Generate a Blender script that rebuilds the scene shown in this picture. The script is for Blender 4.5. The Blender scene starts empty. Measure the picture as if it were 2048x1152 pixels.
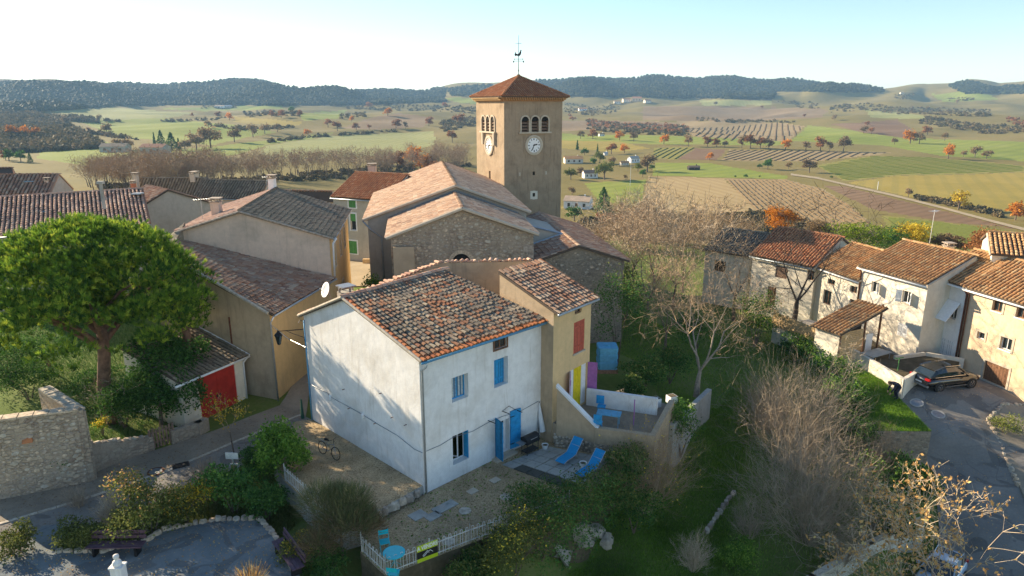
import bpy, bmesh, math, random
import numpy as np
from mathutils import Vector, Matrix, noise as mnoise

random.seed(7); RNG = np.random.default_rng(7)
SC = bpy.context.scene
COL = SC.collection

# ------------------------------------------------------------------ camera
F_PX = 1365.0; PITCH = math.radians(15.0); CAM_Z = 18.1
cam = bpy.data.cameras.new('camera'); camo = bpy.data.objects.new('camera', cam); COL.objects.link(camo)
cam.sensor_width = 36.0; cam.lens = 36.0 * F_PX / 2048.0
cam.clip_start = 0.3; cam.clip_end = 20000.0
camo.location = (0, 0, CAM_Z); camo.rotation_euler = (math.radians(90) - PITCH, 0, 0)
SC.camera = camo

# ------------------------------------------------------------------ light
SUN_AZ = math.atan2(-0.85, 0.527)          # angle from +Y, clockwise positive
SUN_EL = math.radians(21.5)
world = bpy.data.worlds.new('World'); SC.world = world; world.use_nodes = True
wn = world.node_tree.nodes; wl = world.node_tree.links
sky = wn.new('ShaderNodeTexSky'); sky.sky_type = 'NISHITA'; sky.sun_disc = False
sky.sun_elevation = SUN_EL; sky.sun_rotation = SUN_AZ
sky.altitude = 100; sky.air_density = 1.0; sky.dust_density = 0.0; sky.ozone_density = 4.5
tint = wn.new('ShaderNodeMix'); tint.data_type = 'RGBA'; tint.blend_type = 'MULTIPLY'; tint.inputs[0].default_value = 1.0; tint.inputs[7].default_value = (1.0, 0.86, 0.74, 1)   # warm white balance of the photograph
wl.new(sky.outputs[0], tint.inputs[6]); wl.new(tint.outputs[2], wn['Background'].inputs[0]); wn['Background'].inputs[1].default_value = 0.103
sun = bpy.data.lights.new('sun', 'SUN'); sun.energy = 4.5; sun.angle = math.radians(0.5); sun.color = (1.0, 0.83, 0.60)
suno = bpy.data.objects.new('sun', sun); COL.objects.link(suno)
_sd = Vector((math.sin(SUN_AZ) * math.cos(SUN_EL), math.cos(SUN_AZ) * math.cos(SUN_EL), math.sin(SUN_EL)))
suno.rotation_euler = (-_sd).to_track_quat('-Z', 'Y').to_euler(); suno.location = (-80, 60, 60)
SC.view_settings.view_transform = 'Standard'; SC.view_settings.look = 'None'
SC.view_settings.gamma = 1.0; SC.view_settings.exposure = 1.52
SC.view_settings.use_curve_mapping = False

# ------------------------------------------------------------------ layout helpers (photo pixel -> place)
cP, sP = math.cos(PITCH), math.sin(PITCH)
def ray(px, py):
    dx = px - 1024.0; dy = py - 576.0
    return dx, F_PX * cP - dy * sP, -F_PX * sP - dy * cP
def U(px, py, z):                      # point of that sight line at height z
    X, Y, Z = ray(px, py); t = (z - CAM_Z) / Z
    return Vector((X * t, Y * t, z))
def D(px, py, y):                      # point of that sight line at distance y
    X, Y, Z = ray(px, py); t = y / Y
    return Vector((X * t, y, CAM_Z + Z * t))
def proj(x, y, z):
    z = z - CAM_Z; f = y * cP - z * sP; u = y * sP + z * cP
    return 1024 + F_PX * x / f, 576 - F_PX * u / f

# ------------------------------------------------------------------ mesh builder
ORG = {}
def V(*a): return Vector(a)
class MB:
    def __init__(s): s.v = []; s.f = []; s.m = []; s.rnd = None
    def add(s, vs, fs, m=0):
        o = len(s.v); s.v.extend([tuple(p) for p in vs]); s.f.extend([tuple(i + o for i in f) for f in fs]); s.m.extend([m] * len(fs)); return s
    def quad(s, a, b, c, d, m=0): return s.add([a, b, c, d], [(0, 1, 2, 3)], m)
    def poly(s, pts, m=0): return s.add(pts, [tuple(range(len(pts)))], m)
    def box(s, c, size, rz=0.0, m=0, R=None):
        hx, hy, hz = size[0] / 2, size[1] / 2, size[2] / 2
        if R is None: R = Matrix.Rotation(rz, 3, 'Z')
        c = Vector(c)
        vs = [c + R @ Vector((x, y, z)) for x in (-hx, hx) for y in (-hy, hy) for z in (-hz, hz)]
        return s.add(vs, [(0, 1, 3, 2), (4, 6, 7, 5), (0, 4, 5, 1), (2, 3, 7, 6), (0, 2, 6, 4), (1, 5, 7, 3)], m)
    def obox(s, o, ex, ey, ez, m=0):       # box spanned by three edge vectors from corner o
        o = Vector(o); vs = [o + ex * i + ey * j + ez * k for i in (0, 1) for j in (0, 1) for k in (0, 1)]
        return s.add(vs, [(0, 1, 3, 2), (4, 6, 7, 5), (0, 4, 5, 1), (2, 3, 7, 6), (0, 2, 6, 4), (1, 5, 7, 3)], m)
    def prism(s, pts, z0, z1, m=0):        # plan polygon (ccw) extruded; z may be lists
        n = len(pts); a = z0 if isinstance(z0, (list, tuple)) else [z0] * n; b = z1 if isinstance(z1, (list, tuple)) else [z1] * n
        vs = [(p[0], p[1], a[i]) for i, p in enumerate(pts)] + [(p[0], p[1], b[i]) for i, p in enumerate(pts)]
        fs = [tuple(range(n - 1, -1, -1)), tuple(range(n, 2 * n))] + [(i, (i + 1) % n, n + (i + 1) % n, n + i) for i in range(n)]
        return s.add(vs, fs, m)
    def tube(s, pts, radii, n=6, m=0, cap=True):
        pts = [Vector(p) for p in pts]
        if not isinstance(radii, (list, tuple)): radii = [radii] * len(pts)
        vs = []; up = None
        for i, p in enumerate(pts):
            d = (pts[min(i + 1, len(pts) - 1)] - pts[max(i - 1, 0)])
            if d.length < 1e-9: d = Vector((0, 0, 1))
            d.normalize()
            a = Vector((1, 0, 0)) if abs(d.x) < 0.7 else Vector((0, 1, 0))
            u = (up - d * up.dot(d)) if up is not None else d.cross(a)
            if u.length < 1e-6: u = d.cross(a)
            u.normalize(); up = u; w = d.cross(u)
            for k in range(n):
                t = 2 * math.pi * k / n; vs.append(p + (u * math.cos(t) + w * math.sin(t)) * radii[i])
        fs = [(i * n + k, i * n + (k + 1) % n, (i + 1) * n + (k + 1) % n, (i + 1) * n + k) for i in range(len(pts) - 1) for k in range(n)]
        if cap: fs += [tuple(range(n - 1, -1, -1)), tuple(range((len(pts) - 1) * n, len(pts) * n))]
        return s.add(vs, fs, m)
    def lathe(s, c, prof, n=16, m=0, R=None):   # prof [(r,z)]
        c = Vector(c); R = R or Matrix.Identity(3); vs = []
        for r, z in prof:
            for k in range(n):
                t = 2 * math.pi * k / n; vs.append(c + R @ Vector((r * math.cos(t), r * math.sin(t), z)))
        fs = [(i * n + k, i * n + (k + 1) % n, (i + 1) * n + (k + 1) % n, (i + 1) * n + k) for i in range(len(prof) - 1) for k in range(n)]
        fs += [tuple(range(n - 1, -1, -1)), tuple(range((len(prof) - 1) * n, len(prof) * n))]
        return s.add(vs, fs, m)
    def mesh(s, name, mats, off=(0, 0, 0), smooth=False):
        me = bpy.data.meshes.new(name)
        ox, oy, oz = off
        me.from_pydata([(p[0] - ox, p[1] - oy, p[2] - oz) for p in s.v], [], s.f)
        for mt in (mats if isinstance(mats, (list, tuple)) else [mats]): me.materials.append(MAT[mt] if isinstance(mt, str) else mt)
        if any(s.m): me.polygons.foreach_set('material_index', s.m)
        if smooth: me.polygons.foreach_set('use_smooth', [True] * len(s.f))
        if s.rnd is not None:
            at = me.attributes.new('rnd', 'FLOAT', 'FACE'); at.data.foreach_set('value', s.rnd)
        me.update(); return me
    def build(s, name, mats, parent=None, smooth=False):
        off = ORG.get(parent.name, (0, 0, 0)) if parent is not None else (0, 0, 0)
        o = bpy.data.objects.new(name, s.mesh(name, mats, off, smooth)); COL.objects.link(o)
        if parent is not None: o.parent = parent; ORG[o.name] = off
        else: ORG[o.name] = (0, 0, 0)
        return o
def tag(o, label=None, cat=None, group=None, kind=None):
    if label: o['label'] = label
    if cat: o['category'] = cat
    if group: o['group'] = group
    if kind: o['kind'] = kind
    return o
def thing(name, label, cat, loc=(0, 0, 0), group=None):
    o = bpy.data.objects.new(name, None); COL.objects.link(o); o.location = loc
    o.empty_display_size = 0.3; ORG[o.name] = tuple(loc)
    return tag(o, label, cat, group)
def single(mb, name, mats, label, cat, loc=None, group=None, smooth=False):   # a thing that is one mesh
    off = tuple(loc) if loc is not None else (0, 0, 0)
    o = bpy.data.objects.new(name, mb.mesh(name, mats, off, smooth)); COL.objects.link(o); o.location = off; ORG[o.name] = off
    return tag(o, label, cat, group)
def structure(mb, name, mats, kind='structure', smooth=False):
    o = mb.build(name, mats, None, smooth); o['kind'] = kind; return o
def copy_tree(o, loc=None, rz=None, sc=None, label=None, parent=None, group=None):
    c = o.copy(); COL.objects.link(c); c.parent = parent
    if loc is not None: c.location = loc
    if rz is not None: c.rotation_euler = (0, 0, rz)
    if sc is not None: c.scale = (sc, sc, sc) if not isinstance(sc, (tuple, list)) else sc
    if label: c['label'] = label
    if group: c['group'] = group
    for ch in o.children: copy_tree(ch, parent=c)
    return c

# ------------------------------------------------------------------ materials
MAT = {}
def _nt(name):
    m = bpy.data.materials.new(name); m.use_nodes = True; MAT[name] = m
    nt = m.node_tree; b = nt.nodes['Principled BSDF']; return m, nt, b
def N(nt, typ, **kw):
    n = nt.nodes.new(typ)
    for k, v in kw.items():
        if k.startswith('i_'):
            key = k[2:]; key = int(key) if key.isdigit() else key.replace('_', ' ')
            n.inputs[key].default_value = v
        else: setattr(n, k, v)
    return n
def ramp(nt, fac, stops):
    r = nt.nodes.new('ShaderNodeValToRGB'); e = r.color_ramp.elements
    while len(e) > 1: e.remove(e[-1])
    for i, (p, c) in enumerate(stops):
        el = e[0] if i == 0 else e.new(p)
        el.position = p; el.color = (c[0], c[1], c[2], 1)
    nt.links.new(fac, r.inputs[0]); return r.outputs[0]
def mixc(nt, fac, a, b, mode='MIX'):
    n = nt.nodes.new('ShaderNodeMix'); n.data_type = 'RGBA'; n.blend_type = mode
    for s, v in ((n.inputs[0], fac), (n.inputs[6], a), (n.inputs[7], b)):
        if isinstance(v, (int, float)): s.default_value = v
        elif isinstance(v, tuple): s.default_value = (v[0], v[1], v[2], 1)
        else: nt.links.new(v, s)
    return n.outputs[2]
def math_(nt, op, a, b=None, c=None):
    n = nt.nodes.new('ShaderNodeMath'); n.operation = op
    for i, v in enumerate((a, b, c)):
        if v is None: continue
        if isinstance(v, (int, float)): n.inputs[i].default_value = v
        else: nt.links.new(v, n.inputs[i])
    return n.outputs[0]
def wpos(nt): return nt.nodes.new('ShaderNodeNewGeometry').outputs['Position']
def noise(nt, vec, scale, detail=4, rough=0.55, dist=0.0):
    n = N(nt, 'ShaderNodeTexNoise'); n.inputs['Scale'].default_value = scale; n.inputs['Detail'].default_value = detail
    n.inputs['Roughness'].default_value = rough; n.inputs['Distortion'].default_value = dist
    if vec is not None: nt.links.new(vec, n.inputs['Vector'])
    return n.outputs[0]
def scaled(nt, vec, s):
    m = nt.nodes.new('ShaderNodeMapping'); m.inputs['Scale'].default_value = s; nt.links.new(vec, m.inputs[0]); return m.outputs[0]
def bump(nt, b, h, strength, dist):
    n = nt.nodes.new('ShaderNodeBump'); n.inputs['Strength'].default_value = strength; n.inputs['Distance'].default_value = dist
    nt.links.new(h, n.inputs['Height']); nt.links.new(n.outputs[0], b.inputs['Normal']); return n
def simple(name, col, rough=0.6, metal=0.0, var=0.15, scale=6.0, spec=0.4):
    m, nt, b = _nt(name)
    n = noise(nt, wpos(nt), scale, 5)
    lo = tuple(c * (1 - var) for c in col); hi = tuple(min(1, c * (1 + var)) for c in col)
    nt.links.new(ramp(nt, n, [(0.3, lo), (0.7, hi)]), b.inputs['Base Color'])
    b.inputs['Roughness'].default_value = rough; b.inputs['Metallic'].default_value = metal
    b.inputs['Specular IOR Level'].default_value = spec; return m
def plaster(name, col, stain=(0.25, 0.2, 0.15), amt=0.35, bumpd=0.02, streak=1.0, fine=18.0):
    m, nt, b = _nt(name); p = wpos(nt)
    n1 = noise(nt, p, 0.55, 6, 0.6, 0.6); n2 = noise(nt, p, 3.0, 6, 0.65); n3 = noise(nt, scaled(nt, p, (2.2, 2.2, 0.25)), 1.6, 5, 0.6)
    c = ramp(nt, n2, [(0.25, tuple(x * 0.88 for x in col)), (0.75, tuple(min(1, x * 1.08) for x in col))])
    f = math_(nt, 'MULTIPLY', ramp(nt, n1, [(0.48, (0, 0, 0)), (0.72, (1, 1, 1))]), amt)
    c = mixc(nt, f, c, stain)
    f2 = math_(nt, 'MULTIPLY', ramp(nt, n3, [(0.55, (0, 0, 0)), (0.75, (1, 1, 1))]), amt * streak)
    c = mixc(nt, f2, c, stain)
    nt.links.new(c, b.inputs['Base Color']); b.inputs['Roughness'].default_value = 0.92; b.inputs['Specular IOR Level'].default_value = 0.085
    h = math_(nt, 'ADD', noise(nt, p, 1.3, 6, 0.6), math_(nt, 'MULTIPLY', noise(nt, p, fine, 4, 0.7), 0.35))
    bump(nt, b, h, 0.6, bumpd * 2); return m
def leafmat(name, c1, c2, c3=None, trans=0.35, scale=0.9, rough=0.75, gain=1.75):
    m, nt, b = _nt(name); p = wpos(nt)
    at = N(nt, 'ShaderNodeAttribute'); at.attribute_name = 'rnd'
    oi = N(nt, 'ShaderNodeObjectInfo')
    f = math_(nt, 'ADD', math_(nt, 'MULTIPLY', at.outputs['Fac'], 0.6), math_(nt, 'MULTIPLY', noise(nt, p, scale, 3), 0.4))
    c1, c2, c3 = (tuple(min(.8, q * gain) for q in c) if c else None for c in (c1, c2, c3))
    stops = [(0.25, c1), (0.6, c2)] + ([(0.85, c3)] if c3 else [])
    c = ramp(nt, f, stops)
    hv = N(nt, 'ShaderNodeHueSaturation'); nt.links.new(c, hv.inputs['Color'])
    nt.links.new(math_(nt, 'ADD', math_(nt, 'MULTIPLY', oi.outputs['Random'], 0.5), 0.75), hv.inputs['Value'])
    c = hv.outputs[0]
    nt.links.new(c, b.inputs['Base Color']); b.inputs['Roughness'].default_value = rough; b.inputs['Specular IOR Level'].default_value = 0.06
    tr = N(nt, 'ShaderNodeBsdfTranslucent'); nt.links.new(c, tr.inputs[0])
    mx = N(nt, 'ShaderNodeMixShader'); mx.inputs[0].default_value = trans
    nt.links.new(b.outputs[0], mx.inputs[1]); nt.links.new(tr.outputs[0], mx.inputs[2])
    nt.links.new(mx.outputs[0], nt.nodes['Material Output'].inputs[0]); return m
def tilemat(name, stops, lichen=(0.10, 0.105, 0.09), lamt=0.5, lscale=0.5, orange=None):
    m, nt, b = _nt(name); p = wpos(nt)
    at = N(nt, 'ShaderNodeAttribute'); at.attribute_name = 'rnd'; oi = N(nt, 'ShaderNodeObjectInfo')
    f = math_(nt, 'FRACT', math_(nt, 'ADD', at.outputs['Fac'], oi.outputs['Random']))
    c = ramp(nt, f, stops)
    l1 = ramp(nt, noise(nt, p, lscale, 4, 0.6), [(0.40, (0, 0, 0)), (0.62, (1, 1, 1))])
    l2 = ramp(nt, noise(nt, p, 9.0, 5, 0.7), [(0.35, (0.15, 0.15, 0.15)), (0.65, (1, 1, 1))])
    c = mixc(nt, math_(nt, 'MULTIPLY', math_(nt, 'MULTIPLY', l1, l2), lamt), c, lichen)
    l3 = ramp(nt, noise(nt, p, 22.0, 3, 0.7), [(0.62, (0, 0, 0)), (0.72, (1, 1, 1))])
    c = mixc(nt, math_(nt, 'MULTIPLY', l3, 0.4), c, (0.42, 0.40, 0.33))
    nt.links.new(c, b.inputs['Base Color']); b.inputs['Roughness'].default_value = 0.9; b.inputs['Specular IOR Level'].default_value = 0.085
    bump(nt, b, noise(nt, p, 30, 4, 0.7), 0.5, 0.02); return m
def soil(name, stops, scale=0.05, rough=0.95, rows=None, fine=1.5, bumpd=0.0, rowcol=None, rowamt=0.8):
    m, nt, b = _nt(name); p = wpos(nt)
    f = math_(nt, 'ADD', math_(nt, 'MULTIPLY', noise(nt, p, scale, 6, 0.6, 0.4), 0.6), math_(nt, 'MULTIPLY', noise(nt, p, fine, 5, 0.7), 0.4))
    c = ramp(nt, f, stops)
    if rows:
        ang, per = rows
        mp = nt.nodes.new('ShaderNodeMapping'); mp.inputs['Rotation'].default_value = (0, 0, ang); nt.links.new(p, mp.inputs[0])
        w = N(nt, 'ShaderNodeTexWave'); w.wave_type = 'BANDS'; w.bands_direction = 'X'; w.inputs['Scale'].default_value = 1.0 / per * 0.314 
        w.inputs['Distortion'].default_value = 0.25; w.inputs['Detail'].default_value = 2; w.inputs['Detail Scale'].default_value = 0.6
        nt.links.new(mp.outputs[0], w.inputs[0])
        fr = ramp(nt, w.outputs['Fac'], [(0.45, (0, 0, 0)), (0.75, (1, 1, 1))])
        c = mixc(nt, math_(nt, 'MULTIPLY', fr, rowamt), c, rowcol)
    nt.links.new(c, b.inputs['Base Color']); b.inputs['Roughness'].default_value = rough; b.inputs['Specular IOR Level'].default_value = 0.1
    if name in ('asphalt', 'plaza_paving'):      # repairs, stains and hairline cracks
        k = ramp(nt, noise(nt, p, 0.45, 2, 0.4, 1.5), [(0.56, (0, 0, 0)), (0.58, (.45, .45, .45))]); c2 = mixc(nt, k, c, (0.085, 0.08, 0.075))
        v = N(nt, 'ShaderNodeTexVoronoi'); v.feature = 'DISTANCE_TO_EDGE'; v.inputs['Scale'].default_value = 0.6; nt.links.new(p, v.inputs['Vector'])
        k = math_(nt, 'MULTIPLY', ramp(nt, v.outputs['Distance'], [(0.0, (.35, .35, .35)), (0.02, (0, 0, 0))]), ramp(nt, noise(nt, p, .3, 2), [(.45, (0, 0, 0)), (.6, (1, 1, 1))])); nt.links.new(mixc(nt, k, c2, (0.03, 0.03, 0.03)), b.inputs['Base Color'])
    if bumpd: bump(nt, b, noise(nt, p, fine * 3, 5, 0.7), 0.7, bumpd)
    return m
def gravelmat(name, stops, vs=22.0):
    m, nt, b = _nt(name); p = wpos(nt)
    v = N(nt, 'ShaderNodeTexVoronoi'); v.inputs['Scale'].default_value = vs; nt.links.new(p, v.inputs['Vector'])
    c = ramp(nt, v.outputs['Color'], stops)
    big = noise(nt, p, 0.5, 5, 0.65); c = mixc(nt, ramp(nt, big, [(0.35, (0, 0, 0)), (0.7, (0.55, 0.55, 0.55))]), c, (0.12, 0.095, 0.06))
    c = mixc(nt, ramp(nt, noise(nt, p, 1.7, 5, 0.7), [(0.58, (0, 0, 0)), (0.75, (0.5, 0.5, 0.5))]), c, (0.09, 0.10, 0.035))
    nt.links.new(c, b.inputs['Base Color']); b.inputs['Roughness'].default_value = 0.95; b.inputs['Specular IOR Level'].default_value = 0.1
    bump(nt, b, v.outputs['Distance'], 0.8, 0.03).invert = True; return m
def rubblemat(name, stops, vs=4.0, mortar=(0.30, 0.25, 0.18)):
    m, nt, b = _nt(name); p = wpos(nt)
    ds = N(nt, 'ShaderNodeTexNoise'); ds.inputs['Scale'].default_value = 2.0; nt.links.new(p, ds.inputs['Vector'])
    va = N(nt, 'ShaderNodeVectorMath'); va.operation = 'MULTIPLY_ADD'; nt.links.new(ds.outputs['Color'], va.inputs[0]); va.inputs[1].default_value = (0.35, 0.35, 0.2); nt.links.new(scaled(nt, p, (1, 1, 1.5)), va.inputs[2])
    v = N(nt, 'ShaderNodeTexVoronoi'); v.inputs['Scale'].default_value = vs; nt.links.new(va.outputs[0], v.inputs['Vector'])
    ve = N(nt, 'ShaderNodeTexVoronoi'); ve.feature = 'DISTANCE_TO_EDGE'; ve.inputs['Scale'].default_value = vs; nt.links.new(va.outputs[0], ve.inputs['Vector'])
    c = ramp(nt, v.outputs['Color'], stops)
    e = ramp(nt, ve.outputs['Distance'], [(0.03, (0, 0, 0)), (0.12, (1, 1, 1))])
    e2 = math_(nt, 'MULTIPLY', e, ramp(nt, noise(nt, p, 0.7, 4), [(0.35, (0.25, 0.25, 0.25)), (0.6, (1, 1, 1))]))
    c = mixc(nt, e2, mortar, c); c = mixc(nt, 0.35, c, ramp(nt, noise(nt, p, 6, 6, 0.7), [(0.3, (0.12, 0.10, 0.08)), (0.7, (0.5, 0.43, 0.33))]))
    nt.links.new(c, b.inputs['Base Color']); b.inputs['Roughness'].default_value = 0.95; b.inputs['Specular IOR Level'].default_value = 0.1
    bump(nt, b, math_(nt, 'ADD', e2, math_(nt, 'MULTIPLY', noise(nt, p, 14, 4), 0.4)), 0.9, 0.06); return m

plaster('white_plaster', (0.85, 0.83, 0.79), (0.55, 0.50, 0.42), 0.5, 0.02)
plaster('pale_plaster', (0.66, 0.52, 0.40), (0.33, 0.28, 0.22), 0.45, 0.02)
plaster('tan_plaster', (0.50, 0.38, 0.25), (0.27, 0.21, 0.14), 0.55, 0.025)
plaster('ochre_plaster', (0.62, 0.42, 0.20), (0.40, 0.28, 0.15), 0.4, 0.02)
plaster('yellow_plaster', (0.74, 0.52, 0.27), (0.45, 0.36, 0.20), 0.25, 0.01)
plaster('tower_plaster', (0.39, 0.295, 0.20), (0.21, 0.155, 0.105), 0.65, 0.03, 1.3)
plaster('cream_plaster', (0.76, 0.69, 0.56), (0.50, 0.42, 0.30), 0.35, 0.015)
plaster('warm_plaster', (0.70, 0.53, 0.35), (0.48, 0.34, 0.22), 0.40, 0.015)
plaster('grey_plaster', (0.47, 0.43, 0.36), (0.28, 0.25, 0.20), 0.40, 0.02)
plaster('concrete', (0.45, 0.43, 0.38), (0.16, 0.16, 0.13), 0.6, 0.02)
plaster('stone_trim', (0.55, 0.47, 0.36), (0.34, 0.28, 0.2), 0.4, 0.02)
plaster('flagstone', (0.42, 0.42, 0.38), (0.14, 0.14, 0.13), 0.55, 0.02)
rubblemat('rubble', [(0.1, (0.26, 0.18, 0.13)), (0.4, (0.48, 0.36, 0.25)), (0.65, (0.62, 0.50, 0.36)), (0.9, (0.38, 0.28, 0.20))], 3.6, (0.42, 0.34, 0.25))
rubblemat('rubble_grey', [(0.1, (0.15, 0.13, 0.11)), (0.5, (0.32, 0.28, 0.22)), (0.9, (0.45, 0.39, 0.30))], 4.2)
TS_OLD = [(0.0, (0.32, 0.14, 0.08)), (0.2, (0.40, 0.21, 0.12)), (0.4, (0.25, 0.21, 0.16)), (0.6, (0.19, 0.14, 0.11)), (0.8, (0.46, 0.37, 0.26)), (1.0, (0.16, 0.14, 0.12))]
tilemat('tile_old', TS_OLD, (0.15, 0.15, 0.12), 0.75, 0.3)
tilemat('tile_edge', [(0, (0.45, 0.15, 0.06)), (0.5, (0.55, 0.22, 0.09)), (1, (0.38, 0.12, 0.06))], (0.2, 0.14, 0.09), 0.3)
tilemat('tile_brown', [(0, (0.31, 0.15, 0.09)), (0.3, (0.46, 0.28, 0.18)), (0.6, (0.36, 0.21, 0.14)), (0.8, (0.54, 0.41, 0.29)), (1, (0.26, 0.15, 0.11))], (0.17, 0.15, 0.12), 0.6, 0.3)
tilemat('tile_dark', [(0, (0.20, 0.15, 0.11)), (0.4, (0.31, 0.24, 0.17)), (0.7, (0.25, 0.20, 0.14)), (1, (0.38, 0.30, 0.21))], (0.12, 0.12, 0.09), 0.7, 0.4)
tilemat('tile_pink', [(0, (0.50, 0.29, 0.20)), (0.3, (0.60, 0.39, 0.27)), (0.6, (0.44, 0.25, 0.18)), (0.8, (0.66, 0.47, 0.34)), (1, (0.38, 0.22, 0.17))], (0.28, 0.19, 0.15), 0.35, 0.4)
tilemat('tile_church', [(0, (0.50, 0.30, 0.19)), (0.25, (0.66, 0.45, 0.29)), (0.5, (0.40, 0.23, 0.15)), (0.75, (0.70, 0.53, 0.37)), (1, (0.33, 0.19, 0.13))], (0.30, 0.20, 0.14), 0.4, 0.6)
tilemat('tile_red', [(0, (0.42, 0.17, 0.08)), (0.4, (0.50, 0.24, 0.12)), (0.7, (0.36, 0.15, 0.08)), (1, (0.54, 0.31, 0.17))], (0.24, 0.13, 0.08), 0.45, 0.4)
tilemat('tile_orange', [(0, (0.44, 0.23, 0.10)), (0.4, (0.54, 0.32, 0.15)), (0.7, (0.36, 0.19, 0.09)), (1, (0.60, 0.42, 0.22))], (0.24, 0.16, 0.09), 0.45, 0.5)
simple('roof_bed', (0.10, 0.075, 0.055), 0.95)
simple('blue_paint', (0.02, 0.30, 0.60), 0.55, 0, 0.18, 5)
simple('lounger_blue', (0.005, 0.27, 0.56), 0.7, 0, 0.08, 9)
simple('turquoise_paint', (0.01, 0.48, 0.55), 0.4, 0, 0.08)
simple('teal_gutter', (0.10, 0.30, 0.48), 0.5, 0.2, 0.12)
simple('red_paint', (0.42, 0.025, 0.015), 0.6, 0, 0.2, 3)
simple('red_shutter', (0.50, 0.10, 0.06), 0.6)
simple('green_paint', (0.10, 0.30, 0.08), 0.6)
simple('white_paint', (0.78, 0.78, 0.76), 0.5, 0, 0.06)
simple('fence_paint', (0.55, 0.54, 0.50), 0.6, 0, 0.25, 5)
simple('pale_metal', (0.55, 0.56, 0.56), 0.45, 0.6, 0.12)
simple('grey_metal', (0.30, 0.31, 0.32), 0.5, 0.7, 0.15)
simple('dark_metal', (0.035, 0.035, 0.038), 0.5, 0.5, 0.2)
simple('black_iron', (0.015, 0.015, 0.016), 0.5, 0.3, 0.2)
simple('brown_wood', (0.18, 0.085, 0.04), 0.7, 0, 0.3, 9)
simple('pale_wood', (0.55, 0.37, 0.18), 0.7, 0, 0.2, 5)
simple('grey_wood', (0.24, 0.15, 0.10), 0.8, 0, 0.3, 8)
simple('purple_wood', (0.10, 0.055, 0.075), 0.6, 0, 0.25, 8)
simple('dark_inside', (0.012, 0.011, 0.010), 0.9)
simple('rust', (0.16, 0.06, 0.03), 0.9, 0.2, 0.4, 8)
simple('zinc', (0.38, 0.43, 0.47), 0.45, 0.5, 0.12)
simple('yellow_paint', (0.75, 0.58, 0.01), 0.5)
simple('purple_paint', (0.36, 0.13, 0.36), 0.5)
simple('lime_paint', (0.48, 0.60, 0.02), 0.45, 0, 0.05)
simple('sign_black', (0.02, 0.02, 0.02), 0.45)
simple('bark', (0.16, 0.12, 0.085), 0.95, 0, 0.45, 7)
simple('bark_pine', (0.17, 0.095, 0.06), 0.95, 0, 0.45, 4)
simple('bark_pale', (0.29, 0.24, 0.18), 0.9, 0, 0.3, 7)
simple('bark_dark', (0.055, 0.045, 0.037), 0.95, 0, 0.4, 7)
simple('twig_pale', (0.52, 0.41, 0.28), 0.9, 0, 0.25, 4)
simple('twig_brown', (0.36, 0.25, 0.15), 0.9, 0, 0.3, 2)
simple('twig_grey', (0.34, 0.27, 0.19), 0.9, 0, 0.35, 1.5)
simple('stone_warm', (0.52, 0.41, 0.29), 0.95, 0, 0.4, 5)
simple('stone_grey', (0.38, 0.31, 0.24), 0.95, 0, 0.4, 5)
simple('stone_pale', (0.47, 0.41, 0.32), 0.95, 0, 0.3, 5)
simple('clock_white', (0.82, 0.82, 0.80), 0.35, 0, 0.03)
simple('blue_light', (0.10, 0.36, 0.55), 0.5)
simple('green_dark', (0.02, 0.08, 0.05), 0.6)
simple('terracotta', (0.45, 0.17, 0.08), 0.8)
simple('cloth_navy', (0.018, 0.022, 0.040), 0.9)
simple('skin', (0.50, 0.30, 0.21), 0.6)
simple('hair', (0.035, 0.022, 0.014), 0.8)
simple('tyre', (0.012, 0.012, 0.012), 0.85)
simple('tail_red', (0.45, 0.01, 0.01), 0.25)
simple('chrome', (0.62, 0.62, 0.62), 0.18, 1.0, 0.03)
def paintmat(name, col, rough=0.18):
    m, nt, b = _nt(name); b.inputs['Base Color'].default_value = (*col, 1); b.inputs['Roughness'].default_value = rough
    b.inputs['Coat Weight'].default_value = 0.8; b.inputs['Coat Roughness'].default_value = 0.06
    n = noise(nt, wpos(nt), 9, 4); nt.links.new(ramp(nt, n, [(0.3, (rough * 0.7,) * 3), (0.7, (rough * 1.6,) * 3)]), b.inputs['Roughness']); return m
paintmat('car_black', (0.012, 0.011, 0.010)); paintmat('car_blue', (0.42, 0.52, 0.62), 0.2)
def glassmat(name, col=(0.02, 0.03, 0.035)):
    m, nt, b = _nt(name); b.inputs['Base Color'].default_value = (*col, 1); b.inputs['Roughness'].default_value = 0.06
    b.inputs['Specular IOR Level'].default_value = 0.9
    n = noise(nt, wpos(nt), 2, 2); nt.links.new(ramp(nt, n, [(0.3, (0.04,) * 3), (0.7, (0.12,) * 3)]), b.inputs['Roughness']); return m
glassmat('glass'); glassmat('glass_blue', (0.10, 0.20, 0.30))
simple('curtain', (0.50, 0.52, 0.50), 0.9, 0, 0.3, 14)
leafmat('leaf_pine', (0.022, 0.05, 0.010), (0.085, 0.145, 0.015), (0.26, 0.28, 0.035), 0.35, 0.35, gain=2.0)
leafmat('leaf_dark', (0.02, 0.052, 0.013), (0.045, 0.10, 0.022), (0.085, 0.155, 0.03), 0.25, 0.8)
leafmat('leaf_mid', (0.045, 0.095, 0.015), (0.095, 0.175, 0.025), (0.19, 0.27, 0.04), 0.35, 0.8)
leafmat('leaf_olive', (0.055, 0.07, 0.018), (0.105, 0.12, 0.030), (0.18, 0.18, 0.05), 0.3, 0.7)
leafmat('leaf_broom', (0.055, 0.075, 0.030), (0.105, 0.115, 0.045), (0.20, 0.17, 0.08), 0.3, 0.6)
leafmat('leaf_yellow', (0.20, 0.14, 0.015), (0.42, 0.30, 0.03), (0.55, 0.42, 0.06), 0.4, 0.8)
leafmat('leaf_orange', (0.20, 0.075, 0.012), (0.36, 0.14, 0.018), (0.45, 0.22, 0.03), 0.35, 0.2)
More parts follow.
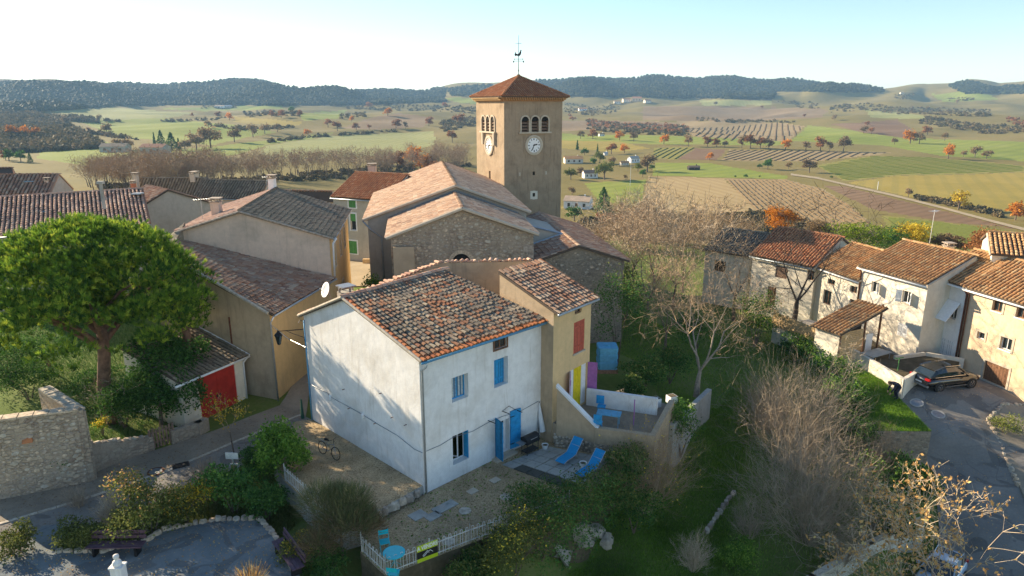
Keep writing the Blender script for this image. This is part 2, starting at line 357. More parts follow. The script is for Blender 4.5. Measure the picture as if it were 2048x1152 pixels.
leafmat('leaf_rust', (0.11, 0.05, 0.022), (0.19, 0.085, 0.034), (0.27, 0.13, 0.05), 0.3, 0.2)
leafmat('leaf_brown', (0.10, 0.07, 0.04), (0.17, 0.12, 0.065), (0.24, 0.17, 0.09), 0.3, 0.3)
leafmat('leaf_dry', (0.30, 0.17, 0.06), (0.45, 0.27, 0.10), (0.58, 0.38, 0.16), 0.4, 0.8)
leafmat('leaf_wood', (0.020, 0.030, 0.014), (0.040, 0.050, 0.022), (0.075, 0.070, 0.035), 0.15, 0.02, gain=1.2)
leafmat('leaf_scrub', (0.05, 0.045, 0.022), (0.09, 0.07, 0.035), (0.14, 0.10, 0.05), 0.15, 0.03)
leafmat('leaf_bamboo', (0.06, 0.10, 0.015), (0.14, 0.19, 0.02), (0.26, 0.30, 0.03), 0.4, 0.5)
leafmat('grass_blade', (0.06, 0.115, 0.014), (0.10, 0.19, 0.02), (0.18, 0.235, 0.04), 0.35, 0.6)
soil('ground_mix', [(0.3, (0.13, 0.11, 0.03)), (0.5, (0.20, 0.16, 0.05)), (0.7, (0.25, 0.19, 0.08))], 0.012, fine=0.25)
soil('ground_near', [(0.3, (0.08, 0.12, 0.025)), (0.5, (0.12, 0.165, 0.035)), (0.7, (0.20, 0.19, 0.075))], 0.25, fine=3, bumpd=0.05)
soil('meadow', [(0.3, (0.16, 0.20, 0.03)), (0.5, (0.22, 0.25, 0.04)), (0.7, (0.29, 0.28, 0.09))], 0.02, fine=0.3, rows=(.9, 14), rowcol=(.14, .17, .04), rowamt=.3)
soil('meadow_pale', [(0.3, (0.20, 0.21, 0.075)), (0.5, (0.27, 0.27, 0.10)), (0.7, (0.32, 0.30, 0.13))], 0.012, fine=0.2, rows=(.2, 12), rowcol=(.19, .20, .06), rowamt=.3)
soil('olive_field', [(0.3, (0.23, 0.18, 0.035)), (0.5, (0.30, 0.23, 0.05)), (0.7, (0.36, 0.27, 0.075))], 0.02, fine=0.25, rows=(.5, 9), rowcol=(.20, .18, .05), rowamt=.3)
soil('plough', [(0.3, (0.15, 0.09, 0.05)), (0.5, (0.20, 0.125, 0.07)), (0.7, (0.26, 0.17, 0.10))], 0.02, fine=0.4, rows=(1.0, 6), rowcol=(.12, .075, .04), rowamt=.4)
soil('stubble', [(0.3, (0.30, 0.215, 0.10)), (0.5, (0.37, 0.27, 0.13)), (0.7, (0.43, 0.33, 0.17))], 0.02, fine=0.4, rows=(-.2, 7), rowcol=(.27, .19, .08), rowamt=.4)
soil('vine_soil', [(0.3, (0.24, 0.175, 0.085)), (0.5, (0.30, 0.22, 0.11)), (0.7, (0.36, 0.27, 0.14))], 0.02, fine=0.4)
soil('vine_green', [(0.3, (0.17, 0.17, 0.04)), (0.5, (0.23, 0.21, 0.05)), (0.7, (0.29, 0.25, 0.08))], 0.02, fine=0.4)
soil('far_brown', [(0.3, (0.17, 0.115, 0.06)), (0.5, (0.23, 0.16, 0.085)), (0.7, (0.29, 0.21, 0.12))], 0.008, fine=0.1)
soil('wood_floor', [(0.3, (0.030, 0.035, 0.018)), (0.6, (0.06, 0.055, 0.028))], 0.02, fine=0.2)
soil('asphalt', [(0.3, (0.18, 0.165, 0.145)), (0.5, (0.245, 0.225, 0.195)), (0.7, (0.31, 0.285, 0.245))], 0.35, fine=7, bumpd=0.01)
soil('gravel_road', [(0.3, (0.20, 0.17, 0.13)), (0.5, (0.28, 0.235, 0.175)), (0.7, (0.36, 0.305, 0.23))], 0.6, fine=6, bumpd=0.02)
soil('plaza_paving', [(0.3, (0.13, 0.15, 0.155)), (0.5, (0.19, 0.21, 0.21)), (0.7, (0.27, 0.28, 0.27))], 0.5, fine=5, bumpd=0.01)
soil('earth_bank', [(0.3, (0.055, 0.05, 0.03)), (0.5, (0.11, 0.09, 0.055)), (0.7, (0.22, 0.18, 0.12))], 0.6, fine=4, bumpd=0.06)
soil('lawn', [(0.3, (0.05, 0.095, 0.018)), (0.5, (0.075, 0.135, 0.025)), (0.7, (0.13, 0.17, 0.045))], 0.5, fine=5, bumpd=0.04)
soil('dirt', [(0.3, (0.28, 0.22, 0.14)), (0.5, (0.36, 0.29, 0.19)), (0.7, (0.44, 0.36, 0.25))], 0.3, fine=4, bumpd=0.01)
soil('rock', [(0.3, (0.22, 0.19, 0.15)), (0.5, (0.40, 0.36, 0.30)), (0.7, (0.52, 0.48, 0.41))], 1.2, fine=6, bumpd=0.12)
gravelmat('gravel', [(0.0, (0.32, 0.23, 0.12)), (0.4, (0.48, 0.355, 0.20)), (0.7, (0.62, 0.475, 0.29)), (1.0, (0.42, 0.29, 0.16))])
# ------------------------------------------------------------------ terrain
RIDGE = np.array([(-600, 176), (0, 173), (130, 174), (300, 174), (400, 170), (440, 164), (500, 166), (570, 177), (640, 181), (760, 182), (850, 179), (960, 169), (1100, 162), (1230, 157), (1290, 154), (1400, 164), (1455, 158), (1540, 166), (1640, 171), (1700, 173), (1760, 181), (1850, 181), (1930, 169), (1990, 179), (2048, 172), (2700, 176)], float)
CP = np.array([
    (-4, 29, -.6), (-8, 31, -.4), (0, 27, -1.2), (2, 31, -.4), (-1, 24, -1.6), (-6, 24, -1.2), (-9, 26, -.8), (-10, 22, -1.0),
    (-17, 25, -.5), (-13, 22, -.6), (-22, 22, -.5), (-25, 29, -.3), (-18, 33, -.2), (-13, 38, 0), (-12.5, 44, .3), (-11, 52, .9), (-9, 41, .3), (-4, 40, .5),
    (-24, 36, .2), (-30, 40, .4), (-35, 34, 0), (-40, 50, .5), (-45, 70, .5), (-30, 60, .6), (-15, 70, 1.0), (-5, 58, 1.0), (-14, 60, 1.0), (-25, 80, .6), (0, 85, .0), (5, 60, .6), (-60, 60, 0), (-50, 90, 0), (-20, 95, -.5),
    (4, 40, .6), (7, 36, .5), (12, 41, -.2), (8, 46, .2), (9, 39, .2), (12, 48, -.6),
    (5.5, 30.5, -2.2), (7.4, 31.8, -3.4), (4.3, 28.5, -3.9), (10, 36, -2.6), (13, 40, -2.0), (17.3, 48, -1.8), (2, 25, -3.6), (0, 22, -3.6), (8, 27, -4.2), (11, 31, -3.8), (14, 43, -2.0),
    (17.5, 38, -2.7), (20, 43, -1.9), (14, 29, -4.4), (19, 33, -4.0), (14, 35, -3.2), (21, 37, -3.0), (18, 53, -1.6), (22, 57, -1.5), (15, 60, -1.5), (20, 68, -2.4),
    (24, 31, -6.4), (20, 27, -7.0), (22.5, 30.5, -6.5), (18, 26.5, -7.1), (23.8, 32.8, -6.0), (27, 34, -4.9), (27.5, 37.5, -3.9), (29, 41, -2.0), (29.5, 44, -1.0), (33, 50, -1.0), (27, 53, -1.2), (33, 44, -1.1), (34, 39.5, -2.7), (36, 35, -4.0), (36, 30, -5.4), (32, 28, -6.2), (26, 62, -1.8), (24, 72, -2.4), (38, 60, -1.5), (45, 50, -1.5), (50, 40, -3), (22, 80, -4.5), (36, 76, -4),
    (8, 70, -.5), (10, 58, 0), (12, 85, -4), (0, 100, -3), (-30, 110, -3)], float)
def fbm2(x, y, s, seed=0):
    r = np.zeros_like(x); a = 1.0; f = 1.0 / s
    for k in range(3):
        p = 1.7 * k + seed
        r += a * (np.sin(x * f + 1.3 * np.sin(y * f * 0.7 + p) + p) * np.cos(y * f * 1.1 + 1.1 * np.sin(x * f * 0.8 - p) + 2 * p))
        a *= 0.5; f *= 2.1
    return r
def Hn(x, y):
    """ground height, numpy arrays"""
    x = np.asarray(x, float); y = np.asarray(y, float)
    d = np.sqrt(x * x + y * y) + 1e-6; az = np.arctan2(x, y)
    px = 1024 + np.tan(np.clip(az, -1.3, 1.3)) * 1413.0
    # near: inverse distance weights
    sh = x.shape; xf = x.ravel(); yf = y.ravel(); zn = np.zeros(xf.size); df = d.ravel()
    near = df < 170
    if near.any():
        xx = xf[near][:, None] - CP[None, :, 0]; yy = yf[near][:, None] - CP[None, :, 1]
        w = 1.0 / (xx * xx + yy * yy + 1.2) ** 1.6
        zn[near] = (w * CP[None, :, 2]).sum(1) / w.sum(1)
    zn = zn.reshape(sh)
    # far profile
    rz = np.interp(px, RIDGE[:, 0], RIDGE[:, 1])
    ridge_z = CAM_Z + 3600 * (210.0 - rz) / 1413.0 
    ridge_z = ridge_z + 10 * np.sin(px / 47.0) * np.sin(px / 131.0 + 1) + 5 * np.sin(px / 21.0 + 2)
    left = np.clip((1000 - px) / 700.0, 0, 1); left = left * left * (3 - 2 * left)
    zf = np.interp(d, [80, 130, 250, 300, 520, 700, 1200, 2000], [0, -12, -27, -29, -28, -25, -14, 4])
    zl = np.interp(d, [80, 120, 250, 300, 520, 700, 1200, 2000], [0, -4, -12, -16, -24, -24, -13, 3])
    zf = zf * (1 - left) + zl * left
    t = np.clip((d - 2000) / 1600.0, 0, 1); t = t * t * (3 - 2 * t)
    zf = zf + (ridge_z - 4) * t - 0
    zf = zf + 34 * np.exp(-((d - 2750) / 260.0) ** 2) * np.clip(np.sin(px / 83.0 + .6 * np.sin(px / 37.0)), 0, 1)
    back = np.clip((d - 3600) / 1500.0, 0, 1); zf = zf - back * 130
    amp = np.interp(d, [150, 300, 600, 1000, 1600, 2400, 3300, 3500], [0, 0.6, 2.5, 7, 11, 16, 5, 3])
    zf = zf + amp * fbm2(x, y, 170.0 + 0 * d, 0.6) * np.where(d > 900, 1.0, 0.7)
    k = np.clip((d - 95) / 55.0, 0, 1); k = k * k * (3 - 2 * k)
    return zn * (1 - k) + zf * k
def H(x, y): return float(Hn(np.array([x]), np.array([y]))[0])
_TS = np.exp(np.linspace(math.log(14), math.log(5200), 900))
def G(px, py):                          # where that sight line meets the ground
    X, Y, Z = ray(px, py); L = math.hypot(X, Y); ux, uy, s = X / L, Y / L, Z / L
    z = Hn(ux * _TS, uy * _TS); g = CAM_Z + s * _TS - z
    i = np.argmax(g <= 0)
    if g[i] > 0: i = len(_TS) - 1; t = _TS[-1]
    elif i > 0:
        a, b = g[i - 1], g[i]; t = _TS[i - 1] + (_TS[i] - _TS[i - 1]) * (a / (a - b) if a != b else 0)
    else: t = _TS[0]
    return Vector((ux * t, uy * t, CAM_Z + s * t if g[i] <= 0 else float(z[i])))
def Gmany(pxs, pys):
    return [G(a, b) for a, b in zip(pxs, pys)]

def zr(pts): return [(1100 + .4629 * a, 100 + .463 * b) for a, b in pts]
def zl_(pts): return [(.46875 * a, 100 + .469 * b) for a, b in pts]
FIELDS = [  # name, material, outline in photo pixels
    ('meadow', 'meadow', zl_([(330, 300), (700, 292), (1000, 320), (1180, 350), (900, 405), (700, 385), (500, 370), (400, 330)])),
    ('meadow', 'meadow_pale', zl_([(230, 262), (480, 245), (850, 270), (700, 290), (430, 300)])),
    ('field', 'meadow_pale', zl_([(1130, 410), (1400, 368), (1850, 347), (1860, 400), (1700, 450), (1100, 470)])),
    ('field', 'far_brown', zl_([(1450, 332), (1600, 285), (1700, 268), (1860, 290), (1800, 330), (1580, 342)])),
    ('meadow', 'meadow', zl_([(1270, 272), (1480, 255), (1440, 292), (1290, 300)])),
    ('field', 'olive_field', zl_([(1000, 282), (1300, 308), (1250, 330), (1000, 308)])),
    ('meadow', 'meadow', zl_([(340, 350), (480, 402), (560, 425), (800, 420), (1150, 385), (1420, 352), (1400, 365), (1130, 408), (1000, 450), (420, 500), (150, 460), (200, 420)])),
    ('meadow', 'meadow', zl_([(650, 250), (1000, 240), (1200, 236), (1210, 250), (900, 262)])),
    ('meadow', 'meadow_pale', zl_([(1260, 230), (1470, 190), (1480, 205), (1380, 232)])),
    ('meadow', 'meadow', zl_([(1890, 206), (2048, 205), (2048, 232), (1960, 226)])),
    ('field', 'stubble', zr([(430, 545), (750, 555), (850, 645), (1000, 860), (400, 860), (395, 660)])),
    ('vineyard', 'vine_soil', zr([(755, 553), (1020, 560), (1180, 600), (1310, 680), (1400, 760), (1440, 864), (1000, 864), (850, 645)])),
    ('meadow', 'meadow', zr([(450, 485), (700, 490), (1030, 545), (1020, 558), (440, 543)])),
    ('field', 'plough', zr([(1180, 584), (1280, 590), (2000, 770), (1700, 742), (1400, 690), (1250, 620)])),
    ('vineyard', 'vine_green', zr([(1440, 715), (1700, 745), (2048, 790), (2048, 900), (1500, 900)])),
    ('field', 'olive_field', zr([(1280, 572), (1500, 542), (2060, 530), (2060, 720), (1960, 690), (1600, 645)])),
    ('vineyard', 'vine_green', zr([(1150, 500), (1400, 457), (1640, 462), (2060, 500), (2060, 528), (1500, 540), (1270, 566)])),
    ('vineyard', 'vine_soil', zr([(775, 430), (1200, 438), (1480, 442), (1170, 482), (740, 477)])),
    ('field', 'plough', zr([(630, 425), (760, 430), (720, 475), (550, 475)])),
    ('vineyard', 'vine_green', zr([(450, 425), (628, 420), (545, 475), (440, 465)])),
    ('meadow', 'meadow', zr([(1120, 326), (1300, 346), (1500, 378), (2060, 396), (2060, 480), (1700, 458), (1440, 412), (1040, 392)])),
    ('vineyard', 'vine_soil', zr([(450, 308), (980, 310), (1100, 330), (1030, 392), (800, 397), (620, 372), (560, 335)])),
    ('field', 'plough', zr([(1220, 322), (1500, 300), (1560, 340), (1540, 380), (1350, 357)])),
    ('meadow', 'meadow_pale', zr([(640, 215), (960, 220), (960, 236), (660, 242)])),
    ('field', 'far_brown', zr([(400, 242), (900, 245), (1200, 255), (1180, 292), (800, 307), (400, 303)])),
    ('meadow', 'meadow_pale', zr([(1370, 260), (1600, 280), (1640, 300), (1380, 292)])),
    ('meadow', 'meadow', zr([(-100, 358), (560, 372), (1040, 395), (1030, 412), (480, 408), (-100, 385)])),
    ('field', 'olive_field', zr([(-100, 388), (300, 395), (430, 425), (300, 440), (-100, 420)])),
    ('meadow', 'meadow', zr([(1640, 190), (1860, 180), (1950, 215), (1700, 225)])),
    ('field', 'far_brown', zr([(-120, 305), (450, 308), (560, 335), (400, 340), (-120, 352)])),
    ('meadow', 'meadow', zr([(150, 575), (420, 560), (395, 650), (340, 680), (200, 640)])),
    ('meadow', 'meadow', zr([(150, 775), (300, 790), (290, 815), (120, 790)])),
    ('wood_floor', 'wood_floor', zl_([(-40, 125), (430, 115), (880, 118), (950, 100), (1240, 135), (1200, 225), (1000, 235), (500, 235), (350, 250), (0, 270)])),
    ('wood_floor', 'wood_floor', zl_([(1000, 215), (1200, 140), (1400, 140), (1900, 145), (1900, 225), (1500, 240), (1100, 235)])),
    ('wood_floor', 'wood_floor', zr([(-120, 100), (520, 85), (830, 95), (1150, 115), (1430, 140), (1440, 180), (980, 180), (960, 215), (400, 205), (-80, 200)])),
]
def pip(px, py, poly):
    poly = np.asarray(poly); n = len(poly); r = np.zeros(px.shape, bool); j = n - 1
    for i in range(n):
        xi, yi = poly[i]; xj, yj = poly[j]
        c = ((yi > py) != (yj > py)) & (px < (xj - xi) * (py - yi) / (yj - yi + 1e-12) + xi); r ^= c; j = i
    return r
def make_terrain():
    na = 700; az = np.linspace(math.radians(-58), math.radians(58), na)
    # finer azimuth steps in the middle
    az = np.sign(az) * np.abs(az)
    dd = np.concatenate([np.arange(9, 60, 0.45), np.exp(np.linspace(math.log(60), math.log(6000), 430))])
    A, DD = np.meshgrid(az, dd); X = DD * np.sin(A); Y = DD * np.cos(A); Z = Hn(X, Y)
    nr, nc = X.shape
    cx = (X[:-1, :-1] + X[1:, 1:]) / 2; cy = (Y[:-1, :-1] + Y[1:, 1:]) / 2; cz = (Z[:-1, :-1] + Z[1:, 1:]) / 2
    f = cy * cP - (cz - CAM_Z) * sP; u = cy * sP + (cz - CAM_Z) * cP
    f = np.maximum(f, 1.0); px = 1024 + F_PX * cx / f; py = 576 - F_PX * u / f
    wob = 3.0 * fbm2(cx, cy, 40.0, 2.0); dist = np.sqrt(cx * cx + cy * cy)
    cls = np.zeros(px.shape, int)
    far = dist > 150
    for k, (_, _, poly) in enumerate(FIELDS):
        cls[far & pip(px + wob * .7, py + wob * .25, poly)] = k + 1
    near = dist < 120
    cls[near] = -1
    idx = np.arange(nr * nc).reshape(nr, nc)
    quads = np.stack([idx[:-1, :-1], idx[:-1, 1:], idx[1:, 1:], idx[1:, :-1]], -1)[:, :, ::-1]
    P = np.stack([X, Y, Z], -1).reshape(-1, 3)
    for k in [-1] + list(range(len(FIELDS) + 1)):
        q = quads[cls == k]
        if len(q) == 0: continue
        used, inv = np.unique(q, return_inverse=True)
        me = bpy.data.meshes.new('terrain'); n = len(q)
        me.vertices.add(len(used)); me.vertices.foreach_set('co', P[used].ravel())
        me.loops.add(n * 4); me.loops.foreach_set('vertex_index', inv.reshape(-1).astype(np.int32))
        me.polygons.add(n); me.polygons.foreach_set('loop_start', np.arange(0, 4 * n, 4, dtype=np.int32))
        me.polygons.foreach_set('use_smooth', np.ones(n, bool)); me.update(); me.validate()
        nm, mt = ('village_ground', 'ground_near') if k == -1 else ('ground', 'ground_mix') if k == 0 else FIELDS[k - 1][:2]
        me.materials.append(MAT[mt]); o = bpy.data.objects.new(nm, me); COL.objects.link(o); o['kind'] = 'structure'
make_terrain()

# ------------------------------------------------------------------ haze
def make_haze():
    m = bpy.data.materials.new('haze_air'); m.use_nodes = True; nt = m.node_tree
    nt.nodes.remove(nt.nodes['Principled BSDF'])
    v = nt.nodes.new('ShaderNodeVolumePrincipled'); v.inputs['Color'].default_value = (0.42, 0.70, 1.0, 1)
    v.inputs['Density'].default_value = 0.00011; v.inputs['Anisotropy'].default_value = 0.0
    nt.links.new(v.outputs[0], nt.nodes['Material Output'].inputs['Volume']); MAT['haze_air'] = m
    b = MB(); b.box((0, 2500, 35), (13000, 7600, 290)); o = b.build('haze', 'haze_air'); o['kind'] = 'stuff'
make_haze()
# ------------------------------------------------------------------ building kit
def _tile_template(n=5, w0=0.105, w1=0.085, L=0.46, hgt=0.85, lift=0.035, th=0.016):
    vs = []; fs = []
    for (y, r, dz) in ((0.0, w0, lift), (L, w1, 0.0)):
        for k in range(n + 1):
            t = math.pi * k / n; vs.append(Vector((r * math.cos(t), y, r * hgt * math.sin(t) + dz)))
    for k in range(n): fs.append((k, k + 1, n + 2 + k, n + 1 + k))
    o = len(vs)
    for k in range(n + 1):
        t = math.pi * k / n; vs.append(Vector(((w0 - th * 1.6) * math.cos(t), 0.012, (w0 - th * 1.6) * hgt * math.sin(t) + lift - 0.002)))
    for k in range(n): fs.append((k + 1, k, o + k, o + k + 1))
    fs.append(tuple(o + k for k in range(n + 1)))
    return vs, fs
TV, TF = _tile_template(); TVF = _tile_template(hgt=.34, lift=.03, w0=.125, w1=.115)[0]
def tv(mat): return TVF if mat == 'tile_church' else TV
_tmesh = {}
def tile_data(mat, scale):
    key = (mat, round(scale, 3))
    if key not in _tmesh:
        b = MB(); b.add([v * scale for v in tv(mat)], TF); b.rnd = [0.0] * len(TF); _tmesh[key] = b.mesh('tile', mat, smooth=False)
    return _tmesh[key]
class Roofs:
    """collects the tiles of all roof slopes of one building"""
    def __init__(s, root): s.root = root; s.t = []
    def slope(s, E0, E1, R1, R0, pitch=0.29, course=0.36, mat='tile_old', th=0.14, jit=1.0, clip=None, bed='roof_bed', roof=None, sag=0.03, edge=None):
        E0, E1, R1, R0 = map(Vector, (E0, E1, R1, R0))
        nrm = (E1 - E0).cross(R0 - E0).normalized()
        if nrm.z < 0: nrm = -nrm
        if roof is None:
            b = MB(); tri = (R1 - R0).length < 0.02
            top = [E0, E1, R1] if tri else [E0, E1, R1, R0]; bot = [p - V(0, 0, th) for p in top]; n = len(top)
            b.add(top + bot, [tuple(range(n)), tuple(range(2 * n - 1, n - 1, -1))] + [(i, n + i, n + (i + 1) % n, (i + 1) % n) for i in range(n)])
            roof = b.build('roof', bed, s.root)
        if clip:
            u = (E1 - E0).normalized(); v = nrm.cross(u)
            if v.z < 0: v = -v
            def loc(p): q = p - E0; return (q.dot(u), q.dot(v))
            pol = [loc(p) for p in ([E0, E1, R1] if (R1 - R0).length < .02 else [E0, E1, R1, R0])]
            W = pol[1][0]; Hh = max(p[1] for p in pol)
            xs0 = min(p[0] for p in pol); xs1 = max(p[0] for p in pol)
            nc = int((xs1 - xs0) / pitch); nj = int(Hh / course)
            for i in range(nc):
                x = xs0 + (i + .5) * (xs1 - xs0) / nc
                for j in range(nj + 1):
                    y = j * course - 0.08
                    if pip(np.array([x]), np.array([y + course * .45]), pol)[0]: s.put(E0 + u * x + v * y, u, v, pitch, mat, roof, jit)
        else:
            nc = max(2, int(round(max((E1 - E0).length, (R1 - R0).length * .9) / pitch)))
            for i in range(nc):
                a = (i + .5) / nc; P0 = E0.lerp(E1, a); P1 = R0.lerp(R1, a); d = P1 - P0; L = d.length
                nj = max(1, int(round(L / course)))
                u = (E1 - E0).normalized().lerp((R1 - R0).normalized(), .5).normalized(); v = d.normalized(); u = (u - v * u.dot(v)).normalized()
                for j in range(nj):
                    q = (j * L / nj - 0.08) / L
                    p = P0.lerp(P1, q); nn = u.cross(v); p = p + nn * (sag * (mnoise.noise(p * 0.5) + 0.4 * mnoise.noise(p * 2.1)))
                    ed = edge and (j == 0 or i == 0)
                    s.put(p, u, v, pitch, edge if ed else mat, roof, jit)
        return roof
    def ridge(s, a, b, mat='tile_old', pitch=0.34, sc=1.35):
        a, b = Vector(a), Vector(b); d = b - a; L = d.length; v = d.normalized(); u = v.cross(V(0, 0, 1)).normalized(); n = max(1, int(L / pitch))
        for j in range(n): s.put(a + v * (j * L / n), u, v, 0.29 * sc, mat, None, 0.6)
    def put(s, p, u, v, pitch, mat, roof, jit):
        s.t.append((p, u, v, pitch / 0.29, mat, roof, jit))
    def flush(s, nparts=300):
        cz = V(0, 0, CAM_Z); s.t.sort(key=lambda q: (q[0] - cz).length)
        off = Vector(ORG[s.root.name]); rest = {}
        for k, (p, u, v, sc, mat, roof, jit) in enumerate(s.t):
            n = u.cross(v)
            ang = random.gauss(0, 0.03 * jit); u2 = u * math.cos(ang) + v * math.sin(ang); v2 = n.cross(u2)
            p2 = p + u * random.gauss(0, .008 * jit) + v * random.gauss(0, .018 * jit) + n * (random.random() * .012)
            if k < nparts:
                o = bpy.data.objects.new('tile', tile_data(mat, sc)); COL.objects.link(o); o.parent = roof or s.root
                M = Matrix(((u2.x, v2.x, n.x, p2.x - off.x), (u2.y, v2.y, n.y, p2.y - off.y), (u2.z, v2.z, n.z, p2.z - off.z), (0, 0, 0, 1))); o.matrix_basis = M
            else:
                b = rest.setdefault(mat, MB())
                if b.rnd is None: b.rnd = []
                b.add([p2 + (u2 * q.x + v2 * q.y + n * q.z) * sc for q in tv(mat)], TF); b.rnd += [random.random()] * len(TF)
        mats = list(rest)
        if mats:
            a = MB(); a.rnd = []
            for i, m in enumerate(mats):
                a.add(rest[m].v, rest[m].f, i); a.rnd += rest[m].rnd
            o = a.build('roof_tiles', mats, s.root); o['kind'] = 'stuff'

class Wall:
    def __init__(s, p0, p1, zb):
        s.p0 = Vector((p0[0], p0[1])); s.p1 = Vector((p1[0], p1[1])); d = s.p1 - s.p0; s.L = d.length; d.normalize()
        s.d = Vector((d.x, d.y, 0)); s.n = Vector((d.y, -d.x, 0)); s.zb = zb
    def P(s, u, z, out=0.0): return Vector((s.p0.x, s.p0.y, 0)) + s.d * u + s.n * out + V(0, 0, z)
    def at(s, px, py):                      # (u, z) where a sight line meets the wall plane
        X, Y, Z = ray(px, py); dn = X * s.n.x + Y * s.n.y; t = (s.p0.x * s.n.x + s.p0.y * s.n.y) / dn
        return (X * t - s.p0.x) * s.d.x + (Y * t - s.p0.y) * s.d.y, CAM_Z + Z * t
    def rect(s, x0, y0, x1, y1):            # opening from the photo's top left and bottom right corner
        u0, z1 = s.at(x0, y0); u1, z0 = s.at(x1, y1); return (u0, z0, u1 - u0, z1 - z0)
    def build(s, root, prof, openings=(), mat='white_plaster', reveal=0.25, rmat=None, name='wall'):
        if not isinstance(prof, (list, tuple)): prof = [(0, prof), (s.L, prof)]
        zt = min(z for _, z in prof); b = MB()
        for o in openings: zt = max(zt, 0) if o[1] + o[3] < zt else zt
        us = sorted({0.0, s.L} | {round(o[0], 4) for o in openings} | {round(o[0] + o[2], 4) for o in openings})
        zs = sorted({s.zb, zt} | {round(o[1], 4) for o in openings} | {round(o[1] + o[3], 4) for o in openings})
        for i in range(len(us) - 1):
            for j in range(len(zs) - 1):
                cu, cz = (us[i] + us[i + 1]) / 2, (zs[j] + zs[j + 1]) / 2
                if any(o[0] < cu < o[0] + o[2] and o[1] < cz < o[1] + o[3] for o in openings) or zs[j] >= zt: continue
                b.quad(s.P(us[i], zs[j]), s.P(us[i + 1], zs[j]), s.P(us[i + 1], zs[j + 1]), s.P(us[i], zs[j + 1]))
        up = [(u, z) for u, z in prof]
        top = [s.P(0, zt), s.P(s.L, zt)] + [s.P(u, z) for u, z in reversed(up) if z > zt + 1e-4]
        if len(top) > 2: b.poly(top)
        for o in openings:
            r = o[4] if len(o) > 4 else reveal; u0, z0, u1, z1 = o[0], o[1], o[0] + o[2], o[1] + o[3]
            m = 1 if rmat else 0
            for a, c in (((u0, z0), (u1, z0)), ((u1, z0), (u1, z1)), ((u1, z1), (u0, z1)), ((u0, z1), (u0, z0))):
                b.quad(s.P(*a), s.P(*c), s.P(*c, -r), s.P(*a, -r), m)
        return b.build(name, [mat, rmat] if rmat else mat, root)

def win(root, w, o, kind='glass', frame='white_paint', fr=0.055, depth=0.2, mull=1, trans=0, trim=None, sill=None, shut=None, shut_mat='white_paint', shut_ang=12, pane='glass', name='window', closed_mat=None, lintel=None, curtain=False):
    """o = (u, z, w, h). A window, or closed shutters, set back in its opening; trim, sill and open shutters as sub-parts."""
    u, z, W_, H_ = o[:4]; b = MB(); P = w.P; d = w.d; n = w.n; up = V(0, 0, 1)
    if kind == 'closed':                    # two closed plank leaves
        for k in range(2):
            a = u + k * W_ / 2 + 0.008
            b.obox(P(a, z + .01, -depth), d * (W_ / 2 - .016), n * .045, up * (H_ - .02))
        f = b.build(name, closed_mat or frame, root)
        for k in range(2):
            for q in (.18, .80): c = MB(); c.obox(P(u + k * W_ / 2 + .04, z + H_ * q, -depth + .046), d * (W_ / 2 - .08), n * .02, up * .07); c.build('batten', closed_mat or frame, f)
        npl = 4
        c2 = MB()
        for k in range(1, 2 * npl):
            if k == npl: continue
            c2.obox(P(u + k * W_ / (2 * npl) - .006, z + .02, -depth + .0455), d * .012, n * .006, up * (H_ - .04))
        c2.build('plank_groove', 'dark_inside', f)
    elif kind == 'dark':
        b.obox(P(u - .01, z - .01, -depth - .05), d * (W_ + .02), n * .04, up * (H_ + .02)); f = b.build(name, 'dark_inside', root)
    else:
        b.obox(P(u, z, -depth), d * W_, n * .05, up * fr); b.obox(P(u, z + H_ - fr, -depth), d * W_, n * .05, up * fr)
        b.obox(P(u, z + fr, -depth), d * fr, n * .05, up * (H_ - 2 * fr)); b.obox(P(u + W_ - fr, z + fr, -depth), d * fr, n * .05, up * (H_ - 2 * fr))
        for k in range(mull): b.obox(P(u + (k + 1) * W_ / (mull + 1) - fr / 2, z + fr, -depth + .002), d * fr, n * .05, up * (H_ - 2 * fr))
        for k in range(trans): b.obox(P(u + fr, z + (k + 1) * H_ / (trans + 1) - fr / 3, -depth + .004), d * (W_ - 2 * fr), n * .045, up * fr * .6)
        f = b.build(name, frame, root)
        for k in range(mull + 1):
            g = MB(); g.obox(P(u + k * W_ / (mull + 1) + fr * .4, z + fr * .8, -depth + .008), d * (W_ / (mull + 1) - fr * .8), n * .012, up * (H_ - 1.6 * fr)); g.build('pane', pane, f)
    if sill:
        c = MB(); c.obox(P(u - .06, z - .09, -.02), d * (W_ + .12), n * .09, up * .088); c.build('sill', sill, f)
    if trim:
        c = MB(); t = .16
        c.obox(P(u - t, z - t * .6, .002), d * t, n * .03, up * (H_ + t * 1.6)); c.obox(P(u + W_, z - t * .6, .002), d * t, n * .03, up * (H_ + t * 1.6))
        c.obox(P(u, z + H_, .002), d * W_, n * .03, up * t); c.obox(P(u, z - t * .6, .002), d * W_, n * .04, up * t * .6)
        c.build('surround', trim, f)
    if shut:
        for sd in shut:
            c = MB(); a = math.radians(shut_ang if sd == 'L' else shut_ang + 6)
            hinge = P(u, z, .03) if sd == 'L' else P(u + W_, z, .03); out = -d if sd == 'L' else d
            ex = (out * math.cos(a) + n * math.sin(a)) * (W_ * .52); ey = (n * math.cos(a) - out * math.sin(a)) * .04
            c.obox(hinge, ex, ey, up * H_)
            for q in (.15, .78): c.obox(hinge + up * H_ * q + ex * .06 + ey, ex * .88, ey * .6, up * .08)
            zb_ = hinge + ey + up * H_ * .19; 
            c.tube([zb_ + ex * .1, zb_ + ex * .88 + up * H_ * .58], .03, 4)
            c.build('shutter', shut_mat, f)
    return f
def gutter(root, a, b, mat='zinc', r=.075, name='gutter'):
    a, b = Vector(a), Vector(b); m = MB(); m.tube([a, b], r, 8); return m.build(name, mat, root, True)
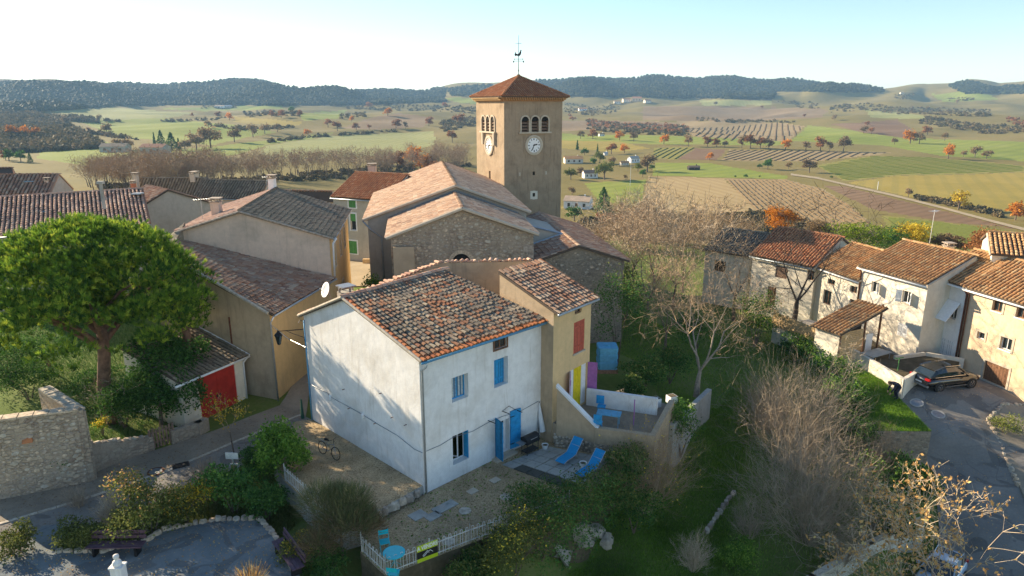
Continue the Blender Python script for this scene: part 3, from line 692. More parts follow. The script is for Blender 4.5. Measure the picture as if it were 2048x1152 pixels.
def pipe(root, pts, mat='zinc', r=.05, name='downpipe'):
    m = MB(); m.tube(pts, r, 7); o = m.build(name, mat, root, True); return o
def chimney(root, x, y, z0, z1, w=.55, l=.7, mat='pale_plaster', rz=0.0, pots=0):
    b = MB(); b.box((x, y, (z0 + z1) / 2), (w, l, z1 - z0), rz); c = b.build('chimney', mat, root)
    k = MB(); k.box((x, y, z1 + .04), (w + .16, l + .16, .08), rz)
    for sx in (-1, 1):
        for sy in (-1, 1): k.box((x + sx * w * .38 * math.cos(rz), y + sy * l * .38, z1 + .17), (.1, .1, .18), rz)
    k.box((x, y, z1 + .29), (w + .2, l + .2, .07), rz); k.build('chimney_cap', 'stone_grey', c); return c
def antenna(x, y, z0, z1, label, n=7, rz=0.6):
    t = thing('aerial', label, 'antenna', (x, y, z0)); b = MB(); b.tube([(x, y, z0), (x, y, z1)], .022, 5); b.build('mast', 'pale_metal', t)
    c = MB(); dx, dy = math.cos(rz), math.sin(rz); c.tube([(x - dx * .5, y - dy * .5, z1 - .1), (x + dx * .6, y + dy * .6, z1 - .1)], .014, 4)
    for k in range(n):
        q = -.45 + k * 1.0 / (n - 1); l = .32 - .02 * k; c.tube([(x + dx * q + dy * l, y + dy * q - dx * l, z1 - .1), (x + dx * q - dy * l, y + dy * q + dx * l, z1 - .1)], .009, 4)
    c.build('boom', 'pale_metal', t); return t
def dish(c, aim, r, label, post):
    c = Vector(c); t = thing('satellite_dish', label, 'satellite dish', post); a = Vector(aim).normalized(); R = V(0, 0, 1).rotation_difference(a).to_matrix()
    b = MB(); b.lathe(c, [(0.01, 0), (r * .5, r * .06), (r * .85, r * .17), (r, r * .24), (r, r * .27), (r * .8, r * .18), (0.01, .03)], 20, 0, R); b.build('reflector', 'white_paint', t, True)
    k = MB(); k.tube([c + R @ V(0, -r * .9, r * .2), c + R @ V(0, 0, r * .95)], .015, 5); k.box(c + R @ V(0, 0, r * .95), (.09, .09, .09)); k.build('receiver_arm', 'grey_metal', t)
    p = MB(); p.tube([post, c - a * .08], .025, 6); p.build('bracket', 'grey_metal', t); return t
_stone_meshes = []
def stone_meshes():
    if not _stone_meshes:
        for k in range(7):
            r = random.Random(50 + k); n = 7; b = MB(); ring = [(math.cos(2 * math.pi * i / n) * (.5 + r.uniform(-.1, .08)), math.sin(2 * math.pi * i / n) * (.5 + r.uniform(-.12, .08))) for i in range(n)]
            vs = [V(x, y, 0) for x, y in ring] + [V(x * .78 + r.uniform(-.03, .03), y * .78, .5 + r.uniform(-.1, .1)) for x, y in ring]
            b.add(vs, [(i, (i + 1) % n, n + (i + 1) % n, n + i) for i in range(n)] + [tuple(range(n, 2 * n))])
            for mt in ('stone_warm', 'stone_grey', 'stone_pale'): _stone_meshes.append(b.mesh('stone', mt))
    return _stone_meshes
def stones(parent, w, region, n, smin=.14, smax=.42, seed=1, proud=.05):
    """single field stones standing proud of a rubble wall; region(u, z) says where"""
    r = random.Random(seed); ms = stone_meshes(); off = Vector(ORG[parent.name]); placed = []; tries = 0
    us, zs = region[0]; inside = region[1]
    while len(placed) < n and tries < n * 60:
        tries += 1; s = smin + (smax - smin) * r.random() ** 2; u = r.uniform(*us); z = r.uniform(*zs)
        if not inside(u, z) or any(abs(u - a) < (s + c) * .52 and abs(z - b) < (s + c) * .36 for a, b, c in placed): continue
        placed.append((u, z, s)); o = bpy.data.objects.new('stone', r.choice(ms)); COL.objects.link(o); o.parent = parent
        p = w.P(u, z, -.02) - off; a = r.uniform(-.3, .3); x = w.d * math.cos(a) + V(0, 0, 1) * math.sin(a); y = V(0, 0, 1) * math.cos(a) - w.d * math.sin(a)
        x = x * s; y = y * s * .68; zz = w.n * (proud * 2 * r.uniform(.7, 1.4))
        o.matrix_basis = Matrix(((x.x, y.x, zz.x, p.x), (x.y, y.y, zz.y, p.y), (x.z, y.z, zz.z, p.z), (0, 0, 0, 1)))
# ------------------------------------------------------------------ white house
A2 = (-4.24, 29.2); B2 = (1.64, 35.08); C2 = (-11.65, 36.45); E2 = (-8.2, 42.3)
R_DIR = (Vector(B2) - Vector(A2)).normalized(); L_DIR = (Vector(C2) - Vector(A2)).normalized()
def white_house():
    t = thing('white_house', 'white rendered house with blue shutters and old clay tile roof', 'house', (A2[0], A2[1], 0))
    wf = Wall(A2, B2, -1.2); wlft = Wall(C2, A2, -1.2)
    o1 = wf.rect(903, 757, 937, 793); o2 = wf.rect(988, 721, 1016, 766); oa = wf.rect(988, 677, 1013, 692); og = wf.rect(905, 873, 938, 916)
    du0, dz1 = wf.at(990, 848); du1, _ = wf.at(1018, 850); od = (du0, .18, du1 - du0, dz1 - .18)
    wf.build(t, [(0, 6.98), (wf.L, 7.0)], [o1 + (.38,), o2 + (.38,), oa + (.14,), og + (.40,), od + (.35,)], 'white_plaster', .35)
    apex_u = wlft.at(690, 594)[0]
    wlft.build(t, [(0, 6.75), (apex_u, 8.58), (wlft.L, 6.98)], (), 'white_plaster')
    Wall(B2, E2, -.5).build(t, [(0, 7.0), (6.95, 8.55), (Wall(B2, E2, 0).L, 6.7)], (), 'white_plaster'); Wall(E2, C2, -.5).build(t, 6.7, (), 'white_plaster')
    # windows
    win(t, wf, o1, 'glass', 'blue_paint', .05, .36, 1, 0, pane='glass_blue')
    b = MB(); u, z, W_, H_ = o1
    for k in range(9): b.obox(wf.P(u + .08 + k * (W_ - .16) / 9, z + .07, -.339 - .012 * (k % 2)), wf.d * ((W_ - .16) / 9 - .012), wf.n * .01, V(0, 0, H_ - .14))
    b.build('curtain', 'curtain', t)
    win(t, wf, o2, 'closed', 'blue_paint', depth=.36, closed_mat='blue_paint')
    win(t, wf, oa, 'glass', 'brown_wood', .06, .12, 1, 0); 
    fr = MB(); u, z, W_, H_ = oa; q = .07
    fr.obox(wf.P(u - q, z - q, .004), wf.d * (W_ + 2 * q), wf.n * .05, V(0, 0, q)); fr.obox(wf.P(u - q, z + H_, .004), wf.d * (W_ + 2 * q), wf.n * .05, V(0, 0, q))
    fr.obox(wf.P(u - q, z, .004), wf.d * q, wf.n * .05, V(0, 0, H_)); fr.obox(wf.P(u + W_, z, .004), wf.d * q, wf.n * .05, V(0, 0, H_)); fr.build('attic_window_frame', 'brown_wood', t)
    # ground window: dark room, one white casement swung in, blue shutter folded in the right reveal
    u, z, W_, H_ = og
    b = MB(); b.obox(wf.P(u - .05, z - .05, -1.6), wf.d * (W_ + .1), wf.n * .05, V(0, 0, H_ + .1)); b.build('dark_room', 'dark_inside', t)
    b = MB()
    for (uu, zz, ww, hh) in ((.02, .02, .05, H_ - .04), (W_ - .07, .02, .05, H_ - .04), (.07, .02, W_ - .14, .05), (.07, H_ - .07, W_ - .14, .05)): b.obox(wf.P(u + uu, z + zz, -.40), wf.d * ww, wf.n * .05, V(0, 0, hh))
    f = b.build('window', 'white_paint', t); c = MB(); h = wf.P(u + W_ * .62, z + .07, -.40); ex = (-wf.d * .35 - wf.n * .45)
    for a0, l0 in ((0, .08), (.92, .08)): c.obox(h + ex * a0, ex * l0, wf.d * .03, V(0, 0, H_ - .14))
    for zz in (0, H_ - .2): c.obox(h + ex * .08 + V(0, 0, zz), ex * .84, wf.d * .03, V(0, 0, .06))
    c.build('casement', 'white_paint', f)
    c = MB(); c.obox(wf.P(u + W_ - .05, z + .03, -.38), wf.d * .04, wf.n * .36, V(0, 0, H_ - .06)); c.build('shutter', 'blue_paint', f)
    # door
    u, z, W_, H_ = od
    b = MB(); b.obox(wf.P(u - .05, z - .05, -1.7), wf.d * (W_ + .1), wf.n * .05, V(0, 0, H_ + .1)); b.build('dark_hall', 'dark_inside', t)
    b = MB(); b.obox(wf.P(u, z, -.34), wf.d * .06, wf.n * .07, V(0, 0, H_)); b.obox(wf.P(u + W_ - .06, z, -.34), wf.d * .06, wf.n * .07, V(0, 0, H_)); b.obox(wf.P(u + .06, z + H_ - .06, -.34), wf.d * (W_ - .12), wf.n * .07, V(0, 0, .06))
    f = b.build('door', 'white_paint', t)
    c = MB(); x0 = u + W_ * .52; lw = W_ * .42
    for (a, zz, ww, hh) in ((0, 0, .10, H_ - .08), (lw - .1, 0, .1, H_ - .08), (.1, 0, lw - .2, .55), (.1, H_ - .2, lw - .2, .12)): c.obox(wf.P(x0 + a, z + .02 + zz, -.31), wf.d * ww, wf.n * .045, V(0, 0, hh))
    leaf = c.build('door_leaf', 'white_paint', f); g = MB(); g.obox(wf.P(x0 + .1, z + .57, -.295), wf.d * (lw - .2), wf.n * .012, V(0, 0, H_ - .77)); g.build('pane', 'glass', leaf)
    st = MB(); st.obox(wf.P(u - .25, -.05, .002), wf.d * (W_ + .5), wf.n * .42, V(0, 0, .16)); st.obox(wf.P(u - .02, .11, -.33), wf.d * (W_ + .04), wf.n * .40, V(0, 0, .068)); st.build('doorstep', 'stone_trim', t)
    for sd in (-1, 1):
        hinge = wf.P(u - .02, .2, .03) if sd < 0 else wf.P(u + W_ + .05, .2, .03); a = math.radians(78 if sd < 0 else 6); out = wf.d * sd
        ex = (out * math.cos(a) + wf.n * math.sin(a)) * .72; ey = (wf.n * math.cos(a) - out * math.sin(a)) * .045; hh = 2.2
        s = MB()
        for k in range(5): s.obox(hinge + ex * (k / 5 + .006), ex * .188, ey, V(0, 0, hh))
        s.obox(hinge, ex, ey * .6, V(0, 0, hh))
        sh = s.build('shutter', 'blue_paint', f); s = MB()
        for q in (.12, .48, .84): s.obox(hinge + V(0, 0, hh * q) + ex * .02 + ey, ex * .96, ey * .55, V(0, 0, .12))
        for z0, z1 in ((.18, .47), (.54, .83)):
            p0 = hinge + ey * 1.02 + ex * .06 + V(0, 0, hh * z0); p1 = hinge + ey * 1.02 + ex * .86 + V(0, 0, hh * z1); s.add([p0, p0 + ex * .12, p1 + ex * .12, p1, p0 + ey * .5, p0 + ex * .12 + ey * .5, p1 + ex * .12 + ey * .5, p1 + ey * .5], [(4, 5, 6, 7), (0, 1, 5, 4), (2, 3, 7, 6), (1, 2, 6, 5), (3, 0, 4, 7)])
        s.build('brace', 'blue_paint', sh)
        for q in (.12, .84): s = MB(); s.obox(hinge - ex * .06 + ey * 1.7 + V(0, 0, hh * q + .03), ex * .4, ey * .3, V(0, 0, .04)); s.build('hinge_strap', 'black_iron', sh)
    # roof
    rf = Roofs(t); n3 = wf.n; ld = Vector((L_DIR.x, L_DIR.y, 0))
    E0 = V(A2[0], A2[1], 6.98) + n3 * .38 + ld * -.0 - wf.d * .16 - V(0, 0, .02); E1 = V(B2[0], B2[1], 7.0) + n3 * .38 + wf.d * .1 - V(0, 0, .02)
    R0 = V(-8.5, 33.36, 8.66) - wf.d * .16; R1 = V(-4.0, 39.2, 8.72)
    rp = rf.slope(E0, E1, R1, R0, .285, .345, 'tile_old', .12, 1.3, edge='tile_edge', sag=.05)
    C0 = V(C2[0], C2[1], 6.72) + ld * .3 - wf.d * .16; Ex = V(E2[0], E2[1], 6.7) + ld * .3
    rf.slope(Ex, C0, R0, R1, .285, .345, 'tile_pink', .12, 1.2)
    rf.ridge(R0, R1, 'tile_pink', .36, 1.5)
    rf.flush(300)
    # mortar verge on the left gable
    m = MB(); m.tube([C0 + V(0, 0, .0), R0 + V(0, 0, .06)], .09, 6); m.tube([R0 + V(0, 0, .02), E0], .07, 6); m.build('verge', 'stone_pale', t)
    g0 = E0 + V(0, 0, -.11) + n3 * .02; g1 = E1 + V(0, 0, -.11) + n3 * .02
    gutter(t, g0, g1, 'teal_gutter', .065)
    cr = V(A2[0], A2[1], 0) + n3 * .07 + wf.d * .10
    pipe(t, [g0 + wf.d * .35, V(g0.x, g0.y, 6.55) + wf.d * .3 - n3 * .1, cr + V(0, 0, 6.35), cr + V(0, 0, -.1)], 'pale_metal', .05)
    cl = wlft.P(.10, 0, .06); pipe(t, [cl + V(0, 0, 6.5), cl + V(0, 0, 3), cl + V(0, 0, 0)], 'teal_gutter', .045)
    # cable and conduit along both walls, sagging between clips
    pts = [wlft.at(*p) for p in ((612, 763), (655, 785), (665, 795), (720, 825), (760, 850), (795, 870), (830, 898), (846, 905))]
    m = MB(); m.tube([wlft.P(u, z, .035) for u, z in pts], .016, 5); pts = [wf.at(*p) for p in ((852, 902), (880, 890), (906, 874), (945, 862), (975, 845), (1005, 832), (1040, 822), (1076, 802))]
    m.tube([wf.P(u, z, .03) for u, z in pts], .014, 5); m.build('wall_cable', 'grey_metal', t)
    for p in ((689, 778), (763, 786), (786, 834), (813, 849), (700, 816), (752, 846)):
        u, z = wlft.at(*p); s = MB(); s.tube([wlft.P(u, z, -.02), wlft.P(u, z, .16)], .02, 5); s.build('iron_peg', 'rust', t)
    for p in ((662, 796), (727, 833)):
        u, z = wlft.at(*p); s = MB(); s.lathe(wlft.P(u, z - .12, .03), [(.05, 0), (.1, .05), (.1, .25), (.05, .32)], 8); s.build('junction_box', 'white_paint', t)
    for p in ((976, 841), (1004, 822), (1030, 819)):
        u, z = wf.at(*p); s = MB(); s.tube([wf.P(u, z, -.02), wf.P(u + .12, z - .06, .42)], .022, 5); s.build('awning_peg', 'black_iron', t)
    p1, p2 = wf.at(1004, 822), wf.at(1030, 819); s = MB(); s.tube([wf.P(*p1, .04), wf.P((p1[0] + p2[0]) / 2, max(p1[1], p2[1]) + .14, .03), wf.P(*p2, .04)], .012, 4); s.build('lamp_cable', 'black_iron', t)
    return t, wf, wlft
WH, WF, WL = white_house()
dish((-10.5, 37.4, 7.95), (-.75, -.6, .35), .45, 'white satellite dish behind the back eave of the white house', (-10.2, 37.6, 6.75))
# rusty chimney cage behind the ridge
t = thing('chimney_stack', 'small grey metal chimney stack beside the satellite dish on the white house', 'chimney', (-9.5, 37.7, 6.9))
b = MB(); b.box((-9.5, 37.7, 7.35), (.75, .75, .9), .78); b.build('stack', 'concrete', t); b = MB()
for sx in (-.3, .3):
    for sy in (-.3, .3): b.box((-9.5 + sx, 37.7 + sy, 7.95), (.09, .09, .3), .78)
b.box((-9.5, 37.7, 8.13), (.85, .85, .07), .78); b.build('stack_cap', 'grey_metal', t)
# street lamp on bracket at the far corner
t = thing('street_lamp', 'black iron lantern on a bracket at the corner of the white house', 'street lamp', tuple(WL.P(.02, 5.95, .05)))
b = MB(); p = WL.P(.02, 5.95, .05); q = p + V(-1.35, -.35, .0); b.tube([p + V(0, 0, -.7), p + V(0, 0, .5)], .035, 6); b.tube([p, q], .025, 6); b.tube([p + V(0, 0, -.5), p.lerp(q, .45) + V(0, 0, -.2), p.lerp(q, .7)], .016, 5)
b.tube([p + V(0, 0, .45), p.lerp(q, .12) + V(0, 0, .55), p.lerp(q, .2) + V(0, 0, .4)], .02, 5); b.build('bracket', 'black_iron', t)
b = MB(); b.lathe(q + V(0, 0, -.75), [(.09, 0), (.10, .04), (.19, .50), (.20, .52)], 6); b.build('glass_body', 'glass', t)
b = MB(); b.lathe(q + V(0, 0, -.24), [(.25, 0), (.2, .06), (.07, .2), (.04, .27), (.02, .30)], 6); b.lathe(q + V(0, 0, -.8), [(.04, 0), (.10, .03), (.10, .05)], 6)
for k in range(6):
    a = k * math.pi / 3; b.tube([q + V(.10 * math.cos(a), .10 * math.sin(a), -.74), q + V(.20 * math.cos(a), .20 * math.sin(a), -.24)], .012, 4)
b.build('lantern_frame', 'black_iron', t)

# ------------------------------------------------------------------ yellow house beside it
def yellow_house():
    Y1 = (2.2, 34.35); Y2 = (4.5, 37.2); Y3 = (-.7, 37.5)
    Y4 = (Y2[0] + Y3[0] - Y1[0], Y2[1] + Y3[1] - Y1[1])
    t = thing('yellow_house', 'narrow yellow rendered house with red shutter beside the white house', 'house', (*Y1, .3))
    w = Wall(Y1, Y2, -.5); o1 = w.rect(1148, 646, 1168, 698); o2 = w.rect(1150, 607, 1163, 624); od = w.rect(1140, 742, 1172, 812); od = (od[0], 1.25, od[2], od[1] + od[3] - 1.25)
    w.build(t, 7.6, [o1 + (.1,), o2 + (.2,), od + (.2,)], 'yellow_plaster')
    f = win(t, w, o1, 'closed', depth=.06, closed_mat='red_shutter', sill='stone_trim'); win(t, w, o2, 'glass', 'brown_wood', .05, .15, 0)
    u, z, W_, H_ = od
    for k, (m, a0, a1) in enumerate((('white_paint', .0, .28), ('yellow_paint', .30, .72), ('white_paint', .74, 1.0))):
        b = MB(); b.obox(w.P(u + a0 * W_, z, -.15), w.d * (a1 - a0) * W_, w.n * .05, V(0, 0, H_)); 
        if k == 1:
            for q in range(1, 4): b.obox(w.P(u + (a0 + (a1 - a0) * q / 4) * W_, z + .05, -.099), w.d * .015, w.n * .012, V(0, 0, H_ - .1))
        b.build('door_panel', m, t)
    for sd in (0, 1):
        b = MB(); h = w.P(u - .02 if sd == 0 else u + W_ + .02, z, .03); ex = (w.d * (-.75 if sd == 0 else .25) + w.n * .5).normalized() * .55; b.obox(h, ex, V(-ex.y, ex.x, 0).normalized() * .04, V(0, 0, H_))
        for q in (.2, .75): b.obox(h + V(0, 0, H_ * q) + V(-ex.y, ex.x, 0).normalized() * .04, ex, V(-ex.y, ex.x, 0).normalized() * .02, V(0, 0, .1))
        b.build('door_shutter', 'purple_paint', t)
    wl_ = Wall(Y3, Y1, -.5); wl_.build(t, [(0, 9.0), (wl_.L, 7.6)], (), 'tan_plaster'); Wall(Y2, Y4, 0).build(t, [(0, 7.6), (4.2, 9.0)], (), 'yellow_plaster'); Wall(Y4, Y3, 0).build(t, 9.0, (), 'tan_plaster')
    r = Roofs(t); n = w.n; E0 = V(*Y1, 7.6) + n * .35 - w.d * .12; E1 = V(*Y2, 7.6) + n * .35 + w.d * .15; R1 = V(*Y4, 9.05) + w.d * .15; R0 = V(*Y3, 9.05) - w.d * .12
    r.slope(E0, E1, R1, R0, .30, .36, 'tile_brown', .14, 1.5, edge=None); r.flush(220)
    gutter(t, E0 + n * .05 - V(0, 0, .1), E1 + n * .05 - V(0, 0, .1), 'zinc', .07)
    v = MB(); v.tube([R1, E1], .09, 6); v.build('verge', 'tile_edge', t)
    return t, w
YH, YW = yellow_house()
def capped_wall():
    t = thing('capped_wall', 'high tan wall topped with a ragged line of tiles behind the white house', 'wall', (-4.5, 41.5, .5))
    for k, (p0, p1, z0, z1) in enumerate((((-8.9, 37.9), (-4.6, 41.9), 7.6, 8.55), ((-4.6, 41.9), (1.3, 41.6), 8.55, 8.75))):
        b = MB(); d = (Vector(p1) - Vector(p0)).normalized(); n = Vector((d.y, -d.x)) * .22
        b.prism([(p0[0] + n.x, p0[1] + n.y), (p1[0] + n.x, p1[1] + n.y), (p1[0] - n.x, p1[1] - n.y), (p0[0] - n.x, p0[1] - n.y)], 0, [z0, z1, z1, z0]); b.build('wall_run', 'tan_plaster', t)
        L = (Vector(p1) - Vector(p0)).length; m = int(L / .3)
        for i in range(m):
            q = (i + .5) / m; x, y, z = p0[0] + (p1[0] - p0[0]) * q, p0[1] + (p1[1] - p0[1]) * q, z0 + (z1 - z0) * q
            o = bpy.data.objects.new('cap_tile', tile_data('tile_pink', 1.25)); COL.objects.link(o); o.parent = t; off = ORG[t.name]
            a = math.atan2(d.y, d.x) + random.gauss(0, .12); o.rotation_euler = (random.gauss(0, .08), random.gauss(0, .1), a); o.location = (x - off[0] + d.y * .30 , y - off[1] - d.x * .30, z - off[2] + random.uniform(-.01, .03))
capped_wall()

# ------------------------------------------------------------------ tan house with two roofs
def tan_house():
    Np = (-14.9, 40.05); Rp = (-13.0, 47.8); BL = (-23.1, 46.95); Lp = (-23.0, 43.4)
    t = thing('tan_house', 'long tan rendered house with two brown tiled roofs, one above the other', 'house', (*Np, 0))
    w1 = Wall(Lp, Np, -.5); w1.build(t, [(0, 8.9), (w1.L * .45, 7.65), (w1.L, 5.75)], (), 'tan_plaster')
    w2 = Wall(Np, Rp, -.5); w2.build(t, [(0, 5.75), (w2.L, 6.1)], (), 'ochre_plaster')
    r = Roofs(t); n = w2.n
    r.slope(V(*Np, 5.75) + n * .3 - w2.d * .1, V(*Rp, 6.1) + n * .3, V(*BL, 9.0), V(*Lp, 8.95) - w2.d * .1, .27, .36, 'tile_brown', .14, 1.3, sag=.06)
    v = MB(); v.tube([V(*Np, 5.8) - w2.d * .1, V(*Lp, 9.0).lerp(V(*Np, 5.8), .5) - w2.d * .1 + V(0, 0, .1), V(*Lp, 9.0) - w2.d * .1], .11, 6); v.build('verge', 'stone_pale', t)
    # upper block
    d8 = Vector((-.139, .990, 0)); P0 = Vector((BL[0], BL[1], 0)); P1 = Vector((Rp[0], Rp[1], 0))
    wu = Wall(BL, Rp, 5.5); au = wu.at(480, 421)[0]
    wu.build(t, [(0, 9.7), (au, 11.0), (wu.L, 9.05)], (), 'pale_plaster')
    far = 13.6; Q1 = P1 + d8 * far; Q0 = P0 + d8 * far
    we = Wall(Rp, (Q1.x, Q1.y), 0); wins = [we.rect(675, 470, 679, 515), we.rect(684, 455, 688, 500)]
    wins = [(2.2, 6.3, 1.0, 1.7), (6.2, 6.3, 1.0, 1.7), (9.6, 6.3, 1.0, 1.7), (6.2, 2.2, 1.1, 2.0)]
    we.build(t, 9.05, wins, 'ochre_plaster')
    for o in wins: win(t, we, o, 'closed', closed_mat='cream_wood', depth=.12, trim='stone_trim')
    ap = wu.P(au, 11.0); aq = ap + d8 * far
    e0 = V(Rp[0], Rp[1], 9.0) + we.n * .35 - d8 * .25; e1 = V(Q1.x, Q1.y, 9.0) + we.n * .35
    r.slope(e0, e1, aq, ap - d8 * .25, .28, .36, 'tile_dark', .14, 1.3, sag=.06)
    f0 = V(BL[0], BL[1], 9.62) - wu.d * .3 - d8 * .25; f1 = V(Q0.x, Q0.y, 9.62) - wu.d * .3
    r.slope(f1, f0, ap - d8 * .25, aq, .28, .36, 'tile_pink', .14, 1.2)
    r.ridge(ap - d8 * .2, aq, 'tile_dark'); r.flush(300)
    Wall((Q1.x, Q1.y), (Q0.x, Q0.y), 0).build(t, 9.0, (), 'tan_plaster'); Wall((Q0.x, Q0.y), BL, 0).build(t, 9.5, (), 'tan_plaster')
    for a, c in ((e0, ap - d8 * .25), (f0, ap - d8 * .25)):
        v = MB(); v.tube([a - V(0, 0, .05), c - V(0, 0, .03)], .08, 6); v.build('verge', 'stone_grey', t)
    gutter(t, e0 - V(0, 0, .1), e1 - V(0, 0, .1), 'zinc'); gutter(t, V(*Np, 5.62) + n * .36, V(*Rp, 5.98) + n * .36, 'zinc', .065)
    pp = V(Rp[0], Rp[1], 0) + we.n * .1 + V(.12, -.05, 0); pipe(t, [pp + V(.3, 0, 8.95), pp + V(.05, 0, 8.6), pp + V(0, 0, 6.2)], 'white_paint', .07)
    pp = V(*Np, 0) + V(.08, -.12, 0); pipe(t, [pp + n * .25 + V(0, 0, 5.6), pp + V(0, 0, 5.2), pp], 'pale_metal', .055)
    u, z = w1.at(459, 634); pipe(t, [w1.P(u, z, .05), w1.P(u, z - 2.2, .05)], 'rust', .05, 'flue_pipe')
    ch = wu.at(393, 430); q = wu.P(ch[0] + .5, 0, 0) + d8 * 3.2; chimney(t, q.x, q.y, 9.6, 11.2, .6, .6, 'pale_plaster')
    q = aq - d8 * .5; chimney(t, q.x - .3, q.y, 10.6, 11.9, .5, .7, 'white_plaster')
    # stub of an older stone wall on the left end
    b = MB(); q = Vector(BL); b.prism([(q.x - 1.5, q.y - 1.4), (q.x + .1, q.y - .9), (q.x + .2, q.y + .4), (q.x - 1.5, q.y + .3)], 0, [8.3, 9.2, 10.2, 8.8]); b.build('stone_stub', 'rubble_grey', t)
    return t
simple('cream_wood', (0.70, 0.66, 0.58), 0.6)
TH = tan_house()
antenna(-22.6, 49.5, 9.8, 11.6, 'white aerial on the left slope of the tan house')
def garage():
    # lean-to against the tan house wall, red double door
    G0 = U(405, 838, 0); G1 = U(477, 803, 0)
    t = thing('red_garage', 'small tiled lean-to garage with red double door', 'garage', (G0.x, G0.y, 0))
    d = Vector((G1.x - G0.x, G1.y - G0.y)).normalized(); G0 = Vector((G0.x, G0.y)); G1 = Vector((G1.x, G1.y)); G2 = G1 + d * .75; Gm = G0 - d * 1.2
    w = Wall(Gm, G2, -.4); L0 = 1.2; Ld = (G1 - G0).length; o = (L0, -.2, Ld, 2.75)
    w.build(t, 2.85, [o + (.12,)], 'cream_plaster')
    for k in range(2):
        b = MB(); hw = Ld / 2
        for q in range(5): b.obox(w.P(L0 + k * hw + .01 + q * (hw - .02) / 5, -.18, -.1), w.d * ((hw - .02) / 5 - .008), w.n * .05, V(0, 0, 2.72))
        b.obox(w.P(L0 + k * hw + .01, -.18, -.1), w.d * (hw - .02), w.n * .042, V(0, 0, 2.72)); dd = b.build('door', 'red_paint', t)
        h = MB(); h.obox(w.P(L0 + hw + (-.16 if k == 0 else .08), .9, -.05), w.d * .08, w.n * .03, V(0, 0, .16)); h.build('handle', 'black_iron', dd)
    bk = 4.6; inn = -w.n * bk
    Wall(w.P(w.L, 0).xy, (w.P(w.L, 0) + inn).xy, -.4).build(t, [(0, 2.85), (bk, 4.2)], (), 'cream_plaster'); Wall((w.P(0, 0) + inn).xy, w.P(0, 0).xy, -.4).build(t, [(0, 4.2), (bk, 2.85)], (), 'cream_plaster')
    r = Roofs(t); E0 = w.P(-.15, 2.85, .3); E1 = w.P(w.L + .2, 2.85, .3); r.slope(E0, E1, E1 + inn * 1.06 + V(0, 0, 1.4), E0 + inn * 1.06 + V(0, 0, 1.4), .28, .35, 'tile_dark', .12, 1.4, sag=.05); r.flush(160)
    gutter(t, E0 - V(0, 0, .08) + w.n * .05 - w.d * .4, E1 - V(0, 0, .08) + w.n * .05, 'white_paint', .07)
    pipe(t, [E1 - V(0, 0, .1) - w.d * .15, w.P(w.L - .1, 2.4, .06), w.P(w.L - .1, -.1, .06)], 'white_paint', .055)
    v = MB(); v.tube([E1, E1 + inn + V(0, 0, 1.35)], .09, 6); v.build('verge', 'white_paint', t)
garage()
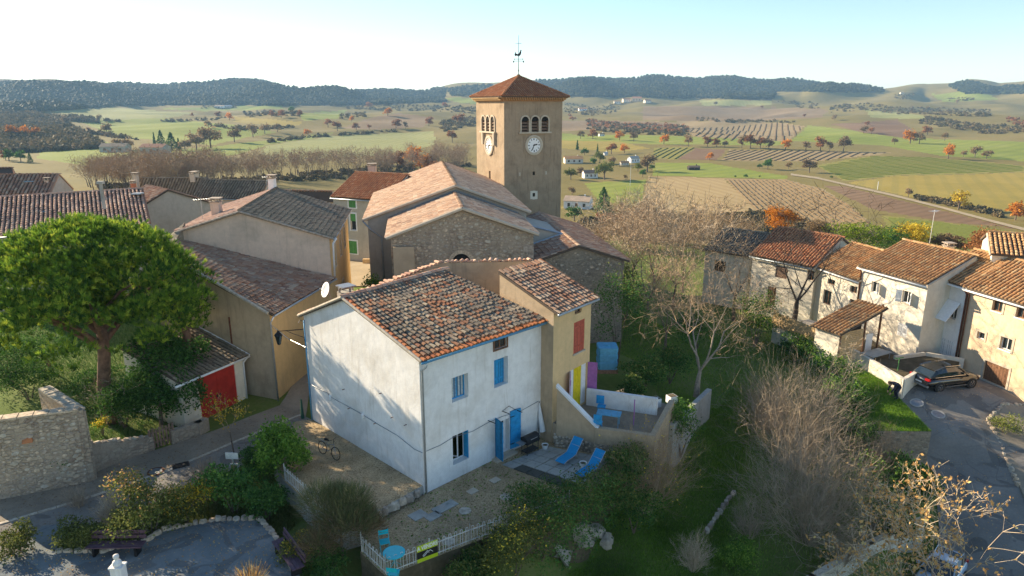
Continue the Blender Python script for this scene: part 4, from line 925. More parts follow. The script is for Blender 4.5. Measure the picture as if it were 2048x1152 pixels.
# ------------------------------------------------------------------ church
def church():
    t = thing('church', 'stone church with pink tiled roofs in front of the clock tower', 'church', (-5, 57, 1))
    ax = Vector((-.142, .990, 0)); sd = Vector((.990, .142, 0))
    F = Vector((-3.74, 50.8, 0)); hw = 5.35
    p0 = F - sd * hw; p1 = F + sd * (hw + .1)
    w = Wall(p0.xy, p1.xy, 0); au = hw
    oarch = (w.at(904, 515)[0], 4.4, 1.4, 1.2)
    # rubble gable with a round-headed window
    prof = [(0, 8.7), (au, 10.62), (w.L, 8.7)]
    rw = w.build(t, prof, [(oarch[0], 4.8, oarch[2], 1.7, .5)], 'rubble')
    b = MB(); cx = oarch[0] + oarch[2] / 2
    pts = [w.P(cx + math.cos(math.pi * k / 14) * .7, 6.49 + math.sin(math.pi * k / 14) * .7, .012) for k in range(15)]
    b.poly(pts); b.obox(w.P(oarch[0], 4.8, -.5), w.d * oarch[2], w.n * .05, V(0, 0, 1.7)); ww = b.build('arched_window', 'dark_inside', t)
    b = MB()
    for k in range(15):
        a0, a1 = math.pi * k / 15, math.pi * (k + .88) / 15
        q = [w.P(cx + math.cos(a) * r, 6.49 + math.sin(a) * r, o) for o in (.0, .06) for (a, r) in ((a0, .71), (a1, .71), (a1, 1.0), (a0, 1.0))]
        b.add(q, [(4, 5, 6, 7), (0, 1, 5, 4), (1, 2, 6, 5), (2, 3, 7, 6), (3, 0, 4, 7)])
    b.build('arch_stones', 'stone_warm', ww)
    def reg(u, z):
        top = 8.7 + (1 - abs(u - au) / hw) * 1.92 - .3
        return z < top and not (abs(u - cx) < 1.15 and z < 7.6)
    stones(rw, w, (((.2, w.L - .3), (5.4, 10.5)), reg), 280, .18, .5, 3, .05)
    b = MB()
    for k in range(9):
        h = .5; b.obox(w.P(w.L - (.55 if k % 2 else .8), 3.2 + k * h, .004), w.d * (.55 if k % 2 else .8), w.n * .05, V(0, 0, h - .03))
    b.build('corner_stones', 'stone_grey', t)
    # left buttress wall next to the gable
    Wall((p0 + ax * 9.4).xy, p0.xy, 0).build(t, 8.7, (), 'tan_plaster'); Wall(p1.xy, (p1 + ax * 9.4).xy, 0).build(t, 8.7, (), 'grey_plaster')
    bb = MB(); bb.obox(p0 + sd * .15 + V(0, 0, 0) - ax * .35, sd * 1.55, ax * .34, V(0, 0, 7.9)); bb.build('buttress', 'tan_plaster', t)
    # front roof
    r = Roofs(t)
    def gable(Fp, hwl, hwr, ze_l, ze_r, zr_, length, ov=.35, fr=.3):
        a = Fp - ax * fr; c = Fp + ax * length
        eL0 = a - sd * (hwl + ov) + V(0, 0, ze_l); eL1 = c - sd * (hwl + ov) + V(0, 0, ze_l); eR0 = a + sd * (hwr + ov) + V(0, 0, ze_r); eR1 = c + sd * (hwr + ov) + V(0, 0, ze_r)
        k0 = a + V(0, 0, zr_); k1 = c + V(0, 0, zr_)
        r.slope(eL1, eL0, k0, k1, .30, .42, 'tile_church', .2, .7, sag=.02); r.slope(eR0, eR1, k1, k0, .30, .42, 'tile_church', .2, .7, sag=.02)
        r.ridge(k0, k1, 'tile_church', .4, 1.3)
        for e in (eL0, eR0):
            v = MB(); v.tube([e - V(0, 0, .06), k0 - V(0, 0, .04)], .13, 6); v.build('verge', 'stone_trim', t)
        return eL0, eL1, eR0, eR1, k0, k1
    gable(F, hw, hw + .1, 8.62, 8.62, 10.72, 9.4)
    M0 = Vector((-4.95, 60.0, 0)); hl, hr = 7.7, 6.3; 
    eL0, eL1, eR0, eR1, k0, k1 = gable(M0, hl, hr, 8.55, 8.9, 11.35, 26.5)
    wm = Wall((M0 - sd * hl).xy, (M0 + sd * hr).xy, 0); wm.build(t, [(0, 8.6), (hl, 11.25), (hl + hr, 8.9)], (), 'grey_plaster')
    Wall((M0 - sd * hl + ax * 26).xy, (M0 - sd * hl).xy, 0).build(t, 8.6, (), 'grey_plaster'); Wall((M0 + sd * hr).xy, (M0 + sd * hr + ax * 26).xy, 0).build(t, 8.9, (), 'rubble_grey')
    fl = MB()
    for s0, s1 in ((V(0, 0, 8.75) - sd * 5.4, V(0, 0, 10.85)), (V(0, 0, 10.85), sd * 5.5 + V(0, 0, 8.75))):
        fl.tube([M0 - ax * .06 + s0, M0 - ax * .06 + s1], .11, 5)
    fl.build('flashing', 'zinc', t)
    gutter(t, eL0 - V(0, 0, .16), eL1 - V(0, 0, .16), 'zinc', .09)
    pl = M0 - sd * (hl - .25) - ax * .12; pipe(t, [eL0 - V(0, 0, .2), pl + V(0, 0, 7.6), pl + sd * .9 + V(0, 0, 6.9), pl + sd * .9 + V(0, 0, 1)], 'zinc', .08)
    # side chapel
    C = Vector((5.15, 52.0, 0)); ch = 3.75
    wc = Wall((C - sd * ch).xy, (C + sd * ch).xy, -.5); cw = wc.build(t, [(0, 6.35), (ch, 7.5), (2 * ch, 6.35)], (), 'rubble_grey')
    stones(cw, wc, (((.3, 2 * ch - .2), (1.5, 7.2)), lambda u, z: z < 6.3 + (1 - abs(u - ch) / ch) * 1.1), 90, .18, .42, 5, .045)
    Wall((C + sd * ch).xy, (C + sd * ch + ax * 16).xy, -2).build(t, 6.35, (), 'rubble_grey'); Wall((C - sd * ch + ax * 6).xy, (C - sd * ch).xy, 0).build(t, 6.35, (), 'rubble_grey')
    a = C - ax * .25; c = C + ax * 17
    k0 = a + V(0, 0, 7.6); k1 = c + V(0, 0, 7.6); er0 = a + sd * (ch + .35) + V(0, 0, 6.3); er1 = c + sd * (ch + .35) + V(0, 0, 6.3); el0 = a - sd * (ch + .3) + V(0, 0, 6.3); el1 = c - sd * (ch + .3) + V(0, 0, 6.3)
    r.slope(er0, er1, k1, k0, .30, .42, 'tile_brown', .16, .8); r.slope(el1, el0, k0, k1, .30, .42, 'tile_brown', .16, .8)
    r.ridge(k0, k1, 'tile_church')
    # triangular shed wall rising out of the chapel's left slope
    s0 = C - sd * (ch - .1) + ax * 5; s1 = C - sd * .2 + ax * 5; b = MB(); b.prism([s0.xy, s1.xy, (s1 + ax * 6).xy, (s0 + ax * 6).xy], 6.0, [8.5, 7.55, 7.55, 8.5]); b.build('shed_wall', 'grey_plaster', t)
    b = MB(); b.tube([s0 + V(0, 0, 8.5), s1 + V(0, 0, 7.6)], .1, 5); b.tube([s1 + V(0, 0, 7.62) - ax * .1, s0 + V(0, 0, 6.5) - ax * .1], .1, 5); b.build('flashing', 'zinc', t)
    r.flush(300)
church()
def tower():
    ang = math.radians(-27); W = 7.9
    ax = Vector((math.sin(ang), math.cos(ang), 0)); sd = Vector((math.cos(ang), -math.sin(ang), 0))
    c0 = D(1008, 201, 82.0); zt = 18.6; base = -1.0
    t = thing('bell_tower', 'square tan bell tower with clock faces and red tiled pyramid roof', 'tower', (c0.x, c0.y, 0))
    n0 = Vector((c0.x, c0.y, 0)); n1 = n0 + sd * W; n2 = n1 + ax * W; n3 = n0 + ax * W
    wr = Wall(n0.xy, n1.xy, base); wl_ = Wall(n3.xy, n0.xy, base)
    for w, xs in ((wr, (2.28, 3.62, 4.96)), (wl_, (1.75, 3.08, 4.4))):
        ops = [(x, 15.0, .98, 1.3) for x in xs]
        small = [(w.L * .49, 9.85, .32, .45), (w.L * .49, 7.25, .34, .45)] if w is wr else [(3.6, 8.6, .5, 1.6)]
        w.build(t, zt, [o + (.45,) for o in ops] + [s + (.4,) for s in small], 'tower_plaster')
        for o in ops:
            u, z, W_, H_ = o; cx = u + W_ / 2; r = W_ / 2
            b = MB(); b.poly([w.P(cx + math.cos(math.pi * k / 12) * r, z + H_ + math.sin(math.pi * k / 12) * r, .014) for k in range(13)]); b.obox(w.P(u - .01, z, -.45), w.d * (W_ + .02), w.n * .05, V(0, 0, H_)); f = b.build('bell_opening', 'dark_inside', t)
            b = MB()
            for k in range(5):
                zz = z + .08 + k * .36; wd = W_ if zz < z + H_ else 2 * math.sqrt(max(0, r * r - (zz - z - H_) ** 2))
                if zz < z + H_ + .1: b.obox(w.P(cx - wd / 2, zz, -.30), w.d * wd, w.n * .30 - V(0, 0, .20), V(0, 0, .04))
            b.build('louvre', 'grey_wood', f)
            b = MB()
            for k in range(12):
                a0, a1 = math.pi * k / 12, math.pi * (k + 1) / 12
                q = [w.P(cx + math.cos(a) * rr, z + H_ + math.sin(a) * rr, oo) for oo in (.0, .12) for (a, rr) in ((a0, r + .002), (a1, r + .002), (a1, r + .17), (a0, r + .17))]
                b.add(q, [(4, 5, 6, 7), (0, 1, 5, 4), (2, 3, 7, 6)])
            for uu in (u - .17, u + W_ + .002): b.obox(w.P(uu, z, .001), w.d * .168, w.n * .115, V(0, 0, H_))
            b.build('arch_surround', 'stone_trim', f)
        b = MB(); x0, x1 = xs[0] - .35, xs[-1] + 1.33; b.obox(w.P(x0, 14.82, -.02), w.d * (x1 - x0), w.n * .28, V(0, 0, .18)); b.build('sill', 'stone_trim', t)
        for s in small:
            u, z, W_, H_ = s; b = MB(); b.obox(w.P(u, z, -.4), w.d * W_, w.n * .05, V(0, 0, H_)); f = b.build('slit_window', 'dark_inside', t)
        if w is wr:
            u, z, W_, H_ = small[1]; b = MB(); 
            pts = [(-.3, -.3), (.35, -.42), (.75, -.25), (.7, .55), (.3, .85), (-.25, .75), (-.4, .3)]
            for (a0, a1, ww, hh) in ((-.32, -.28, .32, 1.0), (W_, -.32, .34, 1.0), (0, -.34, W_, .34), (0, H_, W_, .28)): b.obox(w.P(u + a0, z + a1, .002), w.d * ww, w.n * .03, V(0, 0, hh))
            b.build('white_patch', 'cream_plaster', t)
            for du in (-1.9, 1.75):
                b = MB(); b.obox(w.P(u + du, 9.85, .002), w.d * .22, w.n * .02, V(0, 0, .42)); b.build('blocked_hole', 'stone_trim', t)
        # clock
        cu = w.L / 2 + (.02 if w is wr else -.1); cz = 13.45 if w is wr else 13.3; cen = w.P(cu, cz, .02)
        R = Matrix((w.d, V(0, 0, 1), w.n)).transposed()
        b = MB(); b.obox(w.P(cu - 1.35, cz - .95, .003), w.d * 2.7, w.n * .03, V(0, 0, 2.0)); pn = b.build('clock_panel', 'tower_plaster', t)
        b = MB(); b.lathe(cen + w.n * .02, [(1.2, 0), (1.2, .10), (1.02, .14), (.88, .10), (.88, .0)], 40, 0, R); b.build('clock_ring', 'stone_trim', t, False)
        b = MB(); b.lathe(cen + w.n * .03, [(.87, 0), (.87, .05)], 40, 0, R); ck = b.build('clock_face', 'clock_white', t)
        b = MB()
        for k in range(12):
            a = math.pi * 2 * k / 12; dr = w.d * math.sin(a) + V(0, 0, 1) * math.cos(a); tg = w.d * math.cos(a) - V(0, 0, 1) * math.sin(a); q = cen + w.n * .085
            b.obox(q + dr * .60 - tg * .035, tg * .07, dr * .2, w.n * .012)
            if k % 3 == 0: b.obox(q + dr * .60 - tg * .10, tg * .04, dr * .2, w.n * .012)
        b.build('numeral', 'black_iron', ck); b = MB()
        for a, l, wd in ((math.radians(77), .5, .085), (math.radians(205), .72, .06)):
            dr = w.d * math.sin(a) + V(0, 0, 1) * math.cos(a); tg = w.d * math.cos(a) - V(0, 0, 1) * math.sin(a); q = cen + w.n * .105
            b.add([q - dr * .15 - tg * wd * .5, q - dr * .15 + tg * wd * .5, q + dr * l * .7 + tg * wd, q + dr * l, q + dr * l * .7 - tg * wd], [(0, 1, 2, 3, 4)]); b.add([q - dr * .15 - tg * wd * .5 + w.n * .01, q - dr * .15 + tg * wd * .5 + w.n * .01, q + dr * l * .7 + tg * wd + w.n * .01, q + dr * l + w.n * .01, q + dr * l * .7 - tg * wd + w.n * .01], [(0, 1, 2, 3, 4)])
        b.lathe(cen + w.n * .1, [(.09, 0), (.09, .03)], 10, 0, R); b.build('clock_hand', 'black_iron', ck)
        if w is wl_:
            for uu in (cu - 1.75, cu + 1.45):
                b = MB(); b.obox(w.P(uu, cz + .1, .0), w.d * .3, w.n * .28, V(0, 0, 1.5)); b.build('bracket', 'stone_trim', t)
    Wall(n1.xy, n2.xy, base).build(t, zt, (), 'tower_plaster'); Wall(n2.xy, n3.xy, base).build(t, zt, (), 'tower_plaster')
    # cornice of overlapping tile ends, then the pyramid
    cen = (n0 + n2) / 2; ov = .62
    b = MB()
    for k, (o0, z0) in enumerate(((.14, zt - .06), (.30, zt + .11), (.46, zt + .28))):
        h = W / 2 + o0; q = [cen - sd * h - ax * h, cen + sd * h - ax * h, cen + sd * h + ax * h, cen - sd * h + ax * h]; b.prism([p.xy for p in q], z0, z0 + .168)
    b.build('cornice', 'tile_orange', t)
    for (a, d_, nn) in ((n0, sd, -ax), (n3, -ax, -sd)):
        k_ = 26; b = MB()
        for i in range(k_):
            for lv, oo in ((.12, .32), (.30, .50)): p = a + d_ * ((i + .5 * (lv < .2)) * W / k_) + nn * oo; b.tube([p + V(0, 0, zt + lv), p + nn * .16 + V(0, 0, zt + lv)], .085, 6)
        b.build('cornice_tiles', 'tile_orange', t)['kind'] = 'stuff'
    r = Roofs(t); h = W / 2 + ov; ze = zt + .50; apx = cen + V(0, 0, ze + 2.45)
    q = [cen - sd * h - ax * h, cen + sd * h - ax * h, cen + sd * h + ax * h, cen - sd * h + ax * h]; q = [p + V(0, 0, ze) for p in q]
    for i in range(4): r.slope(q[i], q[(i + 1) % 4], apx, apx, .29, .36, 'tile_red', .12, .8, clip=True)
    for i in range(4): r.ridge(q[i], apx, 'tile_red', .36, 1.25)
    r.flush(300)
    # weathercock
    v = thing('weathercock', 'black iron weathercock on a tall rod above the tower roof', 'weather vane', (apx.x, apx.y, apx.z)); b = MB()
    b.tube([apx - V(0, 0, .1), apx + V(0, 0, 4.7)], [.05, .02], 6); b.tube([apx + V(-.35, 0, 3.75), apx + V(.35, 0, 3.75)], .022, 5); b.build('rod', 'black_iron', v)
    b = MB(); b.tube([apx + V(-.55, 0, 1.95), apx + V(.6, 0, 1.95)], .025, 5); b.tube([apx + V(0, -.6, 1.75), apx + V(0, .6, 1.75)], .022, 5); b.tube([apx + V(-.6, 0, 1.72), apx + V(.6, 0, 1.72)], .022, 5)
    b.add([apx + V(.6, 0, 1.95), apx + V(.45, .03, 2.03), apx + V(.45, -.03, 1.87), apx + V(-.55, .02, 2.05), apx + V(-.42, .02, 1.95), apx + V(-.55, .02, 1.85)], [(0, 1, 2), (3, 4, 5)])
    for x in (-.6, .6): b.box(apx + V(x, 0, 1.66), (.14, .03, .2))
    b.lathe(apx + V(0, 0, .55), [(.02, 0), (.12, .06), (.02, .14)], 8); b.build('compass_arms', 'black_iron', v)
    prof = [(-.48, 2.55), (-.40, 2.85), (-.34, 2.60), (-.15, 2.52), (.05, 2.6), (.18, 2.85), (.24, 3.02), (.34, 2.98), (.42, 2.90), (.33, 2.86), (.34, 2.68), (.25, 2.42), (.08, 2.30), (.02, 2.15), (-.04, 2.30), (-.25, 2.36), (-.42, 2.30), (-.52, 2.40)]
    b = MB(); n = len(prof); b.add([apx + V(x * .95, -.05, z) for x, z in prof] + [apx + V(x * .95, .05, z) for x, z in prof], [tuple(range(n - 1, -1, -1)), tuple(range(n, 2 * n))] + [(i, (i + 1) % n, n + (i + 1) % n, n + i) for i in range(n)]); b.build('rooster', 'black_iron', v)
tower()

# ------------------------------------------------------------------ generic house: front wall from two eave corners
def row_house(name, label, P0, P1, zb, ze, depth, rise, mat, tmat, openings=(), nparts=0, ov=.3, kind='gable', ridge_frac=.5, ends=True, gut='zinc', pitch=.30, group=None, skew=0.0, side_mat=None):
    """P0 -> P1 front wall (left to right from outside). gable: ridge parallel to the front."""
    P0 = Vector((P0[0], P0[1])); P1 = Vector((P1[0], P1[1])); t = thing(name, label, 'house', (P0.x, P0.y, zb), group)
    w = Wall(P0, P1, zb - 1.5); inn = -w.n * depth; Q0 = Vector((P0.x, P0.y, 0)) + inn; Q1 = Vector((P1.x, P1.y, 0)) + inn
    ops = [o['o'] if 'o' in o else w.rect(*o['r']) for o in openings]
    w.build(t, ze, [tuple(o) + (k.get('rev', .2),) for o, k in zip(ops, openings)], mat)
    for o, k in zip(ops, openings):
        kw = {a: b for a, b in k.items() if a not in ('o', 'r', 'rev')}; win(t, w, o, **kw)
    zr_ = ze + rise; rf = ridge_frac * depth; sm = side_mat or mat
    if kind == 'gable':
        Wall(P1, Q1.xy, zb - 1.5).build(t, [(0, ze), (rf, zr_), (depth, ze + (rise - rise * (depth - rf) / rf))], (), sm); Wall(Q0.xy, P0, zb - 1.5).build(t, [(0, ze + (rise - rise * (depth - rf) / rf)), (depth - rf, zr_), (depth, ze)], (), sm)
        zbk = ze + (rise - rise * (depth - rf) / rf)
        Wall(Q1.xy, Q0.xy, zb - 1.5).build(t, zbk, (), sm)
        r = Roofs(t); s = rise / rf
        E0 = w.P(-ov * .5, ze - ov * s, ov); E1 = w.P(w.L + ov * .5, ze - ov * s, ov); k0 = w.P(-ov * .5, zr_, -rf); k1 = w.P(w.L + ov * .5, zr_, -rf); B0 = w.P(-ov * .5, zbk - ov * s, -depth - ov); B1 = w.P(w.L + ov * .5, zbk - ov * s, -depth - ov)
        up = V(0, 0, .13); r.slope(E0 + up, E1 + up, k1 + up, k0 + up, pitch, .38, tmat, .13, 1.0); r.slope(B1 + up, B0 + up, k0 + up, k1 + up, pitch, .38, tmat, .13, 1.0); r.ridge(k0 + up, k1 + up, tmat)
    else:
        Wall(P1, Q1.xy, zb - 1.5).build(t, [(0, ze), (depth, zr_)], (), sm); Wall(Q0.xy, P0, zb - 1.5).build(t, [(0, zr_), (depth, ze)], (), sm); Wall(Q1.xy, Q0.xy, zb - 1.5).build(t, zr_, (), sm)
        r = Roofs(t); s = rise / depth; up = V(0, 0, .13)
        E0 = w.P(-ov * .5, ze - ov * s, ov) + up; E1 = w.P(w.L + ov * .5, ze - ov * s, ov) + up; k0 = w.P(-ov * .5, zr_, -depth) + up; k1 = w.P(w.L + ov * .5, zr_, -depth) + up
        r.slope(E0, E1, k1, k0, pitch, .38, tmat, .13, 1.0)
    r.flush(nparts)
    for a, c in ((E0, k0), (E1, k1)):
        v = MB(); v.tube([a + V(0, 0, .0), c], .08, 6); v.build('verge', 'stone_trim', t)
    if gut: gutter(t, E0 - V(0, 0, .1) + w.n * .05, E1 - V(0, 0, .1) + w.n * .05, gut, .07)
    return t, w
# right hand row --------------------------------------------------
def g(px, py, z): return U(px, py, z).xy
RA0, RA1 = g(1724, 531, 5.2), g(1857, 567, 5.2)
RB0, RB1 = g(1868, 548, 5.3), g(1937, 570, 5.3)
RC1 = g(2048, 602, 5.3); RC1 = RB1 + (RC1 - RB1) * 1.45
wht = dict(shut_mat='white_paint')
tA, wA = row_house('cream_house', 'tall cream house with white shutters above the tiled lean-to', RA0, RA1, -1, 5.2, 8.5, 1.75, 'cream_plaster', 'tile_orange', [
    dict(r=(1744, 562, 1757, 588), shut='R', shut_ang=50, **wht), dict(r=(1806, 580, 1820, 609), shut='LR', shut_ang=38, sill='stone_trim', **wht), dict(r=(1797, 644, 1812, 676), kind='closed', closed_mat='white_paint', depth=.05)], gut='white_paint')
tB, wB = row_house('recessed_house', 'narrow white house with white awning flap, set back from the tall cream house', RB0, RB1, -1, 5.25, 8.0, 1.75, 'white_plaster', 'tile_orange', ridge_frac=.42, openings=[
    dict(r=(1899, 608, 1911, 640)), dict(r=(1879, 672, 1902, 722), kind='closed', closed_mat='white_paint', depth=.05)], gut='white_paint')
b = MB(); u0, z0 = wB.at(1898, 600); b.obox(wB.P(u0 - .15, z0 - 1.35, 1.05), wB.d * 1.35, -wB.n * 1.0 + V(0, 0, 1.4), wB.n * .03 + V(0, 0, .03)); b.build('awning_flap', 'white_paint', tB)
tC, wC = row_house('peach_house', 'peach rendered house with brown garage door behind the black car', RB1, RC1, -1, 5.22, 8.0, 1.78, 'warm_plaster', 'tile_orange', ridge_frac=.42, openings=[
    dict(r=(1988, 595, 2003, 626), trim='stone_trim', sill='white_paint', frame='brown_wood'), dict(r=(2036, 607, 2052, 640), trim='stone_trim', sill='white_paint', frame='brown_wood'),
    dict(r=(1956, 662, 1968, 681), trim='stone_trim', mull=0), dict(r=(2003, 672, 2021, 704), trim='stone_trim', sill='white_paint'), dict(r=(1971, 720, 2011, 777), kind='closed', closed_mat='brown_wood', depth=.12, trim='stone_trim')], gut='white_paint')
q = wC.P(.1, 0, .1); pipe(tC, [q + V(0, 0, 5.0) + wC.n * .25, q + V(0, 0, 4.6), q + V(0, 0, -1)], 'rust', .07); q = wC.P(.32, 0, .1); pipe(tC, [q + V(0, 0, 5.0) + wC.n * .25, q + V(0, 0, 4.6), q + V(0, 0, -1)], 'rust', .05)
q = wA.P(.1, 0, .08); pipe(tA, [q + V(0, 0, 5.0) + wA.n * .2, q + V(.0, 0, 4.6), q + V(0, 0, 0)], 'rust', .06)
q = D(1897, 497, 56.5); chimney(tA, q.x, q.y, 5.9, q.z + .2, .6, .6, 'cream_plaster'); antenna(q.x - 1.3, q.y + .6, 6.2, 9.6, 'tall thin aerial beside the chimney of the cream house')
RD0, RD1 = g(1632, 529, 4.0), g(1722, 559, 4.0)
tD, wD = row_house('low_cream_house', 'low cream house with small windows next to the tall cream house', RD0, RD1, -1.4, 4.0, 7.5, 1.7, 'cream_plaster', 'tile_orange', [
    dict(r=(1656, 556, 1669, 572), frame='brown_wood'), dict(r=(1701, 570, 1713, 588), frame='brown_wood'), dict(r=(1700, 597, 1712, 615), frame='brown_wood'), dict(r=(1648, 578, 1660, 612), frame='brown_wood')], gut='white_paint')
RE0, RE1 = g(1506, 508, 4.0), g(1630, 532, 4.0)
tE, wE = row_house('barn_house', 'long stone barn house with red tiled roof and brown shuttered windows', RE0, RE1, -2, 4.0, 8.0, 2.1, 'cream_plaster', 'tile_red', [
    dict(r=(1552, 531, 1573, 559), kind='closed', closed_mat='grey_wood', depth=.1), dict(r=(1536, 572, 1549, 612), kind='closed', closed_mat='brown_wood', depth=.1), dict(r=(1615, 540, 1628, 562), frame='brown_wood')], gut='zinc')
RF0, RF1 = g(1411, 498, 3.4), g(1500, 512, 3.4)
tF, wF = row_house('ruined_barn', 'roofless looking stone barn with grey roof at the end of the row', RF0, RF1, -2.4, 3.4, 8.0, 1.6, 'cream_plaster', 'tile_dark', [dict(r=(1429, 520, 1450, 546), kind='dark')], gut=None)
# far right: house end with chimney and dish
q0, q1 = g(1984, 512, 7.2), g(2080, 520, 7.2)
tG, wG = row_house('upper_house', 'cream house end rising behind the peach house roof', q0, q1, 0, 7.4, 6, 1.0, 'cream_plaster', 'tile_orange', [], gut=None)
q = D(2021, 545, 50.5); chimney(tC, q.x, q.y, 5.8, q.z + .6, 1.2, 1.0, 'stone_trim'); dish(V(q.x - .8, q.y - .7, q.z - .1), (-.8, -.45, .3), .5, 'white satellite dish on the broad chimney of the peach house', (q.x - .5, q.y - .4, q.z - .6))
# lean-to with tiled roof in front of the cream house
def leanto():
    a = U(1632, 652, 1.6).xy; c = U(1680, 668, 1.6).xy; e = wA.P(wA.at(1768, 630)[0], 0).xy
    d = (c - a).normalized()
    t = thing('lean_to', 'open lean-to shed with orange tiled roof and slatted side against the cream house', 'shed', (a.x, a.y, -1)); dep = 4.6
    w = Wall(a, c, -2); w.build(t, 1.6, (), 'cream_plaster'); back = -w.n * dep
    A3 = V(a.x, a.y, 0); C3 = V(c.x, c.y, 0); w2 = Wall(c, (C3 + back).xy, -2)
    k = MB()
    for i in range(16): k.obox(w2.P(.1, -.75 + i * .15, -.03), w2.d * 2.6, w2.n * .03, V(0, 0, .13))
    k.build('slat_panel', 'pale_wood', t)
    for uu in (0.05, 2.75, dep - .1): k = MB(); k.obox(w2.P(uu, -1.2, -.08), w2.d * .12, w2.n * .12, V(0, 0, 2.9 + uu * .35)); k.build('post', 'brown_wood', t)
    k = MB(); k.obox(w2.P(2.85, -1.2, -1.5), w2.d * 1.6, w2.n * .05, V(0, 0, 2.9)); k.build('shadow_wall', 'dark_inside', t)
    k = MB(); k.obox(w2.P(3.1, -1.1, .02), w2.d * .75, w2.n * .05 - w2.d * .1, V(0, 0, 2.2)); k.build('white_door', 'white_paint', t)
    r = Roofs(t); E0 = A3 - w.d * .25 + w.n * .3 + V(0, 0, 1.65); E1 = C3 + w.d * .3 + w.n * .3 + V(0, 0, 1.65); r.slope(E0, E1, E1 + back * 1.12 + V(0, 0, 1.4), E0 + back * 1.12 + V(0, 0, 1.4), .30, .38, 'tile_orange', .12, 1.2); r.flush(0)
leanto()
# timber balcony building left of it
def balcony():
    a = U(1545, 655, -.2).xy; c = U(1628, 690, -.2).xy; t = thing('timber_balcony', 'raised terrace with horizontal pale timber parapet in front of the row', 'terrace', (a.x, a.y, -1.5))
    w = Wall(a, c, -2.5); w.build(t, .1, [(w.L * .55, -1.7, 1.6, 1.5)], 'cream_plaster'); win(t, w, (w.L * .55, -1.7, 1.6, 1.5), 'closed', closed_mat='brown_wood')
    i3 = -w.n * 4; b = MB(); b.prism([w.P(0, 0).xy, w.P(w.L, 0).xy, (w.P(w.L, 0) + i3).xy, (w.P(0, 0) + i3).xy], -.08, .098); b.build('floor', 'stone_trim', t)
    Wall(c, (w.P(w.L, 0) + i3).xy, -2.5).build(t, .1, (), 'cream_plaster'); Wall((w.P(0, 0) + i3).xy, a, -2.5).build(t, .1, (), 'cream_plaster')
    for i in range(7): b = MB(); b.obox(w.P(-.02, .12 + i * .16, .01), w.d * (w.L + .04), w.n * .035, V(0, 0, .148)); b.build('board', 'pale_wood', t)
    for i in range(4): b = MB(); b.obox(w.P(i * (w.L - .1) / 3, .1, -.1), w.d * .1, w.n * .105, V(0, 0, 1.2)); b.build('post', 'pale_wood', t)
balcony()

# left hand village roofs --------------------------------------------------
def left_house(name, label, k0, k1, e0, e1, zk, ze, zb, mat, tmat, nparts=0, pitch=.33, end='right'):
    """k0,k1 ridge ends, e0,e1 front eave ends (plan). Roof seen from the front."""
    t = thing(name, label, 'house', (e1[0], e1[1], zb)); K0, K1, E0, E1 = (Vector((*k0, zk)), Vector((*k1, zk)), Vector((*e0, ze)), Vector((*e1, ze)))
    B0 = K0 * 2 - E0; B1 = K1 * 2 - E1; B0.z = B1.z = ze
    w = Wall(e0, e1, zb - 1); w.build(t, ze - .05, (), mat); wg = Wall(e1, B1.xy, zb - 1); wg.build(t, [(0, ze - .05), (wg.L / 2, zk - .05), (wg.L, ze - .05)], (), mat); wg2 = Wall(B0.xy, e0, zb - 1); wg2.build(t, [(0, ze - .05), (wg2.L / 2, zk - .05), (wg2.L, ze - .05)], (), mat)
    Wall(B1.xy, B0.xy, zb - 1).build(t, ze - .05, (), mat)
    o = (E0 - K0).normalized() * .3; r = Roofs(t); up = V(0, 0, .1)
    r.slope(E0 + o + up, E1 + o + up, K1 + up, K0 + up, pitch, .42, tmat, .14, 1.4, sag=.07); r.slope(B1 + up, B0 + up, K0 + up, K1 + up, pitch, .42, tmat, .14, 1.2); r.ridge(K0 + up, K1 + up, tmat, sc=1.3); r.flush(nparts)
    v = MB(); v.tube([E1 + o + up, K1 + up, B1 + up], .10, 6); v.build('verge', 'tile_brown', t)
    gutter(t, E0 + o * 1.2, E1 + o * 1.2, 'zinc', .07)
    return t, w, wg
k0, k1 = U(-40, 399, 9.5).xy, U(285, 379, 9.5).xy; e1 = U(300, 446, 7.0).xy; e0 = e1 + (k0 - k1)
tL1, wL1, _ = left_house('big_roof_house', 'wide old house roof of bleached clay tiles behind the umbrella pine', k0, k1, e0, e1, 9.5, 7.0, 0, 'grey_plaster', 'tile_pink', 300, .36)
q = U(207, 405, 9.1); b = MB(); b.tube([(q.x, q.y, 8.5), (q.x, q.y, 10.9)], .16, 8); ch = b.build('flue', 'concrete', tL1); b = MB(); b.box((q.x, q.y, 11.0), (.55, .45, .25)); b.build('flue_cap', 'concrete', ch)
b = MB(); q = U(275, 387, 9.3); b.box(q, (.9, .9, .12)); b.build('skylight', 'zinc', tL1)
b = MB(); q = U(82, 424, 8.3); b.box(q + V(0, 0, .1), (1.2, .9, .12)); b.build('skylight', 'glass_blue', tL1)
q = U(268, 378, 9.5); chimney(tL1, q.x, q.y, 9.2, 10.1, .4, .4, 'terracotta')
k0, k1 = U(-60, 352, 10.3).xy, U(118, 350, 10.3).xy; e1 = U(100, 390, 8.3).xy; e0 = e1 + (k0 - k1)
tL2, _, _ = left_house('skylight_house', 'old tiled house with a bright skylight, left of the bare trees', k0, k1, e0, e1, 10.3, 8.3, 0, 'grey_plaster', 'tile_brown', 0, .4)
q = U(62, 364, 9.6); b = MB(); b.box(q + V(0, 0, .1), (1.1, 1.0, .15), .3); b.build('skylight', 'glass_blue', tL2)
q = U(98, 378, 8.8); chimney(tL2, q.x, q.y, 8.3, 9.8, .5, .5, 'pale_plaster')
k0, k1 = U(-60, 338, 10.0).xy, U(24, 337, 10.0).xy; e1 = U(20, 352, 8.8).xy; e0 = e1 + (k0 - k1)
